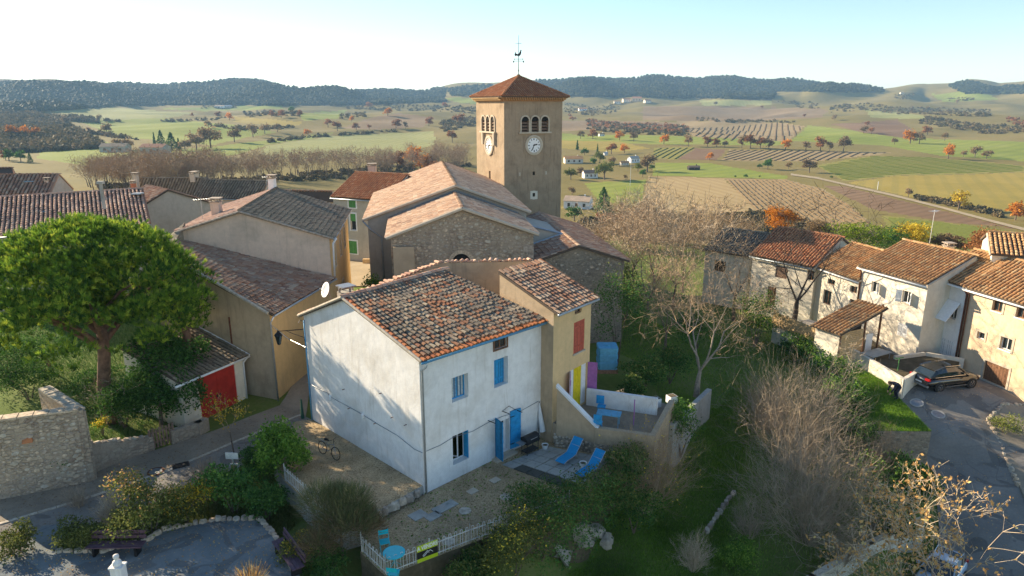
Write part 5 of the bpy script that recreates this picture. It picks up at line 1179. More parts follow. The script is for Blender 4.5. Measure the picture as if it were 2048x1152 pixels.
left_house('edge_house', 'tiled house with a small chimney beyond the skylight house', k0, k1, e0, e1, 10.0, 8.8, 0, 'grey_plaster', 'tile_brown', 0, .45)
k0, k1 = U(265, 358, 8.2).xy, U(412, 358, 8.2).xy; e1 = U(400, 388, 6.2).xy; e0 = e1 + (k0 - k1)
tL3, _, _ = left_house('back_house', 'dark tiled house roof with square chimney in front of the bare wood', k0, k1, e0, e1, 8.2, 6.2, 0, 'grey_plaster', 'tile_dark', 0, .4)
q = U(389, 356, 8.3); chimney(tL3, q.x, q.y, 7.8, 8.9, .7, 1.4, 'pale_plaster'); q = U(257, 360, 8.2); chimney(tL3, q.x + 1, q.y, 7, 8.9, .6, .6, 'pale_plaster')
k0, k1 = U(405, 361, 8.0).xy, U(538, 364, 8.0).xy; e1 = U(520, 396, 6.0).xy; e0 = e1 + (k0 - k1)
left_house('dark_roof_house', 'dark ribbed tile roof next to the house with square chimney', k0, k1, e0, e1, 8.0, 6.0, 0, 'pale_plaster', 'tile_dark', 0, .4)
k0, k1 = U(560, 382, 7.0).xy, U(665, 384, 7.0).xy; e1 = U(660, 400, 5.8).xy; e0 = e1 + (k0 - k1)
left_house('low_back_house', 'low tiled roof between the tan house and the green shuttered house', k0, k1, e0, e1, 7.0, 5.8, 0, 'tan_plaster', 'tile_brown', 0, .4)
# small gabled house turned end-on
q0 = U(300, 440, 5.5); q1 = U(420, 425, 5.5)
tL5, wL5 = row_house('gabled_house', 'small house with plain grey gable wall among the tiled roofs', q0.xy, q1.xy, 0, 5.6, 7, 1.2, 'ochre_plaster', 'tile_brown', [], gut=None)
q0 = U(292, 412, 7.2).xy; q1 = U(418, 400, 7.2).xy
w = Wall(q0, q1, 0); b = None
tgh = thing('end_gable_house', 'grey gable-ended house behind the big bleached roof', 'house', (q0.x, q0.y, 0)); w.build(tgh, [(0, 7.4), (w.L * .36, 8.7), (w.L, 6.9)], (), 'grey_plaster')
inn = -w.n * 7; Wall(q1, (w.P(w.L, 0) + inn).xy, 0).build(tgh, 6.9, (), 'grey_plaster'); Wall((w.P(0, 0) + inn).xy, q0, 0).build(tgh, 7.4, (), 'grey_plaster')
r = Roofs(tgh); kA = w.P(w.L * .36, 8.8, .2); kB = kA + inn; lA = w.P(-.3, 7.35, .2); lB = lA + inn; rA = w.P(w.L + .2, 6.9, .2); rB = rA + inn
r.slope(lB, lA, kA, kB, .36, .4, 'tile_brown', .13, 1.2); r.slope(rA, rB, kB, kA, .36, .4, 'tile_brown', .13, 1.2); r.flush(0)
# green shuttered house by the square
q0 = U(666, 392, 8.0).xy; q1 = U(770, 399, 8.0).xy
tGS, wGS = row_house('green_shutter_house', 'cream house with green shutters and white window surrounds beside the church', q0, q1, .8, 8.0, 9, 2.2, 'grey_plaster', 'tile_red', [
    dict(r=(697, 400, 712, 416), kind='closed', closed_mat='green_paint', depth=.08, trim='white_paint'), dict(r=(700, 427, 713, 461), trim='white_paint', mull=0, sill='white_paint'), dict(r=(697, 481, 715, 508), kind='closed', closed_mat='green_paint', depth=.08, trim='white_paint'), dict(r=(747, 486, 760, 525), kind='closed', closed_mat='brown_wood', depth=.1, trim='white_paint'), dict(r=(749, 440, 760, 465), trim='white_paint', mull=0)], gut='zinc')
u, z, W_, H_ = wGS.rect(700, 427, 713, 461); b = MB(); b.obox(wGS.P(u + .02, z + H_ * .55, -.1), wGS.d * (W_ - .04), wGS.n * .04, V(0, 0, H_ * .43)); b.build('roller_blind', 'green_paint', tGS)
q = U(745, 345, 10.1); chimney(tGS, q.x, q.y, 8.8, 10.9, .9, .9, 'pale_plaster')
# planters and red barrier on the square
sq = G(738, 528)
b = MB(); b.box((sq.x, sq.y, sq.z + .3), (1.3, .5, .6)); pt = thing('stone_planter', 'stone planter box under the windows of the green shuttered house', 'planter', (sq.x, sq.y, sq.z)); b.build('trough', 'pale_wood', pt)
t = thing('overhead_cable', 'thin pale cable slung across the alley from the tan house to the white house', 'cable', (-14.6, 40.0, 4.9)); b = MB(); e = WL.P(.1, 4.9, .08); a = V(-14.75, 39.95, 5.0); b.tube([a, a.lerp(e, .5) - V(0, 0, .18), e], .018, 5); b.build('wire', 'pale_metal', t)
q = U(533, 362, 9.0); antenna(q.x, q.y, 7.6, 9.6, 'pale aerial at the end of the dark ribbed roof')
q = U(760, 530, 1.4); t = thing('red_post', 'slim red and white marker post on the square by the church', 'post', (q.x, q.y, H(q.x, q.y)))
for k in range(5): b = MB(); b.lathe((q.x, q.y, H(q.x, q.y) + k * .5), [(.14, 0), (.14, .498)], 8); b.build('band', 'red_paint' if k % 2 or k > 2 else 'white_paint', t)
# ------------------------------------------------------------------ near ground: terraces, roads, walls
def slab(name, pts, z0, z1, mats=('gravel', 'earth_bank')):
    b = MB(); n = len(pts); b.poly([(p[0], p[1], z1) for p in pts], 0)
    for i in range(n):
        a, c = pts[i], pts[(i + 1) % n]; b.quad((a[0], a[1], z0), (c[0], c[1], z0), (c[0], c[1], z1), (a[0], a[1], z1), 1)
    return structure(b, name, list(mats))
GT = [(-4.3, 29.1), (-6.35, 26.75), (-6.35, 24.75), (-5.02, 23.25), (-1.8, 25.35), (2.7, 27.95), (3.7, 28.9), (5.5, 31.9), (5.3, 32.8), (3.0, 34.4), (1.7, 35.2)]
slab('garden_terrace', GT, -3.5, 0.0)
UT = [(-4.3, 29.25), (-11.6, 36.5), (-12.6, 36.1), (-12.3, 31.6), (-11.0, 29.55), (-9.07, 27.45), (-7.3, 26.2), (-6.4, 26.75)]
slab('upper_terrace', UT, -1.6, 0.42, ('gravel', 'concrete'))
YT = [(2.75, 33.95), (4.5, 33.4), (7.3, 32.5), (9.2, 36.6), (7.0, 39.2), (4.45, 37.25), (2.2, 34.4)]
slab('yellow_house_terrace', YT, -1.5, 1.2, ('gravel_road', 'tan_plaster'))
LT = [tuple(U(*p, -1.0).xy) for p in ((1668, 738), (1690, 800), (1722, 862), (1863, 863), (1790, 787), (1742, 736))]
slab('lawn_terrace', LT, -7.5, -1.0, ('lawn', 'rubble_grey'))
def strip(name, left, right, mat, off=.05, n=60, m=10, usez=False):
    def rs(pts, n):
        pts = [Vector(p) for p in pts]; L = [0]
        for a, c in zip(pts, pts[1:]): L.append(L[-1] + (c - a).length)
        out = []
        for k in range(n + 1):
            s = L[-1] * k / n; i = max(j for j in range(len(L)) if L[j] <= s + 1e-9); i = min(i, len(pts) - 2); out.append(pts[i].lerp(pts[i + 1], (s - L[i]) / max(1e-6, L[i + 1] - L[i])))
        return out
    l, r = rs(left, n), rs(right, n); P = [[a.lerp(c, j / m) for j in range(m + 1)] for a, c in zip(l, r)]
    flat = [p for row in P for p in row]
    z = Hn(np.array([p.x for p in flat]), np.array([p.y for p in flat])) + off
    if not usez: flat = [V(p.x, p.y, zz) for p, zz in zip(flat, z)]
    b = MB(); w = m + 1; b.add(flat, [(i * w + j, i * w + j + 1, (i + 1) * w + j + 1, (i + 1) * w + j) for i in range(n) for j in range(m)])
    return structure(b, name, mat, 'structure', True)
def gp(*pts): return [G(*p) for p in pts]
strip('gravel_verge', gp((-80, 1000), (0, 985), (160, 950), (300, 905), (430, 862), (560, 812), (604, 795)), gp((-80, 1075), (0, 1052), (150, 1008), (330, 948), (467, 889), (560, 850), (606, 832)), 'gravel_road', .05)
strip('road', gp((-80, 1075), (0, 1052), (150, 1008), (330, 948), (467, 889), (560, 850), (606, 832)), gp((-80, 1150), (0, 1118), (120, 1072), (300, 1012), (480, 935), (580, 878), (625, 842)), 'asphalt', .06)
strip('alley', gp((560, 812), (575, 790), (600, 740), (640, 690)), gp((612, 835), (618, 790), (640, 745), (680, 690)), 'gravel_road', .08, 20, 5)
b = MB()
pts = gp((-80, 1073), (0, 1050), (150, 1006), (330, 946), (467, 887), (560, 848), (606, 830))
for a, c in zip(pts, pts[1:]):
    nn = max(1, int((c - a).length / .6))
    for k in range(nn):
        p, q = a.lerp(c, k / nn), a.lerp(c, (k + .96) / nn); p.z = H(p.x, p.y) + .09; q.z = H(q.x, q.y) + .09; s = V(-(q - p).y, (q - p).x, 0).normalized() * .09
        b.add([p - s, q - s, q + s, p + s, p - s - V(0, 0, .14), q - s - V(0, 0, .14), q + s - V(0, 0, .14), p + s - V(0, 0, .14)], [(0, 1, 2, 3), (4, 5, 1, 0), (6, 7, 3, 2), (1, 5, 6, 2), (0, 3, 7, 4)])
structure(b, 'kerb', 'stone_pale')
PZ = -.30
pp = [U(*p, PZ) for p in ((-60, 1230), (-60, 1150), (62, 1088), (112, 1103), (280, 1085), (330, 1062), (430, 1042), (525, 1040), (552, 1085), (600, 1152), (640, 1230))]
b = MB(); b.prism([p.xy for p in pp][::-1], -1.6, PZ); structure(b, 'plaza', 'plaza_paving')
strip('plaza_path', gp((40, 1095), (70, 1072), (85, 1055)), gp((112, 1103), (125, 1075), (128, 1050)), 'plaza_paving', .08, 12, 4)
def stone_row(name, label, pts, h, w, seed, mats=('stone_pale', 'stone_grey', 'stone_warm'), cat='kerb'):
    r = random.Random(seed); t = thing(name, label, cat, tuple(pts[0])); ms = stone_meshes(); off = Vector(ORG[t.name])
    for a, c in zip(pts, pts[1:]):
        d = c - a; L = d.length; d.normalize(); u = 0
        while u < L:
            s = r.uniform(.25, .5) * w / .3; p = a + d * (u + s / 2); m = r.choice(ms); o = bpy.data.objects.new('stone', m); COL.objects.link(o); o.parent = t
            an = math.atan2(d.y, d.x) + r.uniform(-.2, .2); o.location = p - off - V(0, 0, .08); o.rotation_euler = (r.uniform(-.1, .1), r.uniform(-.1, .1), an); o.scale = (s * 1.08, w * r.uniform(.9, 1.15), (h + .08) * 2 * r.uniform(.8, 1.1)); u += s * .98
    return t
stone_row('planting_kerb', 'low curved kerb of rough stones between the plaza and the shrubs', [U(*p, PZ) for p in ((112, 1103), (200, 1103), (290, 1084), (330, 1060), (430, 1040), (520, 1038), (552, 1075), (590, 1145))], .15, .28, 11)
stone_row('terrace_edging', 'stepped stone edging between upper and lower garden terraces', [V(-4.4, 29.0, .2), V(-5.3, 27.9, .2), V(-6.4, 26.7, .2)], .22, .34, 12)
stone_row('path_border', 'broken line of pale stones down the grass slope', [G(1470, 985) , G(1450, 1010), G(1425, 1045), G(1412, 1068)], .2, .3, 13)
strip('square', gp((690, 500), (690, 575)), gp((800, 500), (800, 575)), 'dirt', .1, 30, 20)
# right hand road
strip('road', [V(26, 55, 0), V(25.9, 49, 0), V(25.6, 45, 0), V(25.7, 42, 0), V(26.1, 38, 0), V(24.4, 34, 0), V(21.5, 30.2, 0), V(17, 26, 0)], [V(31, 57, 0), V(34.8, 51, 0), V(35.6, 45, 0), V(36, 42, 0), V(37, 37, 0), V(37, 32, 0), V(36, 27, 0), V(35, 22, 0)], 'asphalt', .06, 90, 24)
def retaining(name, label, pts, z1, z0, th, mat, cap=None):
    t = thing(name, label, 'wall', (pts[0][0], pts[0][1], z0 if not isinstance(z0, list) else z0[0]))
    for i, (a, c) in enumerate(zip(pts, pts[1:])):
        a, c = Vector(a[:2]), Vector(c[:2]); d = (c - a).normalized(); n = Vector((d.y, -d.x)) * th / 2; za, zc = (z1[i], z1[i + 1]) if isinstance(z1, list) else (z1, z1)
        a2 = a - d * th * .45; c2 = c + d * th * .45; lo = z0
        b = MB(); b.prism([a2 + n, c2 + n, c2 - n, a2 - n], lo, [za, zc, zc, za]); b.build('wall_run', mat, t)
        if cap:
            L = (c - a).length; m = max(1, int(L / .55))
            for k in range(m):
                q = a.lerp(c, (k + .5) / m); zz = za + (zc - za) * (k + .5) / m; b = MB(); b.box((q.x, q.y, zz + .045), (L / m * .97, th + .14, .085 + random.uniform(0, .02)), math.atan2(d.y, d.x) + random.uniform(-.02, .02)); b.build('cap_stone', cap, t)
    return t
retaining('roadside_wall', 'plain rendered retaining wall below the twiggy shrubs by the lower road', [U(1842, 1038, -4).xy, U(1740, 1085, -4).xy, U(1625, 1152, -4).xy, U(1560, 1190, -4).xy], -4.0, -8.5, .35, 'cream_plaster', None)
retaining('terrace_parapet', 'low white parapet wall behind the blue table of the yellow house', [(4.45, 36.75), (8.1, 35.45)], 2.2, .5, .22, 'white_plaster', None)
b = MB(); b.prism([(2.42, 34.0), (4.55, 33.2), (4.65, 33.42), (2.52, 34.22)], -.6, [3.45, 1.35, 1.35, 3.45]); t = thing('stair_parapet', 'sloping white topped stair wall going down from the yellow house', 'wall', (3.5, 33.7, 0)); b.build('wall_run', 'tan_plaster', t)
b = MB(); b.prism([(2.36, 33.95), (4.58, 33.12), (4.70, 33.44), (2.48, 34.27)], [3.46, 1.36, 1.36, 3.46], [3.60, 1.50, 1.50, 3.60]); b.build('coping', 'white_paint', t)
retaining('terrace_wall', 'tan stone retaining wall under the terrace of the yellow house', [(4.6, 33.25), (7.35, 32.4), (9.2, 36.4)], [1.5, 1.5, 1.6], -4, .3, 'tan_plaster', None)
# rubble foot of that wall by the loungers
wft = Wall((2.3, 34.0), (5.4, 32.75), -.3); tt = thing('field_stones', 'rough field stones along the foot of the wall behind the loungers', 'stones', (3.8, 33.4, 0)); stones(tt, wft, (((.0, wft.L), (.0, .75)), lambda u, z: z < .75 - .1 * u), 60, .14, .32, 21, .07)
b = MB(); b.prism([wft.P(0, 0, .0).xy, wft.P(wft.L, 0, .0).xy, wft.P(wft.L, 0, -.3).xy, wft.P(0, 0, -.3).xy], -.4, .6); b.build('wall_core', 'rubble_grey', tt)
retaining('garden_end_wall', 'weathered concrete wall end under the big pale bare tree', [U(1345, 838, .9).xy, U(1418, 770, .9).xy], .6, -4, .3, 'concrete', None)
# left stone wall with tile coping
wa, wb, wc_ = U(-60, 846, 3.8), U(158, 818, 3.66), U(88, 776, 3.8)
tlw = retaining('rubble_wall', 'tall rubble garden wall with stone coping beside the road', [wa.xy, wb.xy], [3.8, 3.66], -1.5, .42, 'rubble', 'stone_warm')
retaining('return_wall', 'lit return of the rubble wall running back under the pine', [wb.xy, wc_.xy], [3.55, 3.8], -1, .42, 'rubble', 'stone_pale')
ww = Wall(wa.xy, wb.xy, -.5); ww.p0 = ww.p0 + ww.n.xy * .21; stones(tlw.children[0], ww, (((.3, ww.L - .1), (-.2, 3.5)), lambda u, z: True), 220, .14, .4, 31, .045)
b = MB(); u, z = ww.at(55, 880); b.add([ww.P(u - .22, z - .1, .18), ww.P(u + .22, z - .1, .18), ww.P(u + .22, z - .06, 0), ww.P(u - .22, z - .06, 0), ww.P(u - .2, z + .04, .0), ww.P(u + .18, z + .16, .0)], [(0, 1, 2, 3), (0, 3, 4), (1, 5, 2), (0, 4, 5, 1)]); single(b, 'tile_hood', 'tile_edge', 'red clay tile hood stuck out of the rubble wall', 'tile')
lw = gp((160, 958), (230, 925), (300, 900)); lw2 = gp((350, 885), (400, 868), (410, 862))
retaining('low_rubble_wall', 'crumbling low rubble wall below the dark garden under the pine', [p.xy for p in lw], [1.7, 1.05, .6], -1, .4, 'rubble', None)
stone_row('wall_top_stones', 'loose stones along the top of the crumbling low wall', [V(lw[0].x, lw[0].y, 1.65), V(lw[1].x, lw[1].y, 1.02), V(lw[2].x, lw[2].y, .58)], .14, .32, 15, cat='stones')
retaining('gate_wall', 'short low rubble wall between the picket gate and the ivy', [p.xy for p in lw2], .6, -1, .4, 'rubble', None)
# picket gate
ga, gb = G(300, 903), G(352, 885); t = thing('picket_gate', 'weathered wooden picket gate in the low rubble wall', 'gate', tuple(ga)); d = (gb - ga); L = d.length; d.normalize()
for k in range(8):
    b = MB(); p = ga + d * (k + .3) * L / 8; b.obox(p + V(0, 0, .08), d * (L / 8 * .62), V(-d.y, d.x, 0) * .03, V(0, 0, 1.15 + .04 * math.sin(k * 2.1))); b.build('picket', 'grey_wood', t)
for z in (.35, .95): b = MB(); b.obox(ga + V(-d.y, d.x, 0) * .032 + V(0, 0, z), d * L, V(-d.y, d.x, 0) * .03, V(0, 0, .09)); b.build('rail', 'grey_wood', t)
# white garden walls at the cream house
def wpt(px, py, z): return tuple(U(px, py, z).xy)
retaining('front_garden_wall', 'long white low wall round the sloping front garden of the cream house', [wpt(1683, 690, -.1), wpt(1808, 757, -.1), wpt(1836, 741, -.1)], [.15, -.1, -.1], -2.5, .25, 'cream_plaster', None)
retaining('bed_wall', 'short cream wall behind the planted bed of the cream house', [wpt(1792, 712, -.1), wpt(1850, 704, -.1), wpt(1925, 722, -.3)], -.1, -2, .22, 'cream_plaster', None)
bedp = [U(*p, -.35) for p in ((1690, 690), (1808, 752), (1830, 740), (1925, 722), (1850, 706), (1792, 714), (1740, 676))]; b = MB(); b.prism([p.xy for p in bedp], -1.8, -.36); structure(b, 'garden_bed', 'earth_bank')
gp0, gp1 = U(1668, 712, -1.0), U(1684, 702, -1.0); b = MB(); dd = (gp1 - gp0)
for k in range(5): b.obox(gp0 + dd * (k / 5), dd * .19, V(-dd.y, dd.x, 0).normalized() * .04, V(0, 0, 1.5))
single(b, 'garden_gate', 'pale_wood', 'plain pale wooden gate beside the lean-to', 'gate', gp0)
tb = U(1752, 706, .1); t = thing('garden_table', 'grey covered table in the front garden of the cream house', 'table', (tb.x, tb.y, -.4)); b = MB(); b.box((tb.x, tb.y, .12), (2.2, 1.1, .06), .5); b.build('table_top', 'concrete', t)
for sx in (-1, 1):
    for sy in (-1, 1): b = MB(); q = Matrix.Rotation(.5, 3, 'Z') @ V(sx, sy * .45, 0); b.box((tb.x + q.x, tb.y + q.y, -.18), (.06, .06, .54)); b.build('leg', 'grey_metal', t)
q = U(1799, 716, .6); t = thing('green_stand', 'bright green T-shaped stand in the planted bed', 'stand', (q.x, q.y, -.4)); b = MB(); b.tube([(q.x, q.y, -.4), (q.x, q.y, .6)], .03, 6); b.build('post', 'green_bright', t) if 'green_bright' in MAT else b.build('post', 'green_paint', t); b = MB(); b.tube([(q.x - .35, q.y - .1, .6), (q.x + .35, q.y + .1, .6)], .035, 6); b.build('crossbar', 'green_paint', t)
# traffic island kerb
isl = [U(*p, -2.2) for p in ((1975, 848), (2000, 832), (2060, 826), (2100, 880), (2080, 960), (2048, 925))]; b = MB()
zz = [H(p.x, p.y) + .18 for p in isl]; b.prism([p.xy for p in isl], [z - .6 for z in zz], zz); structure(b, 'verge_island', 'gravel_road')
ring = [V(p.x, p.y, z - .12) for p, z in zip(isl, zz)]; stone_row('island_kerb', 'pale stone kerb round the grassy corner by the road', ring[5:] + ring[:3], .18, .3, 17)
# manholes and drain covers
def manhole(px, py, r, label, mat='concrete'):
    p = G(px, py); b = MB(); z = p.z + .10; t = thing('manhole_cover', label, 'manhole', (p.x, p.y, z))
    nrm = V(H(p.x - 1, p.y) - H(p.x + 1, p.y), H(p.x, p.y - 1) - H(p.x, p.y + 1), 2).normalized(); R = V(0, 0, 1).rotation_difference(nrm).to_matrix()
    b.lathe((p.x, p.y, z), [(r, -.04), (r, .008), (r * .8, .008), (r * .8, -.04)], 24, 0, R); b.build('ring', mat, t); b = MB(); b.lathe((p.x, p.y, z), [(r * .79, -.04), (r * .79, .004)], 24, 0, R); b.build('lid', 'grey_metal', t)
manhole(1833, 808, .42, 'round manhole in the road nearest the crouching person'); manhole(1876, 831, .42, 'round manhole in the road next to the island kerb')
for (px, py, l) in ((312, 946, 'brown round drain cover at the kerb of the left road'),): manhole(px, py, .4, l, 'rust')
q = G(362, 933); b = MB(); b.box((q.x, q.y, q.z + .075), (.8, .5, .05), .55)
for k in range(6): b.box((q.x + (k - 2.5) * .11 * math.cos(.55), q.y + (k - 2.5) * .11 * math.sin(.55), q.z + .105), (.05, .42, .02), .55)
single(b, 'drain_grate', 'dark_metal', 'dark square drain grate in the left road', 'drain', q)

# ------------------------------------------------------------------ garden furniture
def fence(name, label, pts, seg=.26, hh=.78):
    t = thing(name, label, 'fence', (pts[0][0], pts[0][1], pts[0][2])); me = None; off = Vector(ORG[t.name])
    hb = MB(); r = .055; arc = [V(-r, 0, .02), V(-r, 0, hh - r)] + [V(-r * math.cos(math.pi * k / 6), 0, hh - r + r * 1.2 * math.sin(math.pi * k / 6)) for k in range(1, 6)] + [V(r, 0, hh - r), V(r, 0, .02)]
    hb.tube(arc, .013, 4); me = hb.mesh('hoop', 'fence_paint')
    for a, c in zip(pts, pts[1:]):
        a, c = Vector(a), Vector(c); d = c - a; L = d.length; n = max(1, int(L / seg)); an = math.atan2(d.y, d.x)
        for k in range(n):
            o = bpy.data.objects.new('hoop', me); COL.objects.link(o); o.parent = t; o.location = a.lerp(c, (k + .5) / n) - off; o.rotation_euler = (0, 0, an)
        for z in (.10, .60): b = MB(); b.obox(a + V(0, 0, z) - V(-d.y, d.x, 0).normalized() * .012, d, V(-d.y, d.x, 0).normalized() * .024, V(0, 0, .035)); b.build('rail', 'fence_paint', t)
        m = max(1, round(L / 2.1))
        for k in range(m + 1):
            q = a.lerp(c, k / m); b = MB(); b.tube([q - V(0, 0, .1), q + V(0, 0, .95)], .022, 6); b.build('post', 'fence_paint', t)
fence('garden_fence', 'white hooped metal fence along the front edge of the gravel garden', [(-6.3, 24.8, 0), (-5.0, 23.32, 0), (-1.8, 25.42, 0), (2.65, 28.0, 0)])
fence('side_fence', 'white hooped metal fence on the retaining wall beside the laurel', [(-11.05, 29.7, .42), (-9.07, 27.55, .42), (-8.0, 26.8, .42)])
# sale board
def text_mesh(txt, size, mat, bold=.0):
    c = bpy.data.curves.new('lettering', 'FONT'); c.body = txt; c.size = size; c.extrude = .004; c.offset = bold; c.align_x = 'CENTER'; c.align_y = 'CENTER'
    o = bpy.data.objects.new('tmp', c); COL.objects.link(o); dg = bpy.context.evaluated_depsgraph_get(); me = bpy.data.meshes.new_from_object(o.evaluated_get(dg)); bpy.data.objects.remove(o); me.materials.clear(); me.materials.append(MAT[mat]); return me
def sale_board():
    p0, p1 = Vector((-5.02, 23.32, 0)), Vector((-1.8, 25.42, 0)); d = (p1 - p0).normalized(); n = V(d.y, -d.x, 0)
    u0 = Wall(p0.xy, p1.xy, 0); ua = u0.at(834, 1135)[0]; ub = u0.at(875, 1118)[0]; W = ub - ua; o = p0 + d * ua + n * .05 + V(0, 0, .02); Hh = .78
    t = thing('sale_board', 'lime and black board reading A VENDRE on the white fence', 'sign', tuple(o)); off = o.copy()
    for nm, m, z, h in (('bottom_band', 'lime_paint', 0, .17), ('middle_band', 'sign_black', .17, .33), ('top_band', 'lime_paint', .50, .28)):
        b = MB(); b.obox(o + V(0, 0, z), d * W, n * .015, V(0, 0, h)); b.build(nm, m, t)
    x = bpy.data.objects.new('lettering', text_mesh('A VENDRE', .24, 'white_paint', .008)); COL.objects.link(x); x.parent = t
    R = Matrix((d, V(0, 0, 1), n)).transposed().to_4x4(); x.matrix_basis = Matrix.Translation(d * W / 2 + V(0, 0, .64) + n * .02) @ R @ Matrix.Diagonal((.82, 1, 1, 1))
    b = MB(); c = o + d * W * .5 + V(0, 0, .34) + n * .022
    for pts in ([(-.22, -.06), (-.10, .03), (0.0, .11), (.06, .05), (.12, .09), (.24, -.03)], [(-.16, -.10), (-.06, -.02), (.01, .05), (.06, -.01)], [(-.22, -.06), (-.2, -.10), (-.16, -.10)]): b.tube([c + d * x_ + V(0, 0, z_) for x_, z_ in pts], .012, 4)
    b.build('mountain_emblem', 'white_paint', t)
sale_board()
# bistro table and chairs
q = U(788, 1105, .72); t = thing('bistro_table', 'round turquoise metal table in the corner of the gravel garden', 'table', (q.x, q.y, 0)); b = MB(); b.lathe((q.x, q.y, .70), [(.43, 0), (.45, .01), (.45, .035), (.43, .04)], 32); b.build('table_top', 'turquoise_paint', t)
for k in range(4):
    a = math.pi / 4 + k * math.pi / 2; b = MB(); b.tube([(q.x + .32 * math.cos(a), q.y + .32 * math.sin(a), 0), (q.x - .25 * math.cos(a) * .2, q.y - .25 * math.sin(a) * .2, .35), (q.x + .25 * math.cos(a + .6), q.y + .25 * math.sin(a + .6), .70)], .012, 5); b.build('leg', 'turquoise_paint', t)
def bistro_chair(loc, rz, label):
    t = thing('bistro_chair', label, 'chair', loc, 'turquoise chairs at the bistro table'); R = Matrix.Rotation(rz, 3, 'Z'); L0 = Vector(loc)
    def T(x, y, z): return L0 + R @ V(x, y, z)
    for k in range(5): b = MB(); b.box(T(0, -.16 + k * .08, .45), (.40, .07, .018), rz); b.build('seat_slat', 'turquoise_paint', t)
    for k, z in enumerate((.68, .78)): b = MB(); b.box(T(0, .235 + k * .02, z), (.40, .018, .09), rz); b.build('back_slat', 'turquoise_paint', t)
    for s in (-1, 1):
        b = MB(); b.tube([T(s * .2, -.26, 0), T(s * .2, .2, .5), T(s * .2, .27, .85)], .013, 5); b.build('frame', 'turquoise_paint', t); b = MB(); b.tube([T(s * .18, .24, 0), T(s * .18, -.16, .45)], .013, 5); b.build('leg', 'turquoise_paint', t)
c1 = U(768, 1118, 0); bistro_chair((c1.x - .05, c1.y + .55, 0), 0.35, 'turquoise folding chair standing between the bistro table and the broom bush'); c2 = U(786, 1150, .3); bistro_chair((q.x + .12, q.y - .85, 0), math.pi - .15, 'turquoise folding chair with its back to the corner of the white fence')
# loungers
def lounger(px, py, rz, label):
    o = U(px, py, 0); t = thing('sun_lounger', label, 'sun lounger', (o.x, o.y, 0), 'blue loungers on the patio'); R = Matrix.Rotation(rz, 3, 'Z')
    def T(x, y, z): return o + R @ V(x, y, z)
    prof = [(-.85, .30), (-.55, .36), (-.1, .34), (.25, .36), (.95, 1.0)]
    b = MB(); w = .28
    for (a, c) in zip(prof, prof[1:]): b.add([T(a[0], -w, a[1]), T(c[0], -w, c[1]), T(c[0], w, c[1]), T(a[0], w, a[1]), T(a[0], -w, a[1] - .02), T(c[0], -w, c[1] - .02), T(c[0], w, c[1] - .02), T(a[0], w, a[1] - .02)], [(0, 1, 2, 3), (7, 6, 5, 4), (0, 4, 5, 1), (2, 6, 7, 3), (1, 5, 6, 2), (3, 7, 4, 0)])
    b.build('sling', 'lounger_blue', t)
    for s in (-1, 1):
        b = MB(); b.tube([T(x, s * (w + .015), z) for x, z in prof], .016, 5); b.build('side_rail', 'pale_metal', t)
        for (x0, z0, x1) in ((-.55, .36, -.85), (.25, .36, .75)): b = MB(); b.tube([T(x0, s * w, z0), T(x1, s * w, .02)], .014, 5); b.build('leg', 'pale_metal', t)
    for x in (-.85, .75): b = MB(); b.tube([T(x, -w, .02), T(x, w, .02)], .014, 5); b.build('foot_bar', 'pale_metal', t)
    b = MB(); b.tube([T(.6, -w, .68), T(.6, -w, .68) + V(0, 0, 0), T(.62, w, .68)], .014, 5); b.build('back_bar', 'pale_metal', t)
lounger(1137, 922, math.radians(52), 'bright blue sling lounger on the patio nearest the barbecue'); lounger(1179, 948, math.radians(48), 'bright blue sling lounger on the patio nearest the hedge')
def pot(px, py, z, r, h, label, mat='white_paint', name='flower_pot', cat='pot'):
    o = U(px, py, z); t = thing(name, label, cat, tuple(o)); b = MB(); b.lathe(o, [(r * .7, 0), (r, h), (r * 1.08, h), (r * 1.08, h * .92), (r * .9, h * .92), (r * .85, h * .8)], 16); b.build('vessel', mat, t); b = MB(); b.lathe(o + V(0, 0, h * .78), [(r * .84, 0), (r * .84, .01)], 16); b.build('soil', 'earth_bank', t)
pot(1166, 936, 0, .19, .33, 'small white pot standing between the two blue loungers'); pot(1090, 898, 0, .18, .28, 'small white pot on the ground beside the barbecue')
# barbecue
o = U(1060, 905, 0); t = thing('barbecue', 'black trolley barbecue with lid beside the blue door shutter', 'barbecue', (o.x, o.y, 0)); R = Matrix.Rotation(math.radians(44), 3, 'Z')
b = MB(); b.box(o + V(0, 0, .78), (.95, .5, .22), math.radians(44)); b.build('firebox', 'dark_metal', t)
b = MB(); vs = []
for x in (-.48, .48):
    for k in range(7): a = math.pi * k / 6; vs.append(o + R @ V(x, -.26 * math.cos(a), .89 + .2 * math.sin(a)))
b.add(vs, [(k, k + 1, 8 + k, 7 + k) for k in range(6)] + [tuple(range(6, -1, -1)), tuple(range(7, 14))]); l = b.build('lid', 'dark_metal', t); b = MB(); b.tube([o + R @ V(-.25, -.30, .95), o + R @ V(.25, -.30, .95)], .015, 5); b.build('handle', 'pale_metal', l)
for sx in (-1, 1):
    for sy in (-1, 1): b = MB(); q = R @ V(sx * .42, sy * .2, 0); b.tube([o + q, o + q + V(0, 0, .7)], .022, 5); b.build('leg', 'dark_metal', t)
b = MB(); b.box(o + V(0, 0, .2), (.9, .45, .03), math.radians(44)); b.build('shelf', 'dark_metal', t); b = MB(); b.box(o + R @ V(-.68, 0, .82), (.38, .42, .03), math.radians(44)); b.build('side_table', 'grey_metal', t)
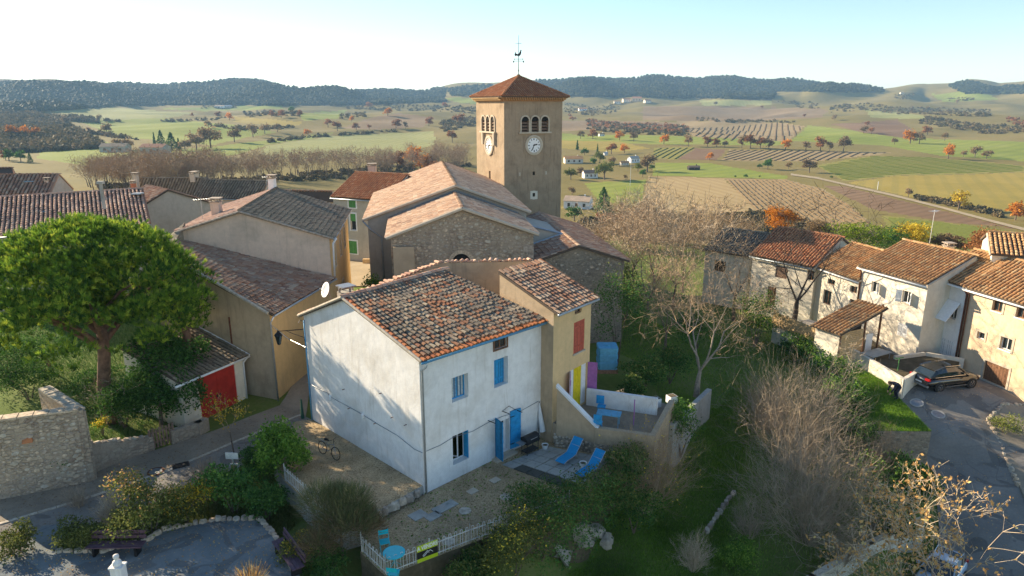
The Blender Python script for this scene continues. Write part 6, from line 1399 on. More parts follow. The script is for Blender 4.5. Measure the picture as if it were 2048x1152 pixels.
# folded parasol leaning in the corner
p0 = WF.P(WF.at(1070, 880)[0], 0.05, .3); p1 = WF.P(WF.at(1078, 826)[0] - .05, 2.25, .06); t = thing('folded_parasol', 'folded white parasol leaning against the end of the white house', 'parasol', tuple(p0)); b = MB(); b.tube([p0, p1], .022, 6); b.build('pole', 'dark_metal', t); b = MB(); dd = (p1 - p0); b.tube([p0 + dd * .22 + V(.18, .1, 0), p0 + dd * .6 + V(.08, .05, 0), p0 + dd * .97], [.19, .13, .03], 8); b.build('canopy', 'white_paint', t)
# patio flags
def patio():
    a, bq, c, d = (U(*p, 0) for p in ((1003, 930), (1150, 985), (1222, 918), (1095, 893))); t = thing('stone_patio', 'patio of weathered grey stone flags under the loungers', 'patio', (a.x, a.y, 0)); nx, ny = 6, 5; r = random.Random(4)
    for i in range(nx):
        for j in range(ny):
            u0, u1, v0, v1 = i / nx + .006, (i + 1) / nx - .006, j / ny + .008, (j + 1) / ny - .008
            def P(u, v): return a.lerp(bq, u).lerp(d.lerp(c, u), v)
            h = .03 + r.uniform(0, .015); q = [P(u0, v0), P(u1, v0), P(u1, v1), P(u0, v1)]; b = MB(); b.prism([p.xy for p in q], -.03, h); b.build('flag', 'flagstone' if (j > 0 or i < 1) else 'flag_dark', t)
plaster('flag_dark', (0.10, 0.10, 0.085), (0.05, 0.055, 0.04), .6, .03)
patio()
for k, (px, py) in enumerate(((1012, 994), (930, 1022), (897, 1083))):
    o = U(px, py, .0); b = MB(); b.lathe(o, [(.30, 0), (.30, .03), (.28, .035)], 9); single(b, 'stepping_stone', 'stone_pale', ['round pale stepping stone in the gravel nearest the patio', 'round pale stepping stone beside the square slabs', 'round pale stepping stone near the hooped fence'][k], 'stepping stone', o)
th = thing('slab_path', 'line of square slabs and earth patches along the front of the white house', 'path', tuple(U(840, 1030, 0)))
for (px, py, w, l, m) in ((836, 1031, .75, .6, 'flagstone'), (866, 1033, .7, .5, 'flagstone'), (890, 1014, 1.2, .55, 'flagstone'), (945, 983, .5, .4, 'stone_trim'), (990, 961, .5, .4, 'stone_trim')):
    o = U(px, py, 0); b = MB(); b.box((o.x, o.y, .012), (w, l, .05), .78); b.build('slab', m, th)
# bicycle
def bicycle():
    a = U(640, 905, .42); c = U(676, 922, .42); z0 = .42; d = (c - a); d.z = 0; d.normalize(); n = V(-d.y, d.x, 0); tilt = n * .10
    t = thing('bicycle', 'grey city bicycle leaning against the shaded white wall', 'bicycle', (a.x, a.y, z0)); r = .34; wb = 1.08; o = (a + c) / 2; o.z = z0; w0, w1 = o - d * wb / 2 + V(0, 0, r), o + d * wb / 2 + V(0, 0, r)
    def P(x, z): return o + d * x + V(0, 0, z) + tilt * z
    for w in (w0, w1):
        w = w + tilt * r; b = MB(); ring = [w + d * math.cos(k * math.pi / 12) * r + (V(0, 0, 1) + tilt).normalized() * math.sin(k * math.pi / 12) * r for k in range(25)]; b.tube(ring, .022, 5, cap=False); wo = b.build('wheel', 'tyre', t); b = MB()
        for k in range(12): b.tube([w, ring[k * 2]], .004, 3)
        b.build('spokes', 'pale_metal', wo)
    b = MB()
    for q in (((-.54, .34), (-.08, .28)), ((-.08, .28), (-.18, .78)), ((-.54, .34), (-.16, .70)), ((-.08, .28), (.40, .66)), ((-.16, .62), (.38, .78)), ((.38, .82), (.54, .34))): b.tube([P(*q[0]), P(*q[1])], .018, 5)
    b.build('frame', 'grey_metal', t); b = MB(); b.tube([P(.38, .80), P(.34, 1.02)], .014, 5); b.tube([P(.22, 1.02) + n * .28, P(.34, 1.04), P(.22, 1.02) - n * .28], .014, 5); b.build('handlebar', 'black_iron', t)
    b = MB(); b.tube([P(-.18, .76), P(-.19, .86)], .015, 5); b.tube([P(-.32, .88), P(-.15, .90), P(-.02, .87)], [.09, .06, .025], 6); b.build('saddle', 'black_iron', t); b = MB(); b.tube([P(-.7, .72), P(-.3, .72)], .02, 5); b.build('rack', 'grey_metal', t)
bicycle()
o = WL.P(WL.at(617, 860)[0], .5, .3); b = MB(); b.tube([(o.x, o.y, .4), (o.x, o.y, 1.6)], [.11, .05], 7); single(b, 'green_parasol', 'green_dark', 'closed dark green parasol standing at the far end of the white wall', 'parasol', (o.x, o.y, .4)) if 'green_dark' in MAT else single(b, 'green_parasol', 'leaf_dark', 'closed dark green parasol standing at the far end of the white wall', 'parasol', (o.x, o.y, .4))
# benches
def bench(c, rz, L, label, zb):
    t = thing('park_bench', label, 'bench', (c[0], c[1], zb), 'wooden benches round the plaza'); R = Matrix.Rotation(rz, 3, 'Z'); o = V(c[0], c[1], zb)
    for k in range(3): b = MB(); b.box(o + R @ V(0, -.16 + k * .17, .45), (L, .15, .045), rz); b.build('seat_plank', 'purple_wood', t)
    for k in range(2): b = MB(); b.box(o + R @ V(0, .29 + k * .04, .66 + k * .19), (L, .045, .16), rz); b.build('back_plank', 'purple_wood', t)
    for s in (-1, 1):
        b = MB(); b.box(o + R @ V(s * L * .38, 0, .21), (.09, .42, .43), rz); b.build('leg', 'black_iron', t); b = MB(); b.tube([o + R @ V(s * L * .38, .2, .2), o + R @ V(s * L * .38, .36, .95)], .03, 5); b.build('back_support', 'black_iron', t)
o = U(235, 1108, PZ); bench((o.x, o.y), .02, 2.3, 'dark purple wooden bench in front of the clipped shrubs', PZ); o = U(575, 1120, PZ); bench((o.x + .1, o.y - .2), math.radians(-52), 2.4, 'dark reddish wooden bench at the corner of the plaza by the broom bush', PZ)
# information sign
m, nt, bs = _nt('picture_print'); nt.links.new(ramp(nt, noise(nt, wpos(nt), 6, 4), [(.3, (.10, .16, .05)), (.5, (.35, .25, .08)), (.7, (.45, .40, .30))]), bs.inputs['Base Color'])
o = G(473, 985); t = thing('information_sign', 'white name board above a small picture panel on a grey post', 'sign', tuple(o)); b = MB(); b.tube([o - V(0, 0, .2), o + V(0, 0, 2.2)], .04, 7); b.build('post', 'pale_metal', t); b = MB(); b.box(o + V(0, -.05, 2.05), (.62, .03, .34), -.05); b.build('name_board', 'cream_wood', t); b = MB(); b.box(o + V(.05, -.05, 1.36), (.42, .03, .55), -.05); pn = b.build('panel', 'cream_wood', t); b = MB(); b.box(o + V(.05, -.068, 1.38), (.32, .012, .38), -.05); b.build('picture', 'picture_print', pn)
# white figure on the plaza edge
o = U(242, 1172, PZ); t = thing('white_statue', 'small white stone figure with round head on a pedestal', 'statue', tuple(o)); b = MB(); b.box(o + V(0, 0, .45), (.45, .36, .9)); b.box(o + V(0, 0, .93), (.52, .43, .07)); b.build('pedestal', 'white_plaster', t); b = MB(); b.lathe(o + V(0, 0, .96), [(.15, 0), (.18, .09), (.15, .18), (.07, .24), (.06, .27), (.10, .32), (.11, .38), (.10, .45), (.04, .49)], 16); b.build('bust', 'white_plaster', t, True)
# blue table, chairs and tank of the yellow house
o = U(1218, 826, 1.9); t = thing('blue_table', 'light blue garden table on the terrace of the yellow house', 'table', (o.x, o.y, 1.2)); b = MB(); b.box((o.x, o.y, 1.9), (1.3, .7, .05), -.3); b.build('table_top', 'blue_light', t)
for sx in (-1, 1):
    for sy in (-1, 1): q = Matrix.Rotation(-.3, 3, 'Z') @ V(sx * .55, sy * .27, 0); b = MB(); b.tube([(o.x + q.x, o.y + q.y, 1.2), (o.x + q.x, o.y + q.y, 1.88)], .02, 5); b.build('leg', 'blue_light', t)
for k, (px, py, l) in enumerate(((1203, 812, 'blue garden chair between the blue table and the white parapet'), (1196, 845, 'blue garden chair tucked in by the stair wall'))):
    c = U(px, py, 1.65); t = thing('garden_chair', l, 'chair', (c.x, c.y, 1.2)); b = MB(); b.box((c.x, c.y, 1.65), (.45, .45, .04), -.3); b.build('seat', 'blue_paint', t); b = MB(); b.box((c.x - .05, c.y + .22 - .44 * k, 1.95), (.45, .04, .5), -.3); b.build('backrest', 'blue_paint', t)
    for sx in (-1, 1):
        for sy in (-1, 1): b = MB(); b.tube([(c.x + sx * .19, c.y + sy * .19, 1.2), (c.x + sx * .19, c.y + sy * .19, 1.63)], .018, 5); b.build('leg', 'blue_paint', t)
o = U(1212, 745, 1.2); o.z = H(o.x, o.y + 1.5); o = V(o.x + .2, o.y + 1.2, .9); t = thing('water_tank', 'big translucent blue water tank in the garden of the yellow house', 'tank', tuple(o)); b = MB()
for k in range(6): s = .62 + (.03 if k % 2 else 0); b.prism([(o.x + s * x, o.y + s * y) for x, y in ((-1, -.85), (-.85, -1), (.85, -1), (1, -.85), (1, .85), (.85, 1), (-.85, 1), (-1, .85))], o.z + .25 + k * .25, o.z + .5 + k * .25)
b.lathe(o + V(0, 0, 1.75), [(.2, 0), (.2, .1)], 12); b.build('vessel', 'blue_light', t); b = MB(); b.box(o + V(0, 0, .12), (1.35, 1.35, .26)); b.build('pallet', 'grey_wood', t)
o = U(1267, 850, 1.2); b = MB(); b.tube([o, o + V(0, 0, 1.5)], .03, 6); single(b, 'terrace_pole', 'purple_paint', 'thin purple pole on the terrace of the yellow house', 'pole', o)
for (px, py, z, h, l) in ((1310, 812, 1.2, .5, 'white square flower box at the end of the terrace'), (1343, 805, .9, .45, 'white square flower box holding a blue jar')):
    o = U(px, py, z); t = thing('flower_box', l, 'planter', tuple(o)); b = MB(); b.box(o + V(0, 0, h / 2), (.5, .5, h), .4); b.build('box', 'white_paint', t); b = MB(); b.box(o + V(0, 0, h - .01), (.42, .42, .05), .4); b.build('soil', 'earth_bank', t)
# ------------------------------------------------------------------ plants kit
def arr_mesh(name, verts, nper, mat, rnd=None, smooth=False):
    n = len(verts) // nper; me = bpy.data.meshes.new(name); me.vertices.add(len(verts)); me.vertices.foreach_set('co', np.asarray(verts, np.float32).ravel())
    me.loops.add(n * nper); me.loops.foreach_set('vertex_index', np.arange(n * nper, dtype=np.int32)); me.polygons.add(n); me.polygons.foreach_set('loop_start', np.arange(0, n * nper, nper, dtype=np.int32))
    me.update(); me.materials.append(MAT[mat] if isinstance(mat, str) else mat)
    if rnd is not None: a = me.attributes.new('rnd', 'FLOAT', 'FACE'); a.data.foreach_set('value', np.asarray(rnd, np.float32))
    return me
def unit(v): return v / (np.linalg.norm(v, axis=-1, keepdims=True) + 1e-9)
def leaves(c, size, rng, mat, aspect=.55, up=None, upw=0.0, name='crown'):
    n = len(c); a = unit(rng.normal(size=(n, 3)) + (0 if up is None else upw * up)); b = unit(np.cross(a, rng.normal(size=(n, 3)))); s = size * rng.uniform(.6, 1.35, (n, 1))
    V_ = np.stack([c - a * s * .5, c + b * s * aspect * .5, c + a * s * .5, c - b * s * aspect * .5], 1).reshape(-1, 3); return arr_mesh(name, V_, 4, mat, rng.random(n))
def ribbons(p0, p1, w0, w1, rng, mat, name='twigs'):
    d = unit(p1 - p0); s = unit(np.cross(d, rng.normal(size=d.shape))); w0 = np.asarray(w0).reshape(-1, 1) / 2; w1 = np.asarray(w1).reshape(-1, 1) / 2
    V_ = np.stack([p0 - s * w0, p0 + s * w0, p1 + s * w1, p1 - s * w1], 1).reshape(-1, 3); return arr_mesh(name, V_, 4, mat, rng.random(len(d)))
def blobpts(blobs, n, rng, shell=.55, lump=.22, flat=-.35):
    bl = np.array(blobs, float); w = (bl[:, 3] * bl[:, 4] * bl[:, 5]) ** (2 / 3.); k = rng.choice(len(bl), n, p=w / w.sum()); d = unit(rng.normal(size=(n, 3))); d[:, 2] = np.where(d[:, 2] < flat, -d[:, 2] * .6, d[:, 2])
    r = 1 - shell * rng.random(n) ** 1.6; ph = k * 1.7
    r = r * (1 + lump * np.sin(d[:, 0] * 5 + ph) * np.sin(d[:, 1] * 5.5 + ph * 2) + lump * .7 * np.sin(d[:, 2] * 7 + d[:, 0] * 6 + ph))
    return bl[k, :3] + d * r[:, None] * bl[k, 3:6], d
def addpart(parent, name, me):
    o = bpy.data.objects.new(name, me); COL.objects.link(o); o.parent = parent; return o
def lumps(w, h, n, rng, dome=True):
    out = [(0, 0, h * .45, w * .36, w * .36, h * .42)]
    for k in range(n):
        a = rng.uniform(0, 6.28); r = w * .34 * math.sqrt(rng.random()); z = h * rng.uniform(.25, .78); s = rng.uniform(.16, .28)
        out.append((r * math.cos(a), r * math.sin(a), z, w * s, w * s, h * s * 1.0))
    return out
def shrub(name, label, base, w, h, mat, n=2500, leaf=.12, seed=1, nl=9, cat='shrub', group=None, mat2=None, frac2=.12, aspect=.55, shell=.55):
    rng = np.random.default_rng(seed); t = thing(name, label, cat, tuple(base), group); c, d = blobpts(lumps(w, h, nl, rng), n, rng, shell); c[:, 2] = np.maximum(c[:, 2], .02)
    if mat2:
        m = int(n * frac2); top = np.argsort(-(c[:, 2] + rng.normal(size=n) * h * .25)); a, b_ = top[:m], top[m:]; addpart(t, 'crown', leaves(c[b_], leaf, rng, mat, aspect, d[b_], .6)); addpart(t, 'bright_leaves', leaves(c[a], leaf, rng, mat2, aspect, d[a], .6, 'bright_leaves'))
    else: addpart(t, 'crown', leaves(c, leaf, rng, mat, aspect, d, .6))
    b = MB()
    for k in range(4): a = rng.uniform(0, 6.28); b.tube([(0, 0, -.3), (.1 * w * math.cos(a), .1 * w * math.sin(a), h * .3), (.25 * w * math.cos(a), .25 * w * math.sin(a), h * .6)], [.02 + .012 * h, .02, .008], 5)
    addpart(t, 'stem', b.mesh('stem', 'bark')); return t
def twigs(base_d, n_stem, h, w, rng, lvl=3, wid=.022, up=.5, nchild=(3, 5), curl=.25):
    """fan of stems from the ground, branching; returns ribbon arrays"""
    P0, P1, W0, W1 = [], [], [], []
    def grow(p, d, L, wd, l):
        q = p
        segs = 2 if l else 3
        for s in range(segs):
            d2 = d + rng.normal(size=3) * curl * .6; d2[2] += .12; d2 /= np.linalg.norm(d2); e = q + d2 * L / segs; P0.append(q); P1.append(e); W0.append(wd * (1 - s / segs * .4)); W1.append(wd * (1 - (s + 1) / segs * .45)); q = e; d = d2
            if l < lvl - 1:
                for _ in range(rng.integers(*nchild)):
                    dd = d + rng.normal(size=3) * .55; dd[2] += .1; dd /= np.linalg.norm(dd); grow(q, dd, L * rng.uniform(.35, .6), wd * .6, l + 1)
    for k in range(n_stem):
        a = rng.uniform(0, 6.28); r = math.sqrt(rng.random()); tx = r * w / 2 * math.cos(a); ty = r * w / 2 * math.sin(a); tz = h * (1 - .45 * r * r) * rng.uniform(.75, 1.0); d = np.array([tx, ty, tz]); L = np.linalg.norm(d) * .72; grow(np.array([tx * .12, ty * .12, -.1]), d / np.linalg.norm(d), L, wid * rng.uniform(.8, 1.4), 0)
    return np.array(P0), np.array(P1), np.array(W0), np.array(W1)
def twig_shrub(name, label, base, w, h, mat, n=60, seed=1, wid=.02, lvl=3, leafmat_=None, nleaf=0, leaf=.07, cat='shrub', group=None, curl=.25, nchild=(2, 4)):
    rng = np.random.default_rng(seed); t = thing(name, label, cat, tuple(base), group); p0, p1, w0, w1 = twigs(None, n, h, w, rng, lvl, wid, curl=curl, nchild=nchild); addpart(t, 'twigs', ribbons(p0, p1, w0, w1, rng, mat))
    if leafmat_: k = rng.integers(0, len(p1), nleaf); addpart(t, 'leaves', leaves(p1[k] + rng.normal(size=(nleaf, 3)) * .04, leaf, rng, leafmat_, .6, name='leaves'))
    b = MB()
    for k in range(5): a = rng.uniform(0, 6.28); b.tube([(.05 * math.cos(a), .05 * math.sin(a), -.3), (.14 * w * math.cos(a), .14 * w * math.sin(a), h * .4)], [.035, .015], 5)
    addpart(t, 'stem', b.mesh('stem', mat)); return t
def bare_tree_data(h, spread, seed, bark, twig, trunk_h=.25, r0=.16, lvls=5, lean=(0, 0), wid=.016, up=.15, nk=(3, 4), droop=0.0, ntw=1.0, ang=.62):
    rng = np.random.default_rng(seed); b = MB(); P0, P1, W0, W1 = [], [], [], []
    def grow(p, d, L, r, l):
        segs = 3 if l < 2 else 2; pts = [p]; rad = [r]; q = p
        for s in range(segs):
            d = d + rng.normal(size=3) * (.10 + .05 * l); d[2] += up * (1 if l < 4 else -droop); d = d / np.linalg.norm(d); q = q + d * L / segs; pts.append(q); rad.append(r * (1 - .45 * (s + 1) / segs))
            if l >= 1 and l < lvls - 1 and s < segs - 1 and rng.random() < .8:
                dd = d + rng.normal(size=3) * .6; dd /= np.linalg.norm(dd); grow(q, dd, L * rng.uniform(.45, .65), rad[-1] * .6, l + 1)
        if r > .028: b.tube(pts, rad, 7 if l == 0 else 5, cap=False)
        else:
            for a_, c_, ra, rb in zip(pts, pts[1:], rad, rad[1:]): P0.append(a_); P1.append(c_); W0.append(max(wid, ra * 2)); W1.append(max(wid * .7, rb * 2))
        if l < lvls - 1:
            n = int(rng.integers(nk[0], nk[1] + 1)); a0 = rng.uniform(0, 6.28)
            for k in range(n):
                a = a0 + k * 6.283 / n + rng.uniform(-.4, .4); u = unit(np.cross(d, [.3, .2, 1.0])); v = np.cross(d, u); th = ang * rng.uniform(.6, 1.3) * spread; dd = d * math.cos(th) + (u * math.cos(a) + v * math.sin(a)) * math.sin(th); grow(q, dd, L * rng.uniform(.62, .85) if l else h * (1 - trunk_h) * rng.uniform(.34, .44), rad[-1] * rng.uniform(.55, .75), l + 1)
    d0 = np.array([lean[0], lean[1], 1.0]); grow(np.array([0, 0, -.3]), d0 / np.linalg.norm(d0), h * trunk_h + .3, r0, 0)
    return b.mesh('trunk', bark, smooth=True), ribbons(np.array(P0), np.array(P1), W0, W1, rng, twig), np.array(P1)
def bare_tree(name, label, base, h, spread, seed, bark, twig, leafm=None, nleaf=0, leaf=.1, group=None, **kw):
    tr, tw, tips = bare_tree_data(h, spread, seed, bark, twig, **kw); t = thing(name, label, 'tree', tuple(base), group); addpart(t, 'trunk', tr); addpart(t, 'crown', tw)
    if leafm: rng = np.random.default_rng(seed + 9); k = rng.integers(0, len(tips), nleaf); addpart(t, 'leaves', leaves(tips[k] + rng.normal(size=(nleaf, 3)) * .06, leaf, rng, leafm, .6, np.array([[0, 0, -1.0]]), .8, 'leaves'))
    return t
def gz(px, py, dz=0.0):
    p = G(px, py); return V(p.x, p.y, p.z + dz)
def m_px(p, n): # metres for n photo pixels at p
    return n * (p.y * cP - (p.z - CAM_Z) * sP) / F_PX

# ------------------------------------------------------------------ umbrella pine
def pine():
    rng = np.random.default_rng(5); base = V(-23.4, 36.4, .2); t = thing('umbrella_pine', 'broad umbrella pine with bright green crown beside the tan house', 'tree', tuple(base))
    cx, cy = -.5, 1.0; blobs = []
    for k in range(170):
        a = rng.uniform(0, 6.28); r = math.sqrt(rng.random()); x = cx + 5.9 * r * math.cos(a); y = cy + 5.4 * r * math.sin(a); top = 11.9 - 4.0 * r ** 2.8 + .35 * math.sin(x * 1.7) * math.cos(y * 1.9); s = rng.uniform(.7, 1.2); blobs.append((x, y, top - s * .8, s, s, s * .9))
    for k in range(110):
        a = rng.uniform(0, 6.28); r = rng.uniform(.62, 1.02); x = cx + 5.8 * r * math.cos(a); y = cy + 5.3 * r * math.sin(a); s = rng.uniform(.55, .95); blobs.append((x, y, rng.uniform(5.0, 7.6) + (1 - r) * 1.5, s, s, s * .8))
    for k in range(60):
        a = rng.uniform(0, 6.28); r = rng.uniform(0, .75); s = rng.uniform(.9, 1.3); blobs.append((cx + 6 * r * math.cos(a), cy + 5.4 * r * math.sin(a), rng.uniform(6.6, 9.2), s, s, s * .7))
    c, d = blobpts(blobs, 15000, rng, .45, .15, -.1); c[:, 2] -= base.z
    n = len(c); nb = 14; ax = unit(d * .7 + np.array([0, 0, .75])); 
    A = np.repeat(ax, nb, 0) + rng.normal(size=(n * nb, 3)) * .38; A = unit(A); C = np.repeat(c, nb, 0); L = rng.uniform(.18, .32, (n * nb, 1)); s = unit(np.cross(A, rng.normal(size=A.shape))) * .018
    V_ = np.stack([C - s, C + s, C + A * L + s * .35, C + A * L - s * .35], 1).reshape(-1, 3); addpart(t, 'crown', arr_mesh('crown', V_, 4, 'leaf_pine', np.repeat(rng.random(n), nb)))
    b = MB(); b.tube([(0, 0, -.4), (-.15, .1, 2), (.1, .3, 4.2), (0, .6, 6.0)], [.42, .36, .33, .28], 10)
    for k in range(16):
        a = k * 6.283 / 16 + rng.uniform(-.2, .2); r = rng.uniform(3.2, 5.2); z0 = rng.uniform(4.0, 6.0); b.tube([(.05, .4, z0), (cx + .35 * r * math.cos(a), cy + .35 * r * math.sin(a), z0 + 1.3), (cx + .7 * r * math.cos(a), cy + .7 * r * math.sin(a), z0 + 2.4), (cx + r * math.cos(a), cy + r * math.sin(a), z0 + 3.0)], [.17, .12, .08, .03], 6, cap=False)
    addpart(t, 'trunk', b.mesh('trunk', 'bark_pine', smooth=True))
    base2 = V(-19.9, 39.6, .2); t2 = thing('pine_trunk', 'second reddish pine trunk wrapped in ivy beside the garage', 'tree', tuple(base2)); b = MB(); b.tube([(0, 0, -.3), (.1, 0, 3), (-.3, .1, 6.4)], [.38, .33, .2], 9); addpart(t2, 'trunk', b.mesh('trunk', 'bark_pine', smooth=True))
    c, d = blobpts([(0, 0, 1.0, .7, .7, 1.2), (-.1, 0, 2.8, .6, .6, 1.3), (-.3, 0, 6.2, 1.6, 1.4, 1.0)], 1800, rng, .4); addpart(t2, 'crown', leaves(c, .14, rng, 'leaf_dark', .7, d, .7))
pine()
# ------------------------------------------------------------------ near shrubs and trees
def sh(px, py, wpx, hpx, mat, label, name='shrub', n=2500, leaf=.12, seed=1, z=None, **kw):
    p = gz(px, py) if z is None else U(px, py, z); return shrub(name, label, p, m_px(p, wpx), m_px(p, hpx) * 1.05, mat, n, leaf, seed, **kw)
def tw(px, py, wpx, hpx, mat, label, name='bare_shrub', seed=1, n=60, z=None, **kw):
    p = gz(px, py) if z is None else U(px, py, z); return twig_shrub(name, label, p, m_px(p, wpx), m_px(p, hpx) * 1.05, mat, n, seed, **kw)
sh(572, 972, 128, 135, 'leaf_mid', 'glossy green laurel bush at the corner of the upper terrace', 'laurel_bush', 5200, .17, 2, z=-.5, nl=12)
# broom: fine upright stems
p = U(685, 1112, -.8); rng = np.random.default_rng(3); t = thing('broom_bush', 'big round broom bush, grey-green on top and straw below, at the garden fence', 'shrub', tuple(p)); w, h = m_px(p, 190), m_px(p, 180)
c, d = blobpts(lumps(w * .92, h * .92, 10, rng), 15000, rng, .55, .12); A = unit(d * .9 + np.array([0, 0, .5]) + rng.normal(size=c.shape) * .25); top = c[:, 2] > h * (.50 + .1 * rng.normal(size=len(c)))
for nm, m, k in (('green_stems', 'leaf_broom', top), ('dry_stems', 'leaf_brown', ~top)): addpart(t, nm, ribbons(c[k] - A[k] * .12, c[k] + A[k] * .2, np.full(k.sum(), .016), np.full(k.sum(), .006), rng, m, nm))
b = MB(); b.tube([(0, 0, -.4), (0, 0, h * .5)], [.08, .04], 6); addpart(t, 'stem', b.mesh('stem', 'bark'))
sh(165, 1098, 112, 62, 'leaf_olive', 'low clipped olive-green shrub left of the plaza bench', 'clipped_shrub', 3800, .10, 4)
sh(305, 1068, 165, 125, 'leaf_olive', 'large rounded shrub with pale flower heads behind the plaza bench', 'rounded_shrub', 5200, .12, 5, mat2='leaf_dry', frac2=.10)
sh(372, 1048, 110, 95, 'leaf_olive', 'yellow-leaved shrub beside the large rounded shrub', 'yellow_shrub', 3600, .12, 6, mat2='leaf_yellow', frac2=.32)
tw(228, 1050, 75, 75, 'twig_pale', 'pale leafless shrub between road and clipped shrub', seed=7, n=46, wid=.022)
tw(160, 1015, 70, 55, 'twig_grey', 'thin grey leafless shrub at the roadside', seed=8, n=26, wid=.016)
tw(415, 1000, 95, 95, 'twig_brown', 'brown leafless shrub right of the yellow-leaved shrub', seed=9, n=50, wid=.018)
sh(470, 1025, 130, 105, 'leaf_dark', 'dark evergreen shrub around the information sign', 'evergreen_shrub', 4200, .13, 10)
sh(535, 1040, 100, 90, 'leaf_dark', 'dark evergreen shrub under the side fence', 'evergreen_shrub', 3200, .13, 11)
sh(512, 960, 60, 80, 'leaf_dark', 'narrow dark shrub between sign and laurel', 'evergreen_shrub', 2000, .12, 12)
sh(35, 1110, 90, 60, 'leaf_olive', 'small olive shrub at the path by the road', 'clipped_shrub', 2600, .1, 13)
sh(600, 1135, 90, 70, 'leaf_olive', 'low shrub between reddish bench and broom bush', 'low_shrub', 2600, .11, 14, mat2='leaf_yellow', frac2=.12)
sh(660, 1150, 110, 60, 'leaf_dark', 'dark low shrub under the broom bush', 'low_shrub', 2600, .11, 15)
tw(500, 1168, 130, 60, 'leaf_dry', 'tuft of pale dry ornamental grass on the plaza', 'dry_grass', 16, 160, z=PZ, wid=.02, lvl=1, curl=.12)
sh(125, 955, 66, 82, 'leaf_dark', 'ball of dark ivy on the rubble wall', 'ivy_ball', 2200, .10, 17, z=.0)
bare_tree('sapling', 'slender sapling with a few yellow leaves beside the left road', gz(470, 912), 4.0, 1.0, 18, 'bark', 'twig_brown', 'leaf_yellow', 420, .11, r0=.05, trunk_h=.35, lvls=4)
for k, (px, py, w, h, l) in enumerate(((250, 850, 130, 110, 'dark undergrowth at the foot of the umbrella pine'), (330, 830, 110, 90, 'dark undergrowth between pine and ivy'), (20, 770, 170, 130, 'dark tangled bushes at the far end of the pine garden'), (110, 745, 150, 90, 'dark bush behind the pine trunk'), (60, 800, 150, 80, 'dark garden shrubs behind the return of the rubble wall'), (200, 790, 120, 60, 'deep green shrub further back under the pine'))): sh(px, py, w, h, 'leaf_dark', l, 'undergrowth', 3200, .13, 20 + k, z=.3)
bare_tree('bare_bush_tree', 'small leafless tree in the dark garden under the pine', U(240, 850, .2), 3.4, 1.35, 25, 'bark_pale', 'twig_grey', r0=.07, trunk_h=.18, lvls=5)
sh(205, 865, 34, 34, 'leaf_mid', 'small plant with yellow leaves by the crumbling wall', 'yellow_plant', 700, .09, 26, z=.4, mat2='leaf_yellow', frac2=.5)
# ivy over the garage
rng = np.random.default_rng(27); p = U(322, 850, .1); t = thing('ivy_mass', 'thick dark ivy swallowing the left half of the red garage', 'ivy', tuple(p)); c, d = blobpts([(-1.6, -.2, 1.2, 1.5, 1.1, 1.5), (-.1, 0, 1.4, 1.3, 1.1, 1.6), (1.7, .2, 1.6, 1.1, .9, 1.7), (.9, .5, 1.2, .9, .9, 1.4), (-.9, .6, 2.0, 1.3, 1.2, 1.8), (.1, 1.4, 3.1, 1.7, 1.6, 1.3), (-1.0, 2.4, 3.9, 1.6, 1.6, 1.2), (.9, 2.6, 3.5, 1.1, 1.6, .8)], 15000, rng, .35); addpart(t, 'crown', leaves(c, .14, rng, 'leaf_dark', .8, d, .8)); b = MB(); b.tube([(0, 0, -.3), (0, .4, 2.5)], [.12, .06], 6); addpart(t, 'stem', b.mesh('stem', 'bark'))
p = V(-11.3, 51.5, 1.0); shrub('wall_creeper', 'green creeper climbing the corner of the tan house by the square', p, 2.0, 4.6, 'leaf_mid', 2400, .16, 28, 9, 'creeper')
shrub('alley_plant', 'green climber in the alley between the tan and white houses', V(-11.9, 43.2, .5), 1.4, 5.4, 'leaf_mid', 1800, .14, 29, 8, 'creeper')
# hedge in front of the terrace
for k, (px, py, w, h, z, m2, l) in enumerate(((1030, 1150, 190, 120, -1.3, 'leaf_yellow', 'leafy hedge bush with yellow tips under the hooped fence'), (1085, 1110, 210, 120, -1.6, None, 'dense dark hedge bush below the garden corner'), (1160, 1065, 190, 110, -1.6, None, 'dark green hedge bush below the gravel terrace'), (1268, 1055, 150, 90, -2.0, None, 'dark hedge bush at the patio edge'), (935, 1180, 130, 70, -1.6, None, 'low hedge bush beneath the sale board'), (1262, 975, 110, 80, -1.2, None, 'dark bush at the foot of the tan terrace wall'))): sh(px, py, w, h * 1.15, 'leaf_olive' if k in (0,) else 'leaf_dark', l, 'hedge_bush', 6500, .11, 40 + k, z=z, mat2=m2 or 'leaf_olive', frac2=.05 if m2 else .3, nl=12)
tw(1295, 1010, 210, 185, 'twig_brown', 'brown twiggy shrub with yellow leaves below the terrace wall', seed=50, n=100, z=-2.4, wid=.018, leafmat_='leaf_yellow', nleaf=420, leaf=.10)
tw(1235, 985, 130, 110, 'twig_brown', 'small twiggy shrub at the patio corner', seed=51, n=60, z=-1.8, wid=.016, leafmat_='leaf_yellow', nleaf=160, leaf=.09)
sh(1362, 905, 105, 105, 'leaf_dark', 'evergreen bush under the weathered concrete wall', 'evergreen_shrub', 3400, .14, 52, z=-1.6, mat2='leaf_mid', frac2=.25)
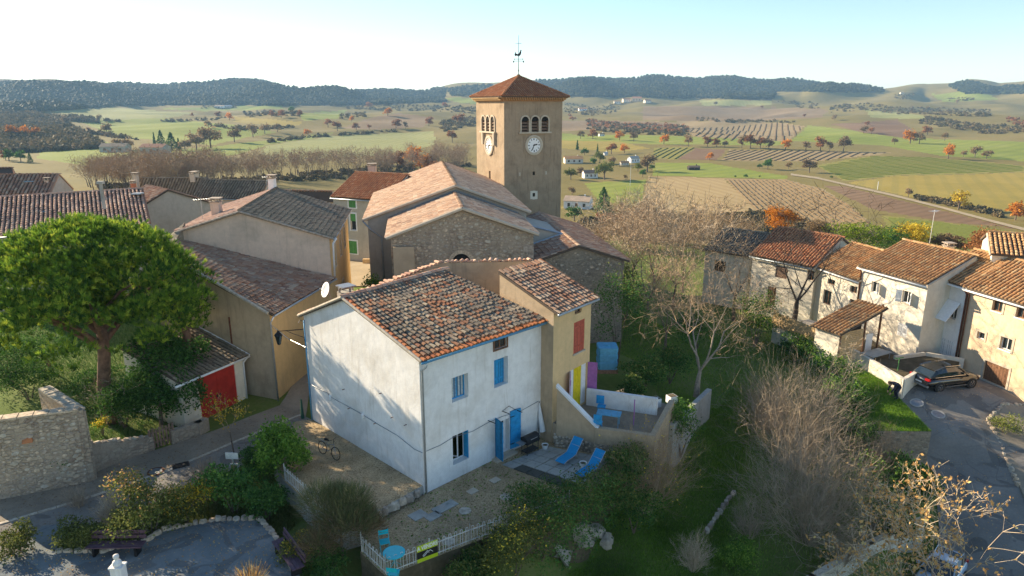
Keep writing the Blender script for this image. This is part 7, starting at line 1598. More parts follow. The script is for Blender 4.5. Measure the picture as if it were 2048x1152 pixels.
# exposed rock on the bank
b = MB(); rng = np.random.default_rng(53); p = U(1165, 1095, -2.2)
for k in range(9):
    q = p + V(rng.uniform(-1.2, 1.3), rng.uniform(-.9, 1.2), rng.uniform(-.5, .5)); s = rng.uniform(.4, .9); vs = [q + Vector(v) * s for v in unit(rng.normal(size=(14, 3)))]; bmx = bmesh.new(); [bmx.verts.new(v) for v in vs]; r_ = bmesh.ops.convex_hull(bmx, input=bmx.verts); bmx.verts.index_update(); idx = {v: i for i, v in enumerate(bmx.verts)}; b.add([v.co.copy() for v in bmx.verts], [[idx[v] for v in f.verts] for f in bmx.faces]); bmx.free()
o = structure(b, 'rock_outcrop', 'rock')
# big twiggy bushes on the bank
tw(1585, 930, 250, 215, 'twig_grey', 'huge grey-brown twiggy bush in the middle of the bank', seed=60, n=150, z=-2.7, wid=.022, lvl=3, curl=.42)
tw(1615, 1080, 290, 230, 'twig_grey', 'huge twiggy bush lower down the bank above the roadside wall', seed=61, n=160, z=-3.9, wid=.022, lvl=3, curl=.42)
tw(1530, 860, 120, 110, 'twig_brown', 'straw-coloured twiggy bush at the top of the bank', seed=62, n=70, z=-2.4, wid=.018)
tw(1745, 965, 125, 125, 'twig_brown', 'brown twiggy bush against the lawn wall', seed=63, n=80, z=-3.2, wid=.018)
tw(1500, 1075, 90, 90, 'twig_grey', 'pale thin shrub beside the pale stone line', seed=64, n=36, wid=.018); tw(1385, 1140, 85, 85, 'twig_pale', 'pale bleached shrub on the grass slope', seed=65, n=44, wid=.018)
tw(1690, 1120, 110, 90, 'twig_grey', 'thin bare shrub at the roadside wall', seed=66, n=40, z=-4, wid=.018)
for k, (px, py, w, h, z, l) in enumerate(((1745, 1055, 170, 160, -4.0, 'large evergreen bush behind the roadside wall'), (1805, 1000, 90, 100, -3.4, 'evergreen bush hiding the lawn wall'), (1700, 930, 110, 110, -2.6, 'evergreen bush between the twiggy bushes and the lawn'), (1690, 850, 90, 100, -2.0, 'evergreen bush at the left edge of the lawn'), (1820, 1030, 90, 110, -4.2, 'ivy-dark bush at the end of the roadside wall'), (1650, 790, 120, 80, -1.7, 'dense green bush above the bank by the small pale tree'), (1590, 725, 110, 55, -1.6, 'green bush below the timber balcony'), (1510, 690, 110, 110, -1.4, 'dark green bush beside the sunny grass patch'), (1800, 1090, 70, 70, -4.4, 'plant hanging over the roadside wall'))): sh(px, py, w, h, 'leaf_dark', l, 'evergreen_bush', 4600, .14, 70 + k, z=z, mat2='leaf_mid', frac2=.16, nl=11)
sh(1478, 1150, 108, 80, 'leaf_mid', 'round yellow-green bush on the grass slope', 'round_bush', 3600, .11, 80, z=-4.2)
bare_tree('pale_bare_tree', 'big spreading pale leafless tree at the garden end wall', U(1393, 785, .2), 8.8, 1.2, 81, 'bark_pale', 'twig_brown', wid=.014, r0=.22, trunk_h=.16, lvls=6, nk=(3, 4), up=.10)
bare_tree('dark_bare_tree', 'dark leafless tree standing before the row of cream houses', U(1580, 662, -1.4), 12.5, 1.25, 82, 'bark_dark', 'bark_dark', r0=.30, trunk_h=.22, lvls=6, nk=(3, 3), lean=(.12, 0), up=.08, wid=.03)
bare_tree('slim_bare_tree', 'slim brown leafless tree left of the dark leafless tree', U(1468, 640, -1.6), 8.5, .95, 83, 'bark', 'twig_brown', r0=.22, trunk_h=.28, lvls=6, nk=(2, 3), wid=.024)
bare_tree('young_pale_tree', 'young pale leafless tree by the lean-to', U(1682, 800, -1.5), 4.6, 1.0, 84, 'bark_pale', 'twig_pale', r0=.09, trunk_h=.3, lvls=5)
bare_tree('pollarded_tree', 'low pollarded tree in the front garden of the cream house', U(1732, 692, -.4), 2.0, 1.4, 85, 'bark_pale', 'twig_pale', r0=.12, trunk_h=.35, lvls=4)
for k, (px, py, h, l) in enumerate(((1235, 600, 9.0, 'golden leafless tree squeezed against the chapel wall'), (1365, 580, 6.0, 'golden leafless tree halfway to the barn'), (1310, 560, 10.5, 'golden leafless tree over the chapel garden'), (1290, 640, 10.5, 'tangled leafless tree right behind the dark bush at the chapel'), (1345, 610, 11.0, 'leafless tree with reddish twigs beyond the chapel'), (1330, 700, 7.5, 'leafless tree rising behind the terrace garden'), (1270, 580, 10.0, 'leafless reddish tree next to the chapel roof'))): bare_tree('brown_bare_tree', l, U(px, py, -.8), h, 1.1, 90 + k, 'bark', 'twig_brown' if k % 2 else 'twig_pale', r0=.15, trunk_h=.18, lvls=6, nk=(3, 4), wid=.028)
for k, (px, py, w, h, z, l) in enumerate(((1155, 585, 95, 110, .5, 'dark conical evergreen against the chapel wall'), (1235, 720, 130, 190, .6, 'tall dark evergreen mass behind the water tank'), (1290, 770, 110, 60, .3, 'low garden plants beyond the white parapet'), (1340, 760, 120, 70, -.2, 'garden plants under the pale leafless tree'), (1250, 640, 90, 120, 0, 'dark ivy-clad mass beside the chapel corner'), (1395, 690, 110, 70, -.6, 'shaded garden shrubs below the leafless trees'), (1262, 800, 70, 45, 1.1, 'pot plants along the parapet'))): sh(px, py, w, h, 'leaf_dark', l, 'garden_shrub', 3600, .14, 100 + k, z=z, mat2='leaf_olive', frac2=.15, nl=10)
# leafy dry tree in the right corner, close to the camera
bare_tree('dry_leaf_tree', 'pale tree still hung with dry ochre leaves beside the parked blue car', V(19.4, 25.2, -6.8), 9.6, 1.1, 120, 'bark_pale', 'twig_pale', 'leaf_dry', 2400, .17, r0=.2, trunk_h=.2, lvls=6, nk=(3, 3), wid=.022)
bare_tree('dry_leaf_tree', 'slim tree with dry leaves nearer the roadside wall', V(17.6, 27.5, -6.8), 4.6, 1.0, 121, 'bark_pale', 'twig_grey', 'leaf_dry', 160, .14, r0=.1, trunk_h=.25, lvls=5, wid=.02)
sh(2010, 870, 70, 45, 'leaf_olive', 'scrubby weeds inside the island kerb', 'weeds', 1500, .1, 122, z=-2.4)
# bushes beyond the right hand row
for k, (px, py, y, w, h, m, l, nm) in enumerate(((1712, 500, 105, 150, 62, 'leaf_bamboo', 'bright yellow-green bamboo clump behind the roofs', 'bamboo_clump'), (1765, 505, 112, 110, 55, 'leaf_dark', 'dark green clump beside the bamboo', 'evergreen_clump'), (1815, 498, 112, 85, 52, 'leaf_yellow', 'golden autumn bush behind the cream house roof', 'golden_bush'), (1968, 520, 105, 85, 70, 'leaf_rust', 'russet leafless bush behind the peach house', 'russet_bush'), (1560, 470, 130, 80, 60, 'leaf_orange', 'orange brown bush beyond the barn', 'russet_bush'), (1640, 480, 120, 70, 40, 'leaf_brown', 'brown scrub beyond the barn roof', 'brown_scrub'), (1890, 505, 110, 80, 40, 'leaf_brown', 'brown scrub behind the tall aerial', 'brown_scrub'))):
    q = D(px, py, y); q.z = min(q.z, 40); shrub(nm, l, q, m_px(q, w), m_px(q, h), m, 4200, .3, 130 + k, 12)
# short grass on the lawn terrace and the slope
def grass(name, n, sampler, hgt, mat, seed):
    rng = np.random.default_rng(seed); P = sampler(n, rng); d = rng.normal(size=P.shape) * .45; d[:, 2] = 1; d = unit(d) * (hgt * rng.uniform(.5, 1.3, (len(P), 1))); s = unit(rng.normal(size=P.shape) * np.array([1, 1, 0])) * .016
    me = arr_mesh(name, np.stack([P - s, P + s, P + d], 1).reshape(-1, 3), 3, mat, rng.random(len(P))); o = bpy.data.objects.new(name, me); COL.objects.link(o); o['kind'] = 'stuff'
def in_poly(poly, zf):
    poly = np.array(poly); lo, hi = poly.min(0), poly.max(0)
    def f(n, rng):
        p = rng.uniform(lo, hi, (n * 3, 2)); p = p[pip(p[:, 0], p[:, 1], poly)][:n]; return np.column_stack([p, zf(p[:, 0], p[:, 1])])
    return f
grass('lawn_grass', 26000, in_poly(LT, lambda x, y: np.full(x.shape, -1.0)), .13, 'grass_blade', 1)
slope = [tuple(G(*p).xy) for p in ((1130, 1152), (1260, 1000), (1400, 850), (1480, 760), (1520, 800), (1480, 950), (1440, 1152))]
grass('slope_grass', 70000, in_poly(slope, Hn), .14, 'grass_blade', 2)
gr2 = [tuple(G(*p).xy) for p in ((1480, 610), (1545, 605), (1548, 650), (1500, 660))]; grass('sunny_grass', 6000, in_poly(gr2, Hn), .15, 'leaf_bamboo', 3)
rest = [(-26, 22), (-8, 22), (-6, 20), (24, 26), (24, 56), (6, 60), (10, 44), (9, 36), (6, 29), (-1, 23.5), (-7, 23), (-12, 28), (-13, 33), (-24, 33)]
grass('rough_grass', 60000, in_poly([(6, 60), (10, 42), (9.5, 36), (6, 29), (0, 23.5), (0, 19), (16, 25), (24, 33), (25.4, 44), (25, 58)], Hn), .18, 'grass_blade', 4)
dg = [tuple(G(*p).xy) for p in ((-60, 800), (60, 770), (150, 790), (170, 935), (300, 890), (400, 855), (420, 700), (300, 640), (-60, 640))]; grass('shade_cover', 24000, in_poly(dg, Hn), .3, 'leaf_dark', 6)  # dark blades added so the garden ground looks shaded by the pine
grass('verge_weeds', 14000, in_poly([tuple(G(*p).xy) for p in ((130, 1075), (300, 1015), (480, 940), (590, 885), (640, 1000), (560, 1080), (520, 1030), (300, 1080), (120, 1100))], Hn), .22, 'leaf_olive', 5)

def litter(name, poly, zf, n, mat, seed, size=.07):
    rng = np.random.default_rng(seed); P = in_poly(poly, zf)(n, rng); P[:, 2] += .012; a = rng.uniform(0, 6.28, len(P)); t_ = rng.normal(size=(len(P), 2)) * .25; u = np.column_stack([np.cos(a), np.sin(a), t_[:, 0]]) * size * .5; v = np.column_stack([-np.sin(a), np.cos(a), t_[:, 1]]) * size * .3; s = rng.uniform(.6, 1.4, (len(P), 1))
    o = bpy.data.objects.new(name, arr_mesh(name, np.stack([P - u * s, P + v * s, P + u * s, P - v * s], 1).reshape(-1, 3), 4, mat, rng.random(len(P)))); COL.objects.link(o); o['kind'] = 'stuff'
litter('fallen_leaves', GT, lambda x, y: np.full(x.shape, .0), 2200, 'leaf_brown', 1); litter('fallen_leaves', UT, lambda x, y: np.full(x.shape, .42), 1200, 'leaf_brown', 2)
litter('fallen_leaves', [p.xy[:] for p in pp], lambda x, y: np.full(x.shape, PZ), 1500, 'leaf_dry', 3); litter('fallen_leaves', [tuple(G(*p).xy) for p in ((-40, 1000), (300, 905), (600, 800), (620, 850), (300, 1010), (-40, 1110))], lambda x, y: Hn(x, y) + .06, 2600, 'leaf_brown', 4)
litter('fallen_leaves', [(25.8, 50), (26, 38), (22, 30), (28, 28), (34, 36), (33, 50)], lambda x, y: Hn(x, y) + .06, 1800, 'leaf_dry', 5)
litter('weed_tufts', GT, lambda x, y: np.full(x.shape, .01), 900, 'leaf_mid', 6, .1)
# ------------------------------------------------------------------ vehicles
def car(label, loc, rz, paint, L=4.66, W=1.88, Hh=1.64, group=None, scale=1.0, name='parked_car'):
    t = thing(name, label, 'car', loc)
    # side profile (x forward), lower body + glasshouse as lofted sections
    def loft(prof, half, nseg_round=0.0):
        vs, fs = [], []
        for (x, z0, z1, hw0, hw1) in prof:
            vs += [V(x, -hw0, z0), V(x, -hw0 * 1.0, z0 + (z1 - z0) * .55), V(x, -hw1, z1), V(x, hw1, z1), V(x, hw0, z0 + (z1 - z0) * .55), V(x, hw0, z0)]
        n = len(prof)
        for i in range(n - 1):
            for k in range(6): a = i * 6 + k; b_ = i * 6 + (k + 1) % 6; fs.append((a, a + 6, b_ + 6, b_))
        fs += [tuple(range(5, -1, -1)), tuple(range((n - 1) * 6, n * 6))][::1]; return vs, fs
    h = L / 2; w = W / 2
    body = [(-h, .48, .80, w * .78, w * .72), (-h + .08, .36, .98, w * .92, w * .82), (-h + .35, .30, 1.06, w * .98, w * .88), (-h + .9, .28, 1.07, w, w * .92), (0, .26, 1.05, w, w * .93), (h - 1.45, .26, 1.02, w, w * .92), (h - .9, .28, .98, w * .99, w * .90), (h - .4, .30, .92, w * .96, w * .86), (h - .1, .36, .82, w * .86, w * .76), (h, .44, .66, w * .72, w * .66)]
    vs, fs = loft(body, w); b = MB(); b.add(vs, fs); bo = addpart(t, 'body', b.mesh('body', paint, smooth=True)); m = bo.modifiers.new('sub', 'SUBSURF'); m.levels = m.render_levels = 2
    gh = [(-h + .22, 1.02, 1.10, w * .80, w * .70), (-h + .75, 1.04, 1.52, w * .86, w * .66), (-h + 1.5, 1.04, Hh, w * .88, w * .66), (-.1, 1.03, Hh, w * .88, w * .66), (h - 1.95, 1.02, Hh - .12, w * .88, w * .66), (h - 1.15, 1.0, 1.06, w * .86, w * .74)]
    vs, fs = loft(gh, w); b = MB(); b.add(vs, fs); g_ = addpart(t, 'glasshouse', b.mesh('glasshouse', 'glass', smooth=False))
    b = MB(); rf = [(-h + .62, 1.50, w * .68), (-h + 1.5, Hh + .015, w * .68), (-.1, Hh + .015, w * .68), (h - 1.98, Hh - .1, w * .67)]
    for (x0, z0, w0), (x1, z1, w1) in zip(rf, rf[1:]): b.add([V(x0, -w0, z0), V(x1, -w1, z1), V(x1, w1, z1), V(x0, w0, z0), V(x0, -w0, z0 - .06), V(x1, -w1, z1 - .06), V(x1, w1, z1 - .06), V(x0, w0, z0 - .06)], [(0, 1, 2, 3), (0, 4, 5, 1), (3, 2, 6, 7), (0, 3, 7, 4), (1, 5, 6, 2)])
    addpart(t, 'roof', b.mesh('roof', paint))
    b = MB()
    for s in (-1, 1):
        for (x, lean) in ((-h + 1.25, -.06), (-.12, 0), (h - 1.6, -.42)): b.tube([V(x + (0 if lean > -.3 else .35), s * w * .885, 1.03), V(x + lean, s * w * .685, Hh - .07)], .04, 5)
    addpart(t, 'pillars', b.mesh('pillars', paint)); 
    for s in (-1, 1):
        b = MB(); b.tube([V(-h + .55, s * w * .70, 1.52), V(-h + 1.5, s * w * .62, Hh + .06), V(.5, s * w * .62, Hh + .03)], .018, 5); addpart(t, 'roof_rail', b.mesh('roof_rail', 'chrome'))
        b = MB(); b.tube([V(-h + .5, s * w * .90, 1.07), V(0, s * w * .93, 1.065), V(h - 1.2, s * w * .92, 1.03)], .014, 4); addpart(t, 'window_trim', b.mesh('window_trim', 'chrome'))
        b = MB(); b.obox(V(-h + .95, s * (w + .002) - (.02 if s > 0 else 0), .30), V(L - 1.95, 0, 0), V(0, .02, 0), V(0, 0, .07)); addpart(t, 'sill_trim', b.mesh('sill_trim', 'chrome'))
        b = MB(); b.box(V(h - 1.55, s * (w + .10), 1.08), (.13, .2, .14)); addpart(t, 'mirror', b.mesh('mirror', paint))
        b = MB(); b.box(V(-h + .09, s * w * .68, .90), (.14, .38, .14)); addpart(t, 'tail_light', b.mesh('tail_light', 'tail_red'))
        b = MB(); b.box(V(h - .14, s * w * .62, .72), (.18, .36, .12)); addpart(t, 'headlight', b.mesh('headlight', 'chrome'))
        for x in (-h + .92, h - .92):
            R = Matrix.Rotation(math.radians(90), 3, 'X'); b = MB(); b.lathe(V(x, s * (w - .08), .35), [(.22, -.11), (.33, -.115), (.355, -.07), (.355, .07), (.33, .115), (.22, .11)], 24, 0, R); wh = addpart(t, 'wheel', b.mesh('wheel', 'tyre', smooth=False))
            b = MB(); c = V(x, s * (w + .035), .35); b.lathe(c, [(.23, -.03), (.23, .0), (.20, .0), (.20, -.03)], 20, 0, R); b.lathe(c, [(.05, -.02), (.05, .02)], 10, 0, R)
            for k in range(5): a = k * 6.283 / 5; b.obox(c + V(math.cos(a) * .04 - math.sin(a) * .02, -.012, math.sin(a) * .04 + math.cos(a) * .02), V(math.cos(a) * .17, 0, math.sin(a) * .17), V(0, .024, 0), V(math.sin(a) * .045, 0, -math.cos(a) * .045))
            addpart(wh, 'rim', b.mesh('rim', 'chrome'))
            b = MB(); b.lathe(V(x, s * (w - .06), .36), [(.40, -.10), (.40, .075)], 24, 0, R); addpart(t, 'wheel_arch', b.mesh('wheel_arch', 'sign_black'))
    b = MB(); b.box(V(-h + .02, 0, .62), (.05, .52, .12)); addpart(t, 'number_plate', b.mesh('number_plate', 'white_paint')); b = MB(); b.box(V(-h + .05, 0, .42), (.12, W * .82, .14)); addpart(t, 'bumper', b.mesh('bumper', 'grey_metal'))
    t.rotation_euler = (0, 0, rz); t.scale = (scale,) * 3; return t
pa = U(1872, 782, -1.0); pb = U(1945, 772, -1.0); mid = (pa + pb) / 2; d = (pb - pa).normalized(); nrm = V(-d.y, d.x, 0)
rz = math.atan2(d.y, d.x); c0 = mid + nrm * .85; c0.z = H(c0.x, c0.y) + .055
car('black estate car with chrome trim parked on the road before the garage door', (c0.x, c0.y, c0.z), rz, 'car_black')
cb = V(22, 30, 0)
for _ in range(6): cb = U(1885, 1122, H(cb.x, cb.y) + 1.5)
car('pale blue hatchback parked below the roadside wall', (cb.x, cb.y, H(cb.x, cb.y) + .06), math.radians(222), 'car_blue', 3.9, 1.7, 1.48)
# ------------------------------------------------------------------ crouching person
def person():
    o = U(1791, 797, -1.0); t = thing('person', 'person in dark navy clothes bending down at the edge of the lawn', 'person', (o.x, o.y, -1.0))
    J = dict(pel=(.12, 0, .78), sp=(-.02, 0, .92), ch=(-.22, 0, 1.0), nk=(-.38, 0, .98), hipL=(.12, .10, .74), hipR=(.12, -.10, .74), knL=(-.02, .13, .45), knR=(-.10, -.12, .44), anL=(.08, .13, .08), anR=(.04, -.12, .08), toL=(-.10, .14, .04), toR=(-.14, -.12, .04),
             shL=(-.24, .18, .98), shR=(-.24, -.18, .98), elL=(-.36, .20, .72), elR=(-.38, -.20, .70), wrL=(-.46, .13, .50), wrR=(-.48, -.12, .46))
    E = [('pel', 'sp'), ('sp', 'ch'), ('ch', 'nk'), ('pel', 'hipL'), ('pel', 'hipR'), ('hipL', 'knL'), ('hipR', 'knR'), ('knL', 'anL'), ('knR', 'anR'), ('anL', 'toL'), ('anR', 'toR'), ('ch', 'shL'), ('ch', 'shR'), ('shL', 'elL'), ('shR', 'elR'), ('elL', 'wrL'), ('elR', 'wrR')]
    R = dict(pel=.16, sp=.155, ch=.16, nk=.07, hipL=.11, hipR=.11, knL=.075, knR=.075, anL=.05, anR=.05, toL=.04, toR=.04, shL=.085, shR=.085, elL=.055, elR=.055, wrL=.04, wrR=.04)
    ks = list(J); me = bpy.data.meshes.new('body'); me.from_pydata([J[k] for k in ks], [(ks.index(a), ks.index(b)) for a, b in E], []); me.materials.append(MAT['cloth_navy']); bo = bpy.data.objects.new('body', me); COL.objects.link(bo); bo.parent = t
    md = bo.modifiers.new('skin', 'SKIN'); 
    for i, k in enumerate(ks): me.skin_vertices[0].data[i].radius = (R[k], R[k]); me.skin_vertices[0].data[i].use_root = (k == 'pel')
    s = bo.modifiers.new('sub', 'SUBSURF'); s.levels = s.render_levels = 2
    b = MB(); c = V(-.49, 0, .99); R3 = Matrix.Rotation(math.radians(-55), 3, 'Y'); b.lathe(c, [(.03, -.13), (.075, -.10), (.095, -.02), (.10, .05), (.08, .11), (.03, .14)], 14, 0, R3); b.box(c + R3 @ V(-.10, 0, -.02), (.03, .03, .04)); b.tube([c + V(.03, 0, 0), V(-.34, 0, .98)], .05, 8); addpart(t, 'head', b.mesh('head', 'skin', smooth=True))
    b = MB(); b.lathe(c + R3 @ V(.025, 0, .02), [(.06, -.10), (.098, -.03), (.108, .05), (.088, .115), (.03, .148)], 14, 0, R3); addpart(t, 'hair', b.mesh('hair', 'hair', smooth=True))
    for s_ in (-1, 1):
        w = V(*J['wrL' if s_ > 0 else 'wrR']); b = MB(); b.box(w + V(-.02, 0, -.05), (.035, .07, .09))
        for k in range(4): b.tube([w + V(-.02, -.028 + k * .019, -.09), w + V(-.035, -.028 + k * .019, -.13), w + V(-.02, -.028 + k * .019, -.165 + abs(k - 1.4) * .008)], .0085, 5)
        b.tube([w + V(-.02, -s_ * .035, -.04), w + V(-.045, -s_ * .055, -.075), w + V(-.05, -s_ * .05, -.11)], .01, 5); addpart(t, 'hand', b.mesh('hand', 'skin'))
        a = V(*J['anL' if s_ > 0 else 'anR']); b = MB(); b.box(a + V(-.07, 0, -.04), (.27, .09, .07)); addpart(t, 'shoe', b.mesh('shoe', 'sign_black'))
    t.rotation_euler = (0, 0, math.radians(8)); t.scale = (1.12,) * 3
person()
# ------------------------------------------------------------------ the valley
RV = np.random.default_rng(99)
def ico():
    bmx = bmesh.new(); bmesh.ops.create_icosphere(bmx, subdivisions=1, radius=1.0); vs = np.array([v.co[:] for v in bmx.verts]); fs = np.array([[v.index for v in f.verts] for f in bmx.faces]); bmx.free(); return vs, fs
IV, IFc = ico()
def blob_mass(name, pts, sizes, mat, seed=0, zs=.85):
    rng = np.random.default_rng(seed); P = np.array(pts); n = len(P); s = np.array(sizes).reshape(-1, 1, 1)
    v = IV[None] * (1 + .28 * rng.normal(size=(n, len(IV), 1)).clip(-1.2, 1.2)) * s * np.array([1, 1, zs]); a = rng.uniform(0, 6.28, n); x = v[:, :, 0] * np.cos(a)[:, None] - v[:, :, 1] * np.sin(a)[:, None]; y = v[:, :, 0] * np.sin(a)[:, None] + v[:, :, 1] * np.cos(a)[:, None]
    v = np.stack([x, y, v[:, :, 2]], -1) + P[:, None, :] + np.array([0, 0, .45]) * s; tri = v[:, IFc].reshape(-1, 3)
    me = arr_mesh(name, tri, 3, mat, np.repeat(rng.random(n), len(IFc))); o = bpy.data.objects.new(name, me); COL.objects.link(o); o['kind'] = 'stuff'; return o
def scatter(poly, n, rng):
    poly = np.array(poly, float); lo, hi = poly.min(0), poly.max(0); out = []
    while len(out) < n:
        p = rng.uniform(lo, hi, (n * 2, 2)); out += [tuple(q) for q in p[pip(p[:, 0], p[:, 1], poly)]]
    return out[:n]
def wood(name, polys, dens, mat, seed, size=(6, 10), leafy=0):
    rng = np.random.default_rng(seed); P, S = [], []
    for poly in polys:
        pa = np.array(poly); area = .5 * abs(np.dot(pa[:, 0], np.roll(pa[:, 1], 1)) - np.dot(pa[:, 1], np.roll(pa[:, 0], 1)))
        for (a, b_) in scatter(poly, max(4, int(area * dens)), rng):
            p = G(a, b_)
            if p.length > 4500: continue
            P.append(p[:]); S.append(rng.uniform(*size) * (.5 if p.y < 600 else 1))
    if not leafy: return blob_mass(name, P, S, mat, seed)
    P = np.array(P); S = np.array(S); n = len(P); d = unit(rng.normal(size=(n, leafy, 3))); d[:, :, 2] = np.abs(d[:, :, 2]) * 1.1; c = (P[:, None] + d * (S * rng.uniform(.8, 1.2, n))[:, None, None] * rng.uniform(.35, 1, (n, leafy, 1))).reshape(-1, 3)
    a = unit(rng.normal(size=c.shape)); b2 = unit(np.cross(a, rng.normal(size=c.shape))); s = np.repeat(S, leafy)[:, None] * .34; V_ = np.stack([c - a * s, c + b2 * s * .7, c + a * s, c - b2 * s * .7], 1).reshape(-1, 3)
    o = bpy.data.objects.new(name, arr_mesh(name, V_, 4, mat, np.repeat(rng.random(n), leafy))); COL.objects.link(o); o['kind'] = 'stuff'; return o
def band(pts, th): # hedge line as thin polygon
    return [(x, y - th) for x, y in pts] + [(x, y + th) for x, y in reversed(pts)]
wood('distant_wood', [zl_([(0, 138), (300, 140), (430, 138), (700, 145), (880, 140), (950, 120), (1100, 128), (1240, 150), (1200, 225), (1000, 232), (500, 240), (350, 252), (0, 272)]), zl_([(1000, 222), (1200, 165), (1400, 156), (1900, 165), (1900, 222), (1500, 236), (1100, 238)]), zl_([(1900, 165), (2048, 150), (2100, 150), (2100, 200), (1930, 195)])], .26, 'leaf_wood', 1, (4.5, 8))
wood('distant_wood', [zr([(-60, 128), (60, 124), (140, 120), (520, 104), (660, 118), (830, 112), (1000, 122), (1150, 138), (1430, 156), (1440, 182), (980, 180), (960, 212), (640, 210), (400, 205), (60, 200), (-60, 200)]), zr([(1720, 155), (1800, 132), (1900, 160), (1960, 185), (1800, 190)]), zr([(1880, 165), (2060, 155), (2060, 190), (1960, 192)])], .26, 'leaf_wood', 2, (4.5, 8))
wood('hillside_wood', [zl_([(0, 262), (150, 268), (270, 300), (330, 345), (440, 420), (0, 445)]), zl_([(190, 280), (380, 285), (420, 312), (230, 300)])], .12, 'leaf_scrub', 3, (4, 7), 34)
wood('scrub', [zr(band(q, t_)) for q, t_ in (([(1210, 255), (1370, 245), (1500, 262), (1660, 265), (1900, 275)], 16), ([(1600, 300), (1720, 320), (1870, 345), (2050, 345)], 18), ([(1060, 235), (1160, 240)], 14), ([(980, 225), (1060, 228)], 6), ([(160, 322), (300, 340), (450, 345), (600, 350)], 22), ([(1720, 215), (1830, 210)], 8), ([(1490, 205), (1580, 195)], 12), ([(630, 300), (800, 310), (980, 308), (1060, 315)], 5), ([(1580, 640), (1700, 660), (1950, 715)], 10), ([(130, 770), (330, 745), (450, 740), (640, 760)], 28), ([(700, 760), (900, 740), (1130, 790)], 40), ([(60, 250), (200, 265), (300, 245)], 22))], .07, 'leaf_scrub', 4, (2.0, 4.2), 36)
wood('scrub', [zl_(band(q, t_)) for q, t_ in (([(340, 345), (480, 368), (580, 380)], 6), ([(1040, 275), (1180, 270), (1290, 275)], 12), ([(400, 300), (520, 306)], 3), ([(690, 305), (850, 300), (960, 292)], 4), ([(900, 325), (1060, 340), (1250, 330)], 5), ([(1140, 395), (1330, 372), (1700, 345)], 3), ([(1450, 285), (1560, 275)], 10), ([(1480, 240), (1700, 245), (1900, 250), (2040, 260)], 14), ([(1880, 330), (2040, 300)], 22), ([(370, 240), (450, 232)], 8), ([(600, 235), (660, 232)], 6), ([(860, 245), (1010, 242)], 6), ([(420, 490), (560, 455)], 8))], .07, 'leaf_scrub', 5, (2.5, 5), 30)
wood('autumn_scrub', [zr(band(q, t_)) for q, t_ in (([(160, 318), (330, 330), (600, 345)], 16), ([(1980, 300), (2060, 330)], 16), ([(60, 290), (110, 295)], 10), ([(200, 740), (440, 760)], 20))], .035, 'leaf_rust', 6, (2.5, 5), 30)
# vine rows as low ridges of leaf and wood
def vine_rows(poly_px, dirpts, spacing, hgt, wid, mat, seed):
    rng = np.random.default_rng(seed); W = np.array([G(*p).xy[:] for p in poly_px]); a, c = G(*dirpts[0]).xy, G(*dirpts[1]).xy; d = (c - a).normalized(); n = Vector((-d.y, d.x)); pr = W @ np.array(n[:]); pt = W @ np.array(d[:]); vs = []
    for s in np.arange(pr.min(), pr.max(), spacing):
        ts = np.arange(pt.min(), pt.max(), 2.5); x = n.x * s + d.x * ts; y = n.y * s + d.y * ts; ins = pip(x, y, W); z = Hn(x, y)
        for k in range(len(ts) - 1):
            if ins[k] and ins[k + 1]:
                h = hgt * (1 + .15 * math.sin(k * 1.3 + s)); w = wid / 2; p0 = np.array([x[k], y[k], z[k]]); p1 = np.array([x[k + 1], y[k + 1], z[k + 1]]); o = np.array([n.x * w, n.y * w, 0]); up = np.array([0, 0, h]); vs += [p0 - o, p1 - o, p1 + up, p0 + up, p1 + o, p0 + o, p0 + up, p1 + up]
    me = arr_mesh('vine_rows', np.array(vs), 4, mat, np.full(len(vs) // 4, .5)); o = bpy.data.objects.new('vine_rows', me); COL.objects.link(o); o['kind'] = 'stuff'
vine_rows(zr([(765, 558), (1020, 563), (1180, 603), (1310, 682), (1390, 758), (1200, 800), (1000, 800), (850, 650)]), zr([(900, 562), (1180, 765)]), 2.8, .5, .9, 'leaf_brown', 1)
vine_rows(zr([(1450, 725), (1700, 750), (2048, 795), (2048, 864), (1560, 864)]), zr([(1480, 735), (1900, 800)]), 3.0, .8, 1.1, 'leaf_olive', 2)
vine_rows(zr([(775, 432), (1200, 440), (1470, 443), (1170, 480), (745, 475)]), zr([(1000, 438), (900, 475)]), 6, .5, 2.0, 'leaf_brown', 3)
vine_rows(zr([(570, 338), (980, 312), (1095, 331), (1030, 390), (800, 395), (620, 371)]), zr([(800, 320), (700, 372)]), 9, .6, 3.0, 'leaf_brown', 4)
vine_rows(zr([(452, 426), (625, 422), (545, 473), (442, 464)]), zr([(600, 424), (520, 470)]), 6, .5, 2.0, 'leaf_olive', 5)
vine_rows(zr([(1160, 502), (1400, 459), (1640, 464), (2048, 502), (2048, 526), (1500, 538), (1275, 564)]), zr([(1250, 545), (1900, 505)]), 6, .3, 2.0, 'leaf_bamboo', 6)
# country lane
ln = zr([(1040, 535), (1150, 550), (1300, 585), (1500, 630), (1700, 680), (1900, 735), (2060, 775)]); ln2 = zr([(1040, 543), (1150, 558), (1300, 593), (1500, 639), (1700, 690), (1900, 745), (2060, 787)])
strip('country_lane', gp(*ln), gp(*ln2), 'dirt', .35, 80, 3)
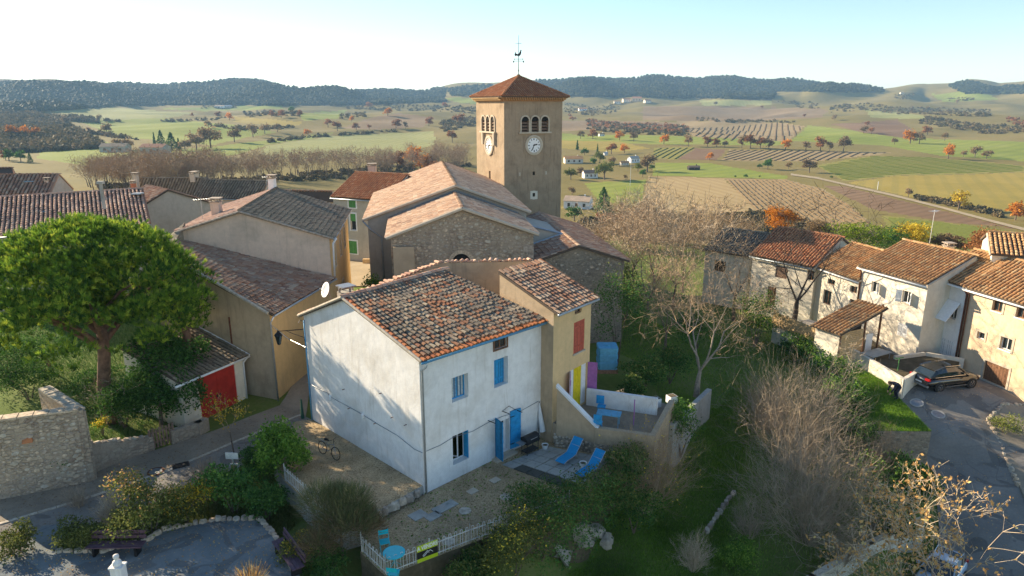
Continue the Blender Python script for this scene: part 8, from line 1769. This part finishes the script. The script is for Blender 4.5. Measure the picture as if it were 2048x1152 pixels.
# trees one by one
def leaf_tree_template(kind, seed):
    rng = np.random.default_rng(seed); t = bpy.data.objects.new('tree', None); COL.objects.link(t); mat = {'orange': 'leaf_orange', 'rust': 'leaf_rust', 'brown': 'leaf_brown', 'dark': 'leaf_dark', 'yellow': 'leaf_yellow', 'green': 'leaf_olive'}[kind]
    bl = [(0, 0, .54, .30, .30, .38)] + [(.25 * math.cos(a), .25 * math.sin(a), rng.uniform(.26, .72), .20, .20, .20) for a in rng.uniform(0, 6.28, 7)]
    c, d = blobpts(bl, 760, rng, .7, .2); addpart(t, 'crown', leaves(c, .085, rng, mat, .8, d, .5)); b = MB(); b.tube([(0, 0, -.05), (.01, 0, .3), (0, .01, .7)], [.035, .026, .01], 6)
    for a in rng.uniform(0, 6.28, 6): b.tube([(0, 0, .28), (.22 * math.cos(a), .22 * math.sin(a), .62)], [.016, .005], 4)
    addpart(t, 'trunk', b.mesh('trunk', 'bark')); return t
def cone_template(seed, slim):
    rng = np.random.default_rng(seed); t = bpy.data.objects.new('tree', None); COL.objects.link(t); n = 700; z = rng.random(n) ** 1.3; a = rng.uniform(0, 6.28, n); r = (1 - z) ** .8 * slim * (1 + .2 * np.sin(a * 3 + z * 20)) * np.sqrt(rng.uniform(.4, 1, n)); c = np.column_stack([r * np.cos(a), r * np.sin(a), .06 + z * .94]); addpart(t, 'crown', leaves(c, .075, rng, 'leaf_dark', .7)); b = MB(); b.tube([(0, 0, -.05), (0, 0, .9)], [.03, .008], 6); addpart(t, 'trunk', b.mesh('trunk', 'bark')); return t
TPL = {k: [leaf_tree_template(k, 200 + i * 7 + j) for j in range(2)] for i, k in enumerate(('orange', 'rust', 'brown', 'dark', 'yellow', 'green'))}
TPL['cone'] = [cone_template(300, .30)]; TPL['cypress'] = [cone_template(301, .13)]
TLAB = {'orange': 'orange autumn tree', 'rust': 'rust-brown autumn tree', 'brown': 'grey-brown half bare tree', 'dark': 'dark green round tree', 'yellow': 'yellow-brown bushy tree', 'green': 'olive green tree', 'cone': 'dark conical conifer', 'cypress': 'thin dark cypress'}
LM = [(1215, 280, 'at the field edge just right of the tower'), (1330, 290, 'along the edge of the large brown vineyard'), (1425, 295, 'at the start of the hedge row above the striped vineyard'), (1510, 297, 'in the middle of the hedge row above the striped vineyard'), (1640, 300, 'at the end of the hedge row above the striped vineyard'), (1420, 318, 'beside the ploughed plot'), (1535, 338, 'near the dark field shelter'), (1720, 262, 'on the brown ploughed hill'), (1830, 285, 'on the bright meadow ridge'), (1900, 312, 'out in the bright green meadow'), (1620, 345, 'at the bend of the country lane'), (1850, 400, 'along the country lane by the olive field'), (2020, 440, 'beyond the end of the country lane'), (1210, 420, 'beside the bungalow with brown roof'), (1290, 440, 'at the foot of the stubble field'), (1180, 355, 'among the gardens of the white bungalow'), (1250, 340, 'by the small white gabled house'), (1190, 310, 'above the long low villa'), (1500, 225, 'in the far brown plain'), (220, 265, 'at the foot of the wooded slope'), (330, 300, 'around the old farmhouse'), (240, 300, 'beside the grey stone barn'), (420, 290, 'along the stream in the pale meadow'), (520, 270, 'on the hedge line across the valley'), (440, 240, 'in the hedges under the wooded hills'), (600, 240, 'on the far hedges beyond the valley'), (740, 255, 'beside the round brown hill'), (850, 252, 'on top of the round brown hill'), (660, 270, 'at the end of the pale strip field'), (905, 270, 'next to the left face of the tower'), (830, 340, 'at the edge of the leafless wood'), (50, 275, 'on the wooded slope edge'), (40, 325, 'behind the skylight house')]
TN = {'orange': 'orange_tree', 'rust': 'autumn_tree', 'brown': 'brown_tree', 'dark': 'evergreen_tree', 'yellow': 'yellow_tree', 'green': 'olive_green_tree', 'cone': 'cedar', 'cypress': 'cypress'}
def put_tree(px, py, hpx, kind, wide=1.0):
    p = G(px, py); h = m_px(p, hpx) * RV.uniform(.85, 1.15); wide *= RV.uniform(.85, 1.35); src = RV.choice(len(TPL[kind])); o = copy_tree(TPL[kind][src], p, RV.uniform(0, 6.28), (h * wide, h * wide, h)); o.name = TN[kind]; ph = min(LM, key=lambda q: (q[0] - px) ** 2 + 9 * (q[1] - py) ** 2)[2]; tag(o, TLAB[kind] + ' ' + ph, 'tree', TLAB[kind] + 's ' + ph)
for (x, y, h, k) in ((300, 390, 45, 'orange'), (185, 385, 46, 'rust'), (132, 383, 38, 'brown'), (362, 395, 50, 'brown'), (492, 408, 52, 'orange'), (598, 418, 55, 'brown'), (680, 418, 46, 'rust'), (720, 420, 40, 'rust'), (755, 420, 30, 'brown'), (828, 424, 66, 'brown'), (865, 426, 74, 'rust'), (908, 428, 50, 'rust'), (945, 428, 50, 'brown'), (1018, 430, 54, 'orange'), (1105, 432, 40, 'brown'), (1168, 436, 70, 'rust'), (1208, 436, 42, 'brown'), (1267, 438, 70, 'brown'), (690, 475, 40, 'orange'), (265, 450, 54, 'rust'), (322, 445, 44, 'orange'), (1120, 530, 62, 'brown'), (1355, 360, 34, 'brown'), (1388, 364, 34, 'rust'), (1370, 328, 24, 'rust'), (1555, 404, 66, 'orange'), (1595, 406, 64, 'brown'), (1630, 368, 40, 'rust'), (1705, 392, 46, 'brown'), (1720, 470, 78, 'orange'), (1785, 462, 34, 'brown'), (1835, 462, 56, 'brown'), (1885, 470, 38, 'brown'), (1228, 304, 26, 'brown'), (1488, 408, 30, 'brown'), (1765, 690, 84, 'yellow'), (2010, 735, 98, 'orange'), (1548, 635, 50, 'brown'), (940, 516, 46, 'dark'), (905, 512, 28, 'dark'), (230, 705, 122, 'cone'), (105, 738, 66, 'dark'), (205, 450, 48, 'cypress'), (118, 432, 44, 'cypress'), (400, 725, 60, 'brown'), (350, 745, 40, 'rust'), (715, 240, 18, 'brown'), (915, 255, 16, 'rust'), (1098, 290, 16, 'rust'), (1760, 230, 20, 'brown'), (90, 560, 60, 'green'), (130, 545, 46, 'brown'), (235, 560, 80, 'green'), (185, 500, 40, 'dark'), (380, 525, 50, 'green'), (420, 525, 76, 'brown'), (270, 500, 44, 'brown'), (150, 455, 34, 'dark'), (325, 560, 24, 'brown'), (95, 625, 40, 'brown'), (215, 490, 52, 'green'), (400, 550, 40, 'dark'), (310, 690, 40, 'brown'), (440, 520, 30, 'dark'), (800, 552, 14, 'dark'), (845, 552, 18, 'dark'), (905, 552, 14, 'green'), (1030, 515, 36, 'brown'), (1215, 555, 14, 'dark')): put_tree(1100 + .4629 * x, 100 + .463 * y, h * .463, k)
for (x, y, h, k) in ((890, 332, 34, 'brown'), (1830, 326, 46, 'rust'), (1690, 335, 40, 'rust'), (1730, 336, 30, 'brown'), (1520, 341, 30, 'rust'), (1575, 338, 22, 'rust'), (1655, 280, 40, 'orange'), (930, 290, 34, 'rust'), (980, 300, 36, 'orange'), (1000, 392, 68, 'brown'), (1080, 372, 58, 'brown'), (1130, 358, 42, 'brown'), (1185, 350, 36, 'brown'), (840, 425, 76, 'brown'), (900, 418, 92, 'brown'), (735, 428, 84, 'cone'), (690, 412, 62, 'cone'), (660, 402, 48, 'cypress'), (765, 428, 50, 'cypress'), (455, 360, 56, 'brown'), (425, 312, 40, 'brown'), (510, 425, 56, 'brown'), (550, 425, 50, 'brown'), (790, 430, 56, 'brown'), (820, 285, 22, 'rust'), (1245, 265, 32, 'dark'), (1575, 250, 34, 'rust'), (1400, 330, 40, 'rust'), (1440, 345, 50, 'rust'), (1315, 365, 28, 'orange'), (280, 320, 46, 'brown'), (380, 350, 22, 'rust'), (1500, 305, 26, 'orange'), (1200, 290, 34, 'rust'), (1160, 285, 28, 'rust'), (1280, 290, 34, 'rust'), (1900, 250, 30, 'rust'), (1960, 325, 56, 'rust'), (1930, 395, 60, 'rust'), (60, 372, 60, 'orange'), (110, 375, 55, 'orange'), (155, 375, 48, 'orange'), (40, 475, 60, 'dark'), (90, 478, 50, 'dark'), (130, 480, 50, 'cone'), (25, 470, 40, 'rust')): put_tree(.46875 * x, 100 + .469 * y, h * .469, k)
for (x, y, h, k) in ((825, 320, 42, 'orange'), (850, 330, 46, 'orange'), (795, 325, 36, 'rust'), (872, 338, 38, 'rust'), (895, 350, 30, 'green'), (835, 345, 22, 'green')): put_tree(x, y + 14, h, k, 1.2)
for k in TPL:
    for o in TPL[k]:
        for c in list(o.children): bpy.data.objects.remove(c)
        bpy.data.objects.remove(o)
# the bare wood behind the roofs
wood('undergrowth', [[(430, 392), (560, 364), (700, 359), (930, 349), (945, 325), (760, 332), (480, 359), (200, 374), (250, 399)]], .05, 'leaf_scrub', 7, (2.4, 5), 30)
WT = []
for k in range(6):
    tr, tw_, tips = bare_tree_data(12, .75, 400 + k, 'bark', 'twig_brown', trunk_h=.26, r0=.2, lvls=6, nk=(2, 3), wid=.085, up=.22); WT.append((tr, tw_))
def wood_tree(p, h, rz, w=1.0):
    t = thing('bare_wood_tree', 'tall brown leafless tree of the wood behind the village roofs', 'tree', tuple(p), 'leafless trees of the wood behind the village'); k = int(RV.integers(6)); addpart(t, 'trunk', WT[k][0]); addpart(t, 'crown', WT[k][1]); t.rotation_euler = (RV.normal() * .05, RV.normal() * .05, rz); w *= RV.uniform(.8, 1.3); t.scale = (h / 12 * w,) * 2 + (h / 12,)
for px, py in scatter([(430, 378), (560, 350), (700, 345), (930, 335), (945, 300), (900, 310), (760, 318), (640, 325), (480, 345), (330, 352), (200, 360), (250, 385)], 210, RV): p = G(px, py + 14); wood_tree(p, RV.uniform(12, 17), RV.uniform(0, 6.28), 1.15)
for px, py in scatter([(130, 345), (330, 350), (420, 372), (130, 378)], 34, RV): p = G(px, py + 16); wood_tree(p, RV.uniform(10, 14), RV.uniform(0, 6.28), 1.2)
for (px, py, h, l) in ((1330, 470, 9, 'leafless tree below the tower in the valley gardens'), (1395, 480, 9, 'leafless tree in front of the stubble field'), (1450, 478, 11, 'tall leafless tree in front of the brown vineyard'), (1275, 490, 8, 'leafless tree near the valley cedar')):
    p = U(px, py + 30, -9); p.z = H(p.x, p.y); t = thing('leafless_tree', l, 'tree', tuple(p)); k = int(RV.integers(4)); addpart(t, 'trunk', WT[k][0]); addpart(t, 'crown', WT[k][1]); t.scale = (h / 12 * 1.3,) * 2 + (h / 12,); t.rotation_euler = (0, 0, px)
for k, (px, py, w, h) in enumerate(((1300, 500, 110, 60), (1390, 520, 130, 70), (1230, 480, 80, 40), (1480, 510, 90, 50), (1350, 470, 90, 40), (1260, 520, 70, 50), (1430, 500, 80, 50), (1200, 470, 70, 30))):
    p = U(px, py + 18, -6); p.z = H(p.x, p.y); twig_shrub('scrub_thicket', 'brown leafless thicket on the slope below the church', p, m_px(p, w), m_px(p, h) * 1.3, 'twig_brown', 70, 500 + k, .04, 3, 'leaf_brown', 900, .16, 'thicket', 'thickets on the slope below the church')
# valley houses
def valley_house(px, py, wpx, hpx, label, wall='cream_plaster', roofm='tile_orange', rz=.3, depth=.6, name='valley_house', cat='house'):
    p = G(px, py); W = m_px(p, wpx); Hh = m_px(p, hpx); t = thing(name, label, cat, tuple(p)); R = Matrix.Rotation(rz, 3, 'Z'); dp = W * depth; hw = Hh * .66
    b = MB(); b.box(p + V(0, 0, hw / 2 - .5), (W, dp, hw + 1), rz); b.build('wall', wall, t); b = MB(); o = .3
    q = [p + R @ V(x, y, z) for x, y, z in ((-W / 2 - o, -dp / 2 - o, hw - .1), (W / 2 + o, -dp / 2 - o, hw - .1), (W / 2 + o, 0, Hh), (-W / 2 - o, 0, Hh), (-W / 2 - o, dp / 2 + o, hw - .1), (W / 2 + o, dp / 2 + o, hw - .1))]; b.add(q + [v - V(0, 0, .2) for v in q], [(0, 1, 2, 3), (3, 2, 5, 4), (6, 7, 1, 0), (0, 3, 9, 6), (3, 4, 10, 9), (1, 7, 8, 2), (2, 8, 11, 5), (4, 5, 11, 10)]); b.build('roof', roofm, t)
    b = MB(); [b.poly([p + R @ V(s * W / 2 * .999, -dp / 2, hw), p + R @ V(s * W / 2 * .999, dp / 2, hw), p + R @ V(s * W / 2 * .999, 0, Hh - .1)]) for s in (-1, 1)]; b.build('gable', wall, t)
    for k in range(3):
        b = MB(); b.box(p + R @ V((k - 1) * W * .3, -dp / 2 - .02, hw * .5), (W * .1, .08, hw * .42), rz); b.build('window', 'glass' if k != 1 else 'brown_wood', t)
    b = MB(); b.box(p + R @ V(W * .25, .2, Hh + .2), (.6, .6, 1.2), rz); b.build('chimney', wall, t); return t
for (x, y, w, h, l, wl__, rm, rz) in ((100, 488, 78, 30, 'long low villa with tan roof right of the tower', 'cream_plaster', 'tile_orange', .1), (172, 552, 60, 34, 'white bungalow among the valley gardens', 'white_plaster', 'tile_brown', .2), (122, 682, 112, 52, 'white bungalow with brown roof beside the cedar', 'white_plaster', 'tile_brown', -.35), (360, 486, 46, 28, 'small white gabled house above the stubble field', 'white_plaster', 'grey_plaster', .5), (320, 497, 36, 18, 'pale annexe next to the small white gabled house', 'cream_plaster', 'tile_orange', .2), (222, 372, 24, 14, 'tiny white house at the field edge', 'white_plaster', 'tile_orange', .3), (330, 225, 34, 16, 'red roofed house of the distant hamlet', 'cream_plaster', 'tile_red', .2), (375, 222, 40, 20, 'largest house of the distant hamlet', 'warm_plaster', 'tile_red', -.2), (420, 228, 30, 14, 'house at the edge of the distant hamlet', 'cream_plaster', 'tile_red', .4), (290, 232, 28, 14, 'low house of the distant hamlet beside the cypresses', 'cream_plaster', 'tile_orange', 0), (140, 262, 34, 12, 'white farmhouse on the far slope by the tower roof', 'white_plaster', 'tile_red', .1), (1520, 190, 16, 8, 'lonely farmhouse under the far ridge', 'cream_plaster', 'tile_orange', .1), (240, 455, 16, 14, 'small shed with pale roof in the valley gardens', 'white_plaster', 'zinc', .3)): valley_house(1100 + .4629 * x, 100 + .463 * y, w * .463, h * .463, l, wl__, rm, rz)
valley_house(1100 + .4629 * 620, 100 + .463 * 517, 48 * .463, 18 * .463, 'dark open field shelter on the green strip', 'dark_inside', 'grey_wood', .1, .5, 'field_shelter', 'shed')
for (x, y, w, h, l, m, r_, rz) in ((495, 434, 104, 36, 'grey stone barn in the pale meadow', 'grey_plaster', 'tile_dark', .1), (665, 440, 104, 40, 'old farmhouse beside dark conifers', 'grey_plaster', 'tile_brown', -.1), (940, 246, 40, 10, 'long white farm under the wooded hills', 'white_plaster', 'tile_brown', 0), (975, 246, 30, 10, 'grey farm shed under the wooded hills', 'grey_plaster', 'zinc', .2)): valley_house(.46875 * x, 100 + .469 * y, w * .469, h * .469, l, m, r_, rz)
p = G(1100 + .4629 * 346, 100 + .463 * 585); h = m_px(p, 45); b = MB(); b.tube([p - V(0, 0, .5), p + V(0, 0, h)], [.14, .09], 6); single(b, 'utility_pole', 'white_paint', 'pale utility pole rising from the valley gardens', 'pole', p)
for (x, y, h, l) in ((1415, 603, 16, 'short post at the lane beside the olive field'),): p = G(1100 + .4629 * x, 100 + .463 * y); hh = m_px(p, h); b = MB(); b.tube([p - V(0, 0, .5), p + V(0, 0, hh)], hh * .02 + .1, 5); single(b, 'mast', 'pale_metal', l, 'pole', p)
